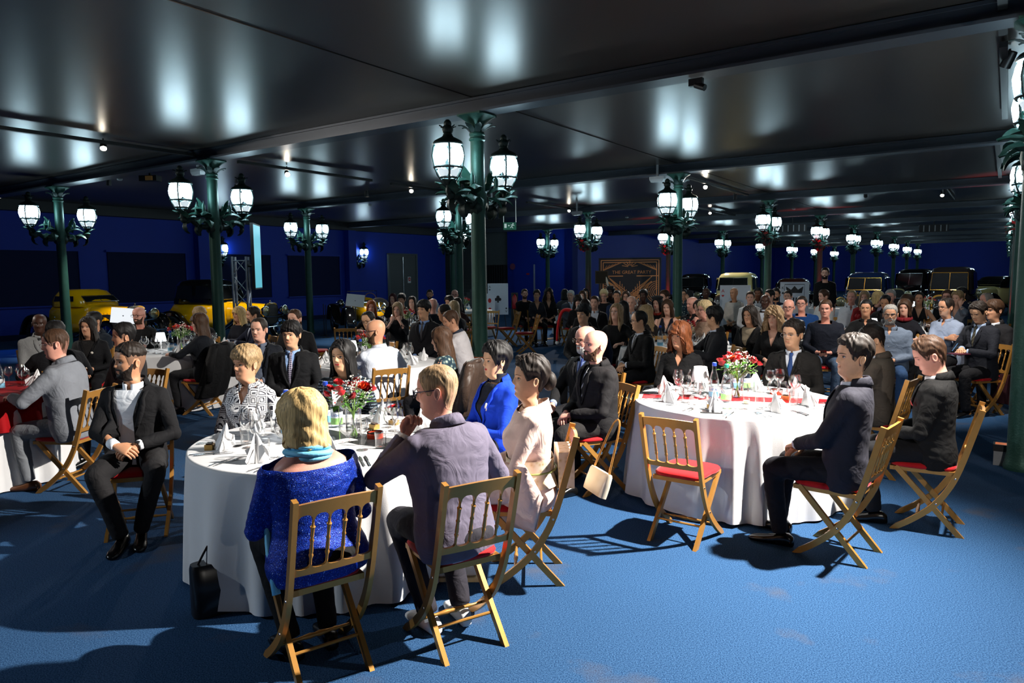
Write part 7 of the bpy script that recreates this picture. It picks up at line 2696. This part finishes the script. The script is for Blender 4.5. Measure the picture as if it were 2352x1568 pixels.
# ---- spotlight cans, one also for each added unseen spot
CAN = mat('black_spotlight', (.015, .015, .016), .4, metal=.3, var=0)
LENS = mat('lit_spot_lens', (1, .95, .85), .3, emit=60, ecol=(1, .9, .72), var=0)
_canm = MB().lathe([(.02, .16), (.045, .155), (.05, .10), (.055, -.005), (.050, -.006), (.048, .02)], 16, caps=False).mesh('can', [CAN], True, 45)
_lensm = MB().lathe([(.001, .018), (.046, .018), (.046, .022)], 16, caps=False).mesh('lens', [LENS], True, None)
for n_, (loc, aim) in SPOT_POS.items():
    r = empty('spotlight', loc, 0, 'black ceiling spotlight, %s light of the hall' % n_ if n_ not in ('yellow coupe', 'yellow saloon', 'roadster', 'cream car', 'brass car', 'limousine') else 'black ceiling spotlight over the ' + n_, 'spotlight', 'ceiling spotlights')
    d_ = (Vector(aim) - Vector(loc)).normalized()
    e_ = d_.to_track_quat('-Z', 'Y').to_euler()
    link('can', _canm, r, tuple(-d_ * -.0 - d_ * .03), e_)
    link('lens', _lensm, r, tuple(-d_ * .03), e_)
    MB().tube([tuple(-d_ * .12), (-d_[0] * .12, -d_[1] * .12, .19)], .012, 6).build('stem', CAN, r)

# ---- party backdrop
BD = mat('backdrop_black', (.018, .014, .020), .6, var=.05)
COPPER = mat('copper_line', lin(214, 140, 84), .45, metal=.3, var=.08, vscale=10)
c = at(1446, 735, 0)
sc_d = math.hypot(c[0], c[1])
az = math.atan2(c[0], c[1])
dist = 24.0
bx, by = math.sin(az) * dist, math.cos(az) * dist
bd = empty('party_backdrop', (bx, by, 0), -az, 'black and copper art deco backdrop reading the great party', 'backdrop')
MB().box((-1.02, 0, .02), (1.02, .10, 2.28)).build('board', BD, bd, False)
ln = MB()


def bar(x0, z0, x1, z1, w=.014):
    d_ = np.array([x1 - x0, z1 - z0])
    n_ = np.array([-d_[1], d_[0]]) / (np.linalg.norm(d_) + 1e-9) * w
    ln.add([(x0 - n_[0], -.006, z0 - n_[1]), (x1 - n_[0], -.006, z1 - n_[1]), (x1 + n_[0], -.006, z1 + n_[1]), (x0 + n_[0], -.006, z0 + n_[1])], [(0, 1, 2, 3)])


for k in (.0, .07):
    x, t = .94 - k, 2.20 - k
    bar(-x, .1, -x, t); bar(x, .1, x, t); bar(-x, t, x, t)
bar(-.94, 1.68, -.22, 1.68); bar(.94, 1.68, .22, 1.68)
for k in range(7):
    a = math.pi * (k + .5) / 7
    bar(.06 * math.cos(a), 1.98 + .05 * math.sin(a), .26 * math.cos(a), 1.98 + .19 * math.sin(a), .010)
for sd in (-1, 1):
    for k in range(6):
        bar(sd * .87, 1.86, sd * (.25 + .1 * k), 2.13 - .02 * k, .006)
    for k in range(5):
        bar(sd * (.04 + .07 * k), .2, sd * (.04 + .07 * k), 1.15 + .09 * k, .010)
        bar(sd * (.02 + .02 * k), 1.10 - .04 * k, sd * (.72 - .02 * k), 1.66 - .16 * k, .010)
    bar(0, .95, sd * .60, 1.55); bar(0, .85, sd * .70, 1.50); bar(sd * .72, 1.5, sd * .2, .9); bar(sd * .66, 1.6, sd * .12, 1.0)
    bar(sd * .74, .1, sd * .74, .8); bar(sd * .80, .1, sd * .80, .8); bar(sd * .86, .1, sd * .86, .8)
    for r_ in (.12, .18, .24, .30, .36):
        P_ = [(sd * (.90 - r_ * math.sin(a)), 1.15 + r_ * math.cos(a)) for a in np.linspace(0, math.pi, 14)]
        for a_, b_ in zip(P_[:-1], P_[1:]): bar(*a_, *b_, .009)
ln.build('line_work', COPPER, bd, False)
tx = link('lettering', text_mesh('THE GREAT PARTY', .15, COPPER, .004), bd, (.06, -.008, 1.80), (math.pi / 2, 0, 0))

# ---- giant playing cards
def club(mb, cx, cz, s):
    for dx, dz in ((0, .55), (-.5, -.1), (.5, -.1)):
        mb.add([(cx + s * (dx + .46 * math.cos(t)), -.022, cz + s * (dz + .46 * math.sin(t))) for t in np.linspace(0, 2 * math.pi, 20, endpoint=False)], [tuple(range(20))])
    mb.add([(cx - s * .3, -.0222, cz - s * 1.0), (cx + s * .3, -.0222, cz - s * 1.0), (cx + s * .06, -.0222, cz + s * .3), (cx - s * .06, -.0222, cz + s * .3)], [(0, 1, 2, 3)])


def heart(mb, cx, cz, s):
    mb.add([(cx + s * .06 * 16 * math.sin(t) ** 3, -.022, cz + s * .06 * (13 * math.cos(t) - 5 * math.cos(2 * t) - 2 * math.cos(3 * t) - math.cos(4 * t))) for t in np.linspace(0, 2 * math.pi, 30, endpoint=False)], [tuple(range(30))])


INK = mat('card_black_ink', (.012, .012, .014), .6, var=0)
REDINK = mat('card_red_ink', lin(190, 24, 22), .6, var=0)


def big_card(u, v, w, h, label, letter, suit, dist, turn=0.0, z0=.02):
    q = at(u, v, 1.0)
    az = math.atan2(q[0], q[1])
    r = empty('giant_card', (math.sin(az) * dist, math.cos(az) * dist, z0), -az + turn, label, 'playing card', 'giant playing cards')
    MB().box((-w / 2, -.02, 0), (w / 2, .02, h)).build('board', mat('card_board', (.62, .66, .72), .6, var=.02), r, False)
    ink = INK if suit == 'club' or letter == 'K' else REDINK
    fn = club if suit == 'club' else heart

    def pr(f_, *a_):
        m_ = MB()
        f_(m_, *a_)
        m_.build('suit_print', ink, r, False)

    def poly(m_, pts): m_.add([(x, -.022, z) for x, z in pts], [tuple(range(len(pts)))])
    if letter == 'A': pr(fn, 0, h / 2, w * .17)
    elif letter == '4':
        for sx in (-1, 1):
            for sz in (.3, .7): pr(poly, [(sx * w * .15 + .05 * math.cos(t), h * sz + .07 * math.sin(t)) for t in np.linspace(0, 2 * math.pi, 12, endpoint=False)])
    else:
        pr(poly, [(x * w, z * h) for x, z in ((-.26, .80), (.26, .80), (.30, .92), (.12, .86), (0, .93), (-.12, .86), (-.30, .92))])
        for k in range(4): pr(poly, [(x * w + k * .1 * w, z * h) for x, z in ((-.2, .25), (-.16, .25), (-.10, .72), (-.15, .72))])
        for x0, x1, z0_, z1_ in ((-.34, .34, .06, .07), (-.34, .34, .95, .96), (-.345, -.335, .06, .96), (.335, .345, .06, .96)):
            pr(poly, [(x0 * w, z0_ * h), (x1 * w, z0_ * h), (x1 * w, z1_ * h), (x0 * w, z1_ * h)])
    pr(fn, -w * .40, h * .80, w * .045)
    pr(fn, w * .40, h * .20, w * .045)
    if z0 > .1:
        for sx in (-1, 1): MB().tube([(sx * w * .3, .03, .1), (sx * w * .42, .10, -z0)], .012, 6).build('easel_leg', CAN, r)
    for sx, sz, rot in ((-1, .89, 0), (1, .11, math.pi)):
        link('letter', text_mesh(letter, w * .16, ink), r, (sx * w * .40, -.0225, h * sz), (math.pi / 2, rot, 0))
    return r


big_card(1144, 700, .63, .96, 'giant ace of clubs card standing by the stairs', 'A', 'club', 22.0, 0, .54)
big_card(1120, 720, .45, .70, 'giant red-pip card half hidden behind the middle column', '4', 'heart', 21.6, 0, .5)
big_card(1688, 700, .78, 1.40, 'giant ace of hearts card behind the orange-lit bald man', 'A', 'heart', 20.0)
big_card(1824, 700, .72, 1.47, 'giant king card behind the young man in white', 'K', 'club', 20.5)

# ---- truss tower with a portrait screen
ALU = mat('aluminium', (.42, .45, .50), .35, metal=.8, var=.04)
az = math.atan2(*at(557, 700, 1.0)[:2])
d_ = 15.6
tr_ = empty('truss_tower', (math.sin(az) * d_, math.cos(az) * d_, 0), -az - .20, 'aluminium truss tower holding a portrait screen', 'truss')
for sx in (-1, 1):
    for sy in (-1, 1):
        MB().tube([(sx * .135, sy * .135, .02), (sx * .135, sy * .135, 2.18)], .025, 10).build('chord', ALU, tr_)
for f in range(4):
    a0, b0 = [((-1, -1), (1, -1)), ((1, -1), (1, 1)), ((1, 1), (-1, 1)), ((-1, 1), (-1, -1))][f]
    for k in range(6):
        z0, z1 = .1 + k * .34, .44 + k * .34
        s0, s1 = (a0, b0) if k % 2 else (b0, a0)
        MB().tube([(s0[0] * .135, s0[1] * .135, z0), (s1[0] * .135, s1[1] * .135, z1)], .010, 6).build('brace', ALU, tr_)
    MB().tube([(a0[0] * .135, a0[1] * .135, 2.10), (b0[0] * .135, b0[1] * .135, 2.10)], .010, 6).build('brace', ALU, tr_)
MB().box((-.3, -.3, 0), (.3, .3, .02)).build('base_plate', ALU, tr_, False)
scn_ = MB().box((.28, -.38, 1.52), (.34, .38, 2.84)).build('screen', mat('screen_case', (.012, .012, .014), .4), tr_, False)
MB().add([(.3405, -.36, 1.55), (.3405, .36, 1.55), (.3405, .36, 2.81), (.3405, -.36, 2.81)], [(0, 1, 2, 3)]).build('display', mat('lit_display', (.05, .2, .25), .3, emit=1.1, ecol=(.10, .42, .52), var=.2, vscale=3), scn_, False)
MB().tube([(.13, 0, 2.0), (.29, 0, 2.0)], .03, 8).build('screen_mount', CAN, tr_)

# ---- exit sign, emergency lamps, sensors on the ceiling
GREEN_E = mat('exit_green', (.02, .10, .07), .5, emit=.12, ecol=(.05, .35, .2), var=0)
WH = mat('exit_white', (.7, .8, .75), .5, emit=.35, ecol=(.7, .85, .8), var=0)
q = at(1171, 518, 3.28)
ex = empty('exit_sign', (q[0], q[1], q[2]), -math.atan2(q[0], q[1]), 'hanging green emergency exit sign with a running figure', 'exit sign')
MB().box((-.20, -.02, -.13), (.20, .02, .10)).build('sign_box', GREEN_E, ex, False)
for sx in (-1, 1): MB().tube([(sx * .19, 0, .10), (sx * .19, 0, Z_CEIL - q[2])], .008, 6).build('hanger', WH, ex)
fg = MB()
fg.add([(-.17, -.0215, -.07), (-.10, -.0215, -.07), (-.10, -.0215, .06), (-.17, -.0215, .06)], [(0, 1, 2, 3)])
fg.add([(.10 + .022 * math.cos(t), -.0215, .055 + .022 * math.sin(t)) for t in np.linspace(0, 2 * math.pi, 10, endpoint=False)], [tuple(range(10))])
for a_, b_ in (((.09, .03), (.06, -.03)), ((.06, -.03), (.10, -.08)), ((.06, -.03), (.01, -.07)), ((.09, .02), (.14, .0)), ((.09, .02), (.03, .02)), ((-.05, 0), (.0, 0)), ((-.05, 0), (-.03, .02)), ((-.05, 0), (-.03, -.02))):
    d2_ = np.array([b_[0] - a_[0], b_[1] - a_[1]])
    n2 = np.array([-d2_[1], d2_[0]]) / np.linalg.norm(d2_) * .010
    fg.add([(a_[0] - n2[0], -.0216, a_[1] - n2[1]), (b_[0] - n2[0], -.0216, b_[1] - n2[1]), (b_[0] + n2[0], -.0216, b_[1] + n2[1]), (a_[0] + n2[0], -.0216, a_[1] + n2[1])], [(0, 1, 2, 3)])
fg.build('pictogram', WH, ex, False)
EMC = mat('emergency_lamp_housing', (.30, .31, .32), .5, var=.03)
for (u, v, z, lb) in ((455, 395, 3.72, 'white emergency lamp box beside the second column'), (1510, 412, 3.74, 'white emergency lamp box beside the column with the near right lanterns'), (1130, 475, 3.66, 'grey emergency lamp box behind the middle column'), (1325, 490, 3.62, 'white emergency lamp box beside the red-lit lantern')):
    q = at(u, v, z)
    e_ = empty('emergency_lamp', q, ROT, lb, 'emergency lamp', 'emergency lamps under the beams')
    MB().rings([[(sx * w_, sy * w2, z_) for sx, sy in ((-1, -1), (1, -1), (1, 1), (-1, 1))] for z_, w_, w2 in ((-.055, .13, .045), (.0, .16, .06), (.06, .16, .06))], True).build('housing', EMC, e_, False)
    MB().box((-.02, -.02, .06), (.02, .02, Z_CEIL - q[2])).build('stem', EMC, e_, False)
for (u, v, lb) in ((275, 410, 'round smoke detector near the left column'), (850, 470, 'round smoke detector above the roadster'), (1440, 498, 'round smoke detector above the backdrop'), (1823, 479, 'round smoke detector near the red-lit columns')):
    q = at(u, v, Z_CEIL)
    d2 = MB().lathe([(.06, -.001), (.06, -.02), (.045, -.04), (.02, -.045)], 16).build('smoke_detector', EMC, None)
    d2.location = (q[0], q[1], Z_CEIL)
    tag(d2, lb, 'detector', 'smoke detectors')
q = at(345, 410, Z_CEIL - .12)
pj = empty('projector', q, ROT + .5, 'grey ceiling projector near the second column', 'projector')
MB().box((-.20, -.10, -.06), (.20, .10, .06)).build('housing', CAN, pj, False)
MB().box((-.02, -.02, .06), (.02, .02, .12)).build('mount', CAN, pj, False)
MB().box((-.03, -.14, -.05), (.12, -.10, .04)).build('flap', mat('amber_flap', lin(190, 130, 70), .5), pj, False)
# small lamp holder on the near beam
q = at(1602, 190, Z_CAP - .05)
fx_ = empty('beam_spot', q, ROT, 'small dark spotlight clamped under the near beam', 'spotlight')
MB().box((-.09, -.03, -.03), (.06, .03, .045)).build('clamp', CAN, fx_, False)
MB().tube([(-.02, 0, -.02), (.09, -.02, -.07)], .035, 12).build('can', CAN, fx_)

# ---- red uplights at the columns
RED_E = mat('red_led', lin(255, 10, 20), .4, emit=5, ecol=(1, .02, .03), var=0)


def uplight(name, loc, label, watt, aim=None, lit=True):
    r = empty('uplight', loc, ROT, label, 'uplight', 'battery uplights by the columns')
    MB().box((-.06, -.06, .0), (.06, .06, .13)).build('case', mat('grey_case', (.22, .23, .25), .5), r, False)
    MB().box((-.065, -.065, .13), (.065, .065, .19)).build('head', CAN, r, False)
    MB().add([(-.05, -.05, .1905), (.05, -.05, .1905), (.05, .05, .1905), (-.05, .05, .1905)], [(0, 1, 2, 3)]).build('lens', RED_E if lit else mat('amber_lens', lin(200, 60, 20), .3, emit=.4, ecol=(1, .25, .05)), r, False)
    if lit:
        spot_light('red uplight', (loc[0], loc[1], .22), (aim if aim is not None else (loc[0], loc[1], 4)), watt, 50, (1, .01, .02), .7, .05)
    return r


for (i, j, lb, w) in ((3, 2, 'red uplight at the foot of the red-lit column by the backdrop', 900), (3, 3, 'red uplight at the foot of the red-lit column behind the standing man', 900), (2, 2, 'red uplight at the foot of the column left of the backdrop', 150), (2, 4, 'red uplight at the foot of the right edge column', 700), (2, 3, 'red uplight at the foot of the third middle column', 120)):
    g_ = gw(i, j)
    b_ = g_[:2] + np.array([-.05, -.32]) if j < 4 else g_[:2] + np.array([-.30, -.22])
    uplight('u', (b_[0], b_[1], 0), lb, w, (g_[0], g_[1], 2.6))
q = at(2299, 1066, 0)
uplight('u', (q[0], q[1], 0), 'grey battery uplight with amber top beside the right column', 0, lit=False)

# ---- information stands by the cars, speaker, fire point
PLATE = mat('white_info_plate', (.75, .76, .78), .5, emit=.0, var=.02)
for (u, v, w, lb, em) in ((282, 713, .36, 'bright tilted information stand before the yellow coupe', .8), (816, 693, .36, 'tilted information stand before the yellow roadster', 0)):
    az = math.atan2(*at(u, v, 1.0)[:2])
    d_ = 13.6 if em else 15.0
    s_ = empty('information_stand', (math.sin(az) * d_, math.cos(az) * d_, 0), -az, lb, 'sign', 'information stands by the cars')
    zc = CAM_H - (v - 640) / F_PX * d_
    MB().tube([(0, 0, .01), (0, 0, zc)], .012, 8).build('post', CAN, s_)
    MB().lathe([(.13, 0), (.13, .012), (.02, .02)], 16).build('base', CAN, s_)
    p_ = MB().add([(-w * .55, -.06, -.10), (w * .45, -.10, -.14), (w * .55, .06, .10), (-w * .45, .10, .14)], [(0, 1, 2, 3)]).build('plate', PLATE if not em else mat('lit_info_plate', (.8, .82, .85), .5, emit=em, ecol=(.9, .95, 1)), s_, False)
    p_.location = (0, 0, zc)
    m_ = p_.modifiers.new('t', 'SOLIDIFY'); m_.thickness = .012
az = math.atan2(*at(1382, 700, 1.0)[:2])
sp_ = empty('loudspeaker', (math.sin(az) * 19, math.cos(az) * 19, 0), -az, 'brown loudspeaker box on a stand beside the backdrop', 'loudspeaker')
MB().box((-.17, -.15, 1.50), (.17, .15, 1.84)).build('cabinet', mat('brown_cabinet', lin(70, 54, 34), .6, var=.1), sp_, False)
MB().box((-.15, -.156, 1.52), (.15, -.151, 1.82)).build('grille', mat('speaker_cloth', lin(50, 40, 26), .9, var=.2, vscale=200), sp_, False)
for a in range(3):
    MB().tube([(0, 0, .9), (.4 * math.cos(a * 2.1), .4 * math.sin(a * 2.1), .02)], .014, 8).build('leg', CAN, sp_)
MB().tube([(0, 0, .5), (0, 0, 1.51)], .02, 8).build('pole', CAN, sp_)
q = wall_hit(1031, 648, i=3.42)
for (u, v, d_, lb) in ((1182, 688, 24.5, 'red fire extinguisher by the ace of clubs card'),):
    az = math.atan2(*at(u, v, 1.0)[:2])
    f_ = empty('fire_extinguisher', (math.sin(az) * d_, math.cos(az) * d_, .6), 0, lb, 'extinguisher')
    MB().lathe([(.08, 0), (.085, .02), (.085, .38), (.05, .45), (.02, .47), (.02, .5)], 16).build('cylinder', mat('fire_red', lin(170, 14, 18), .35), f_)
    MB().tube([(0, 0, .5), (.06, 0, .5), (.10, 0, .40), (.10, 0, .15)], .01, 6).build('hose', CAN, f_)
    MB().box((-.12, .09, -.6), (.12, .11, .55)).build('back_plate', CAN, f_, False)
# rope posts before the cars
for k, (u, v, lb) in enumerate(((890, 745, 'thin dark barrier post left of the roadster'), (750, 775, 'thin dark barrier post by the third column'), (745, 770, 'thin dark barrier post before the saloon'))):
    q = at(u, v, 0)
    b_ = empty('barrier_post', (q[0], q[1], 0), 0, lb, 'post', 'barrier posts before the cars')
    MB().tube([(0, 0, .01), (0, 0, .95)], .012, 8).build('post', CAN, b_)
    MB().lathe([(.14, 0), (.14, .012), (.02, .02)], 16).build('base', CAN, b_)
# air vents on the far bulkhead
for (u, lb) in ((2145, 'slatted air vent above the far right cars'), (1820, 'slatted air vent above the king card')):
    q = at(u, 524, 3.55)
    vn = empty('air_vent', q, ROT + math.pi / 2, lb, 'vent', 'air vents')
    az = -math.atan2(q[0], q[1])
    vn.rotation_euler = (0, 0, az)
    MB().box((-.55, 0, -.16), (.55, .05, .16)).build('frame', DARK, vn, False)
    for k in range(10): MB().box((-.50 + k * .105, -.012, -.13), (-.46 + k * .105, .0, .13)).build('slat', EMC if k % 2 else DARK, vn, False)
    MB().box((-.02, .01, .16), (.02, .04, Z_CEIL - q[2])).build('hanger', DARK, vn, False)
for k, (x, y, r, ro) in enumerate(_chair_spots):
    lb = ro['label']
    chair_at(x - math.sin(r) * .07, y + math.cos(r) * .07, r, 'gold folding chair of the ' + ' '.join(lb.split()[:11]), 'gold folding chairs with guests')

# faint glows need no direct light sampling; the lanterns and spotlights do the lighting
for _m in bpy.data.materials:
    if _m.name in ('dim_lantern_glass', 'lit_spot_lens', 'flame', 'wax', 'lit_lamp_shade', 'exit_green', 'exit_white', 'lit_info_plate', 'lit_display', 'amber_lens', 'red_led'):
        _m.cycles.emission_sampling = 'NONE'
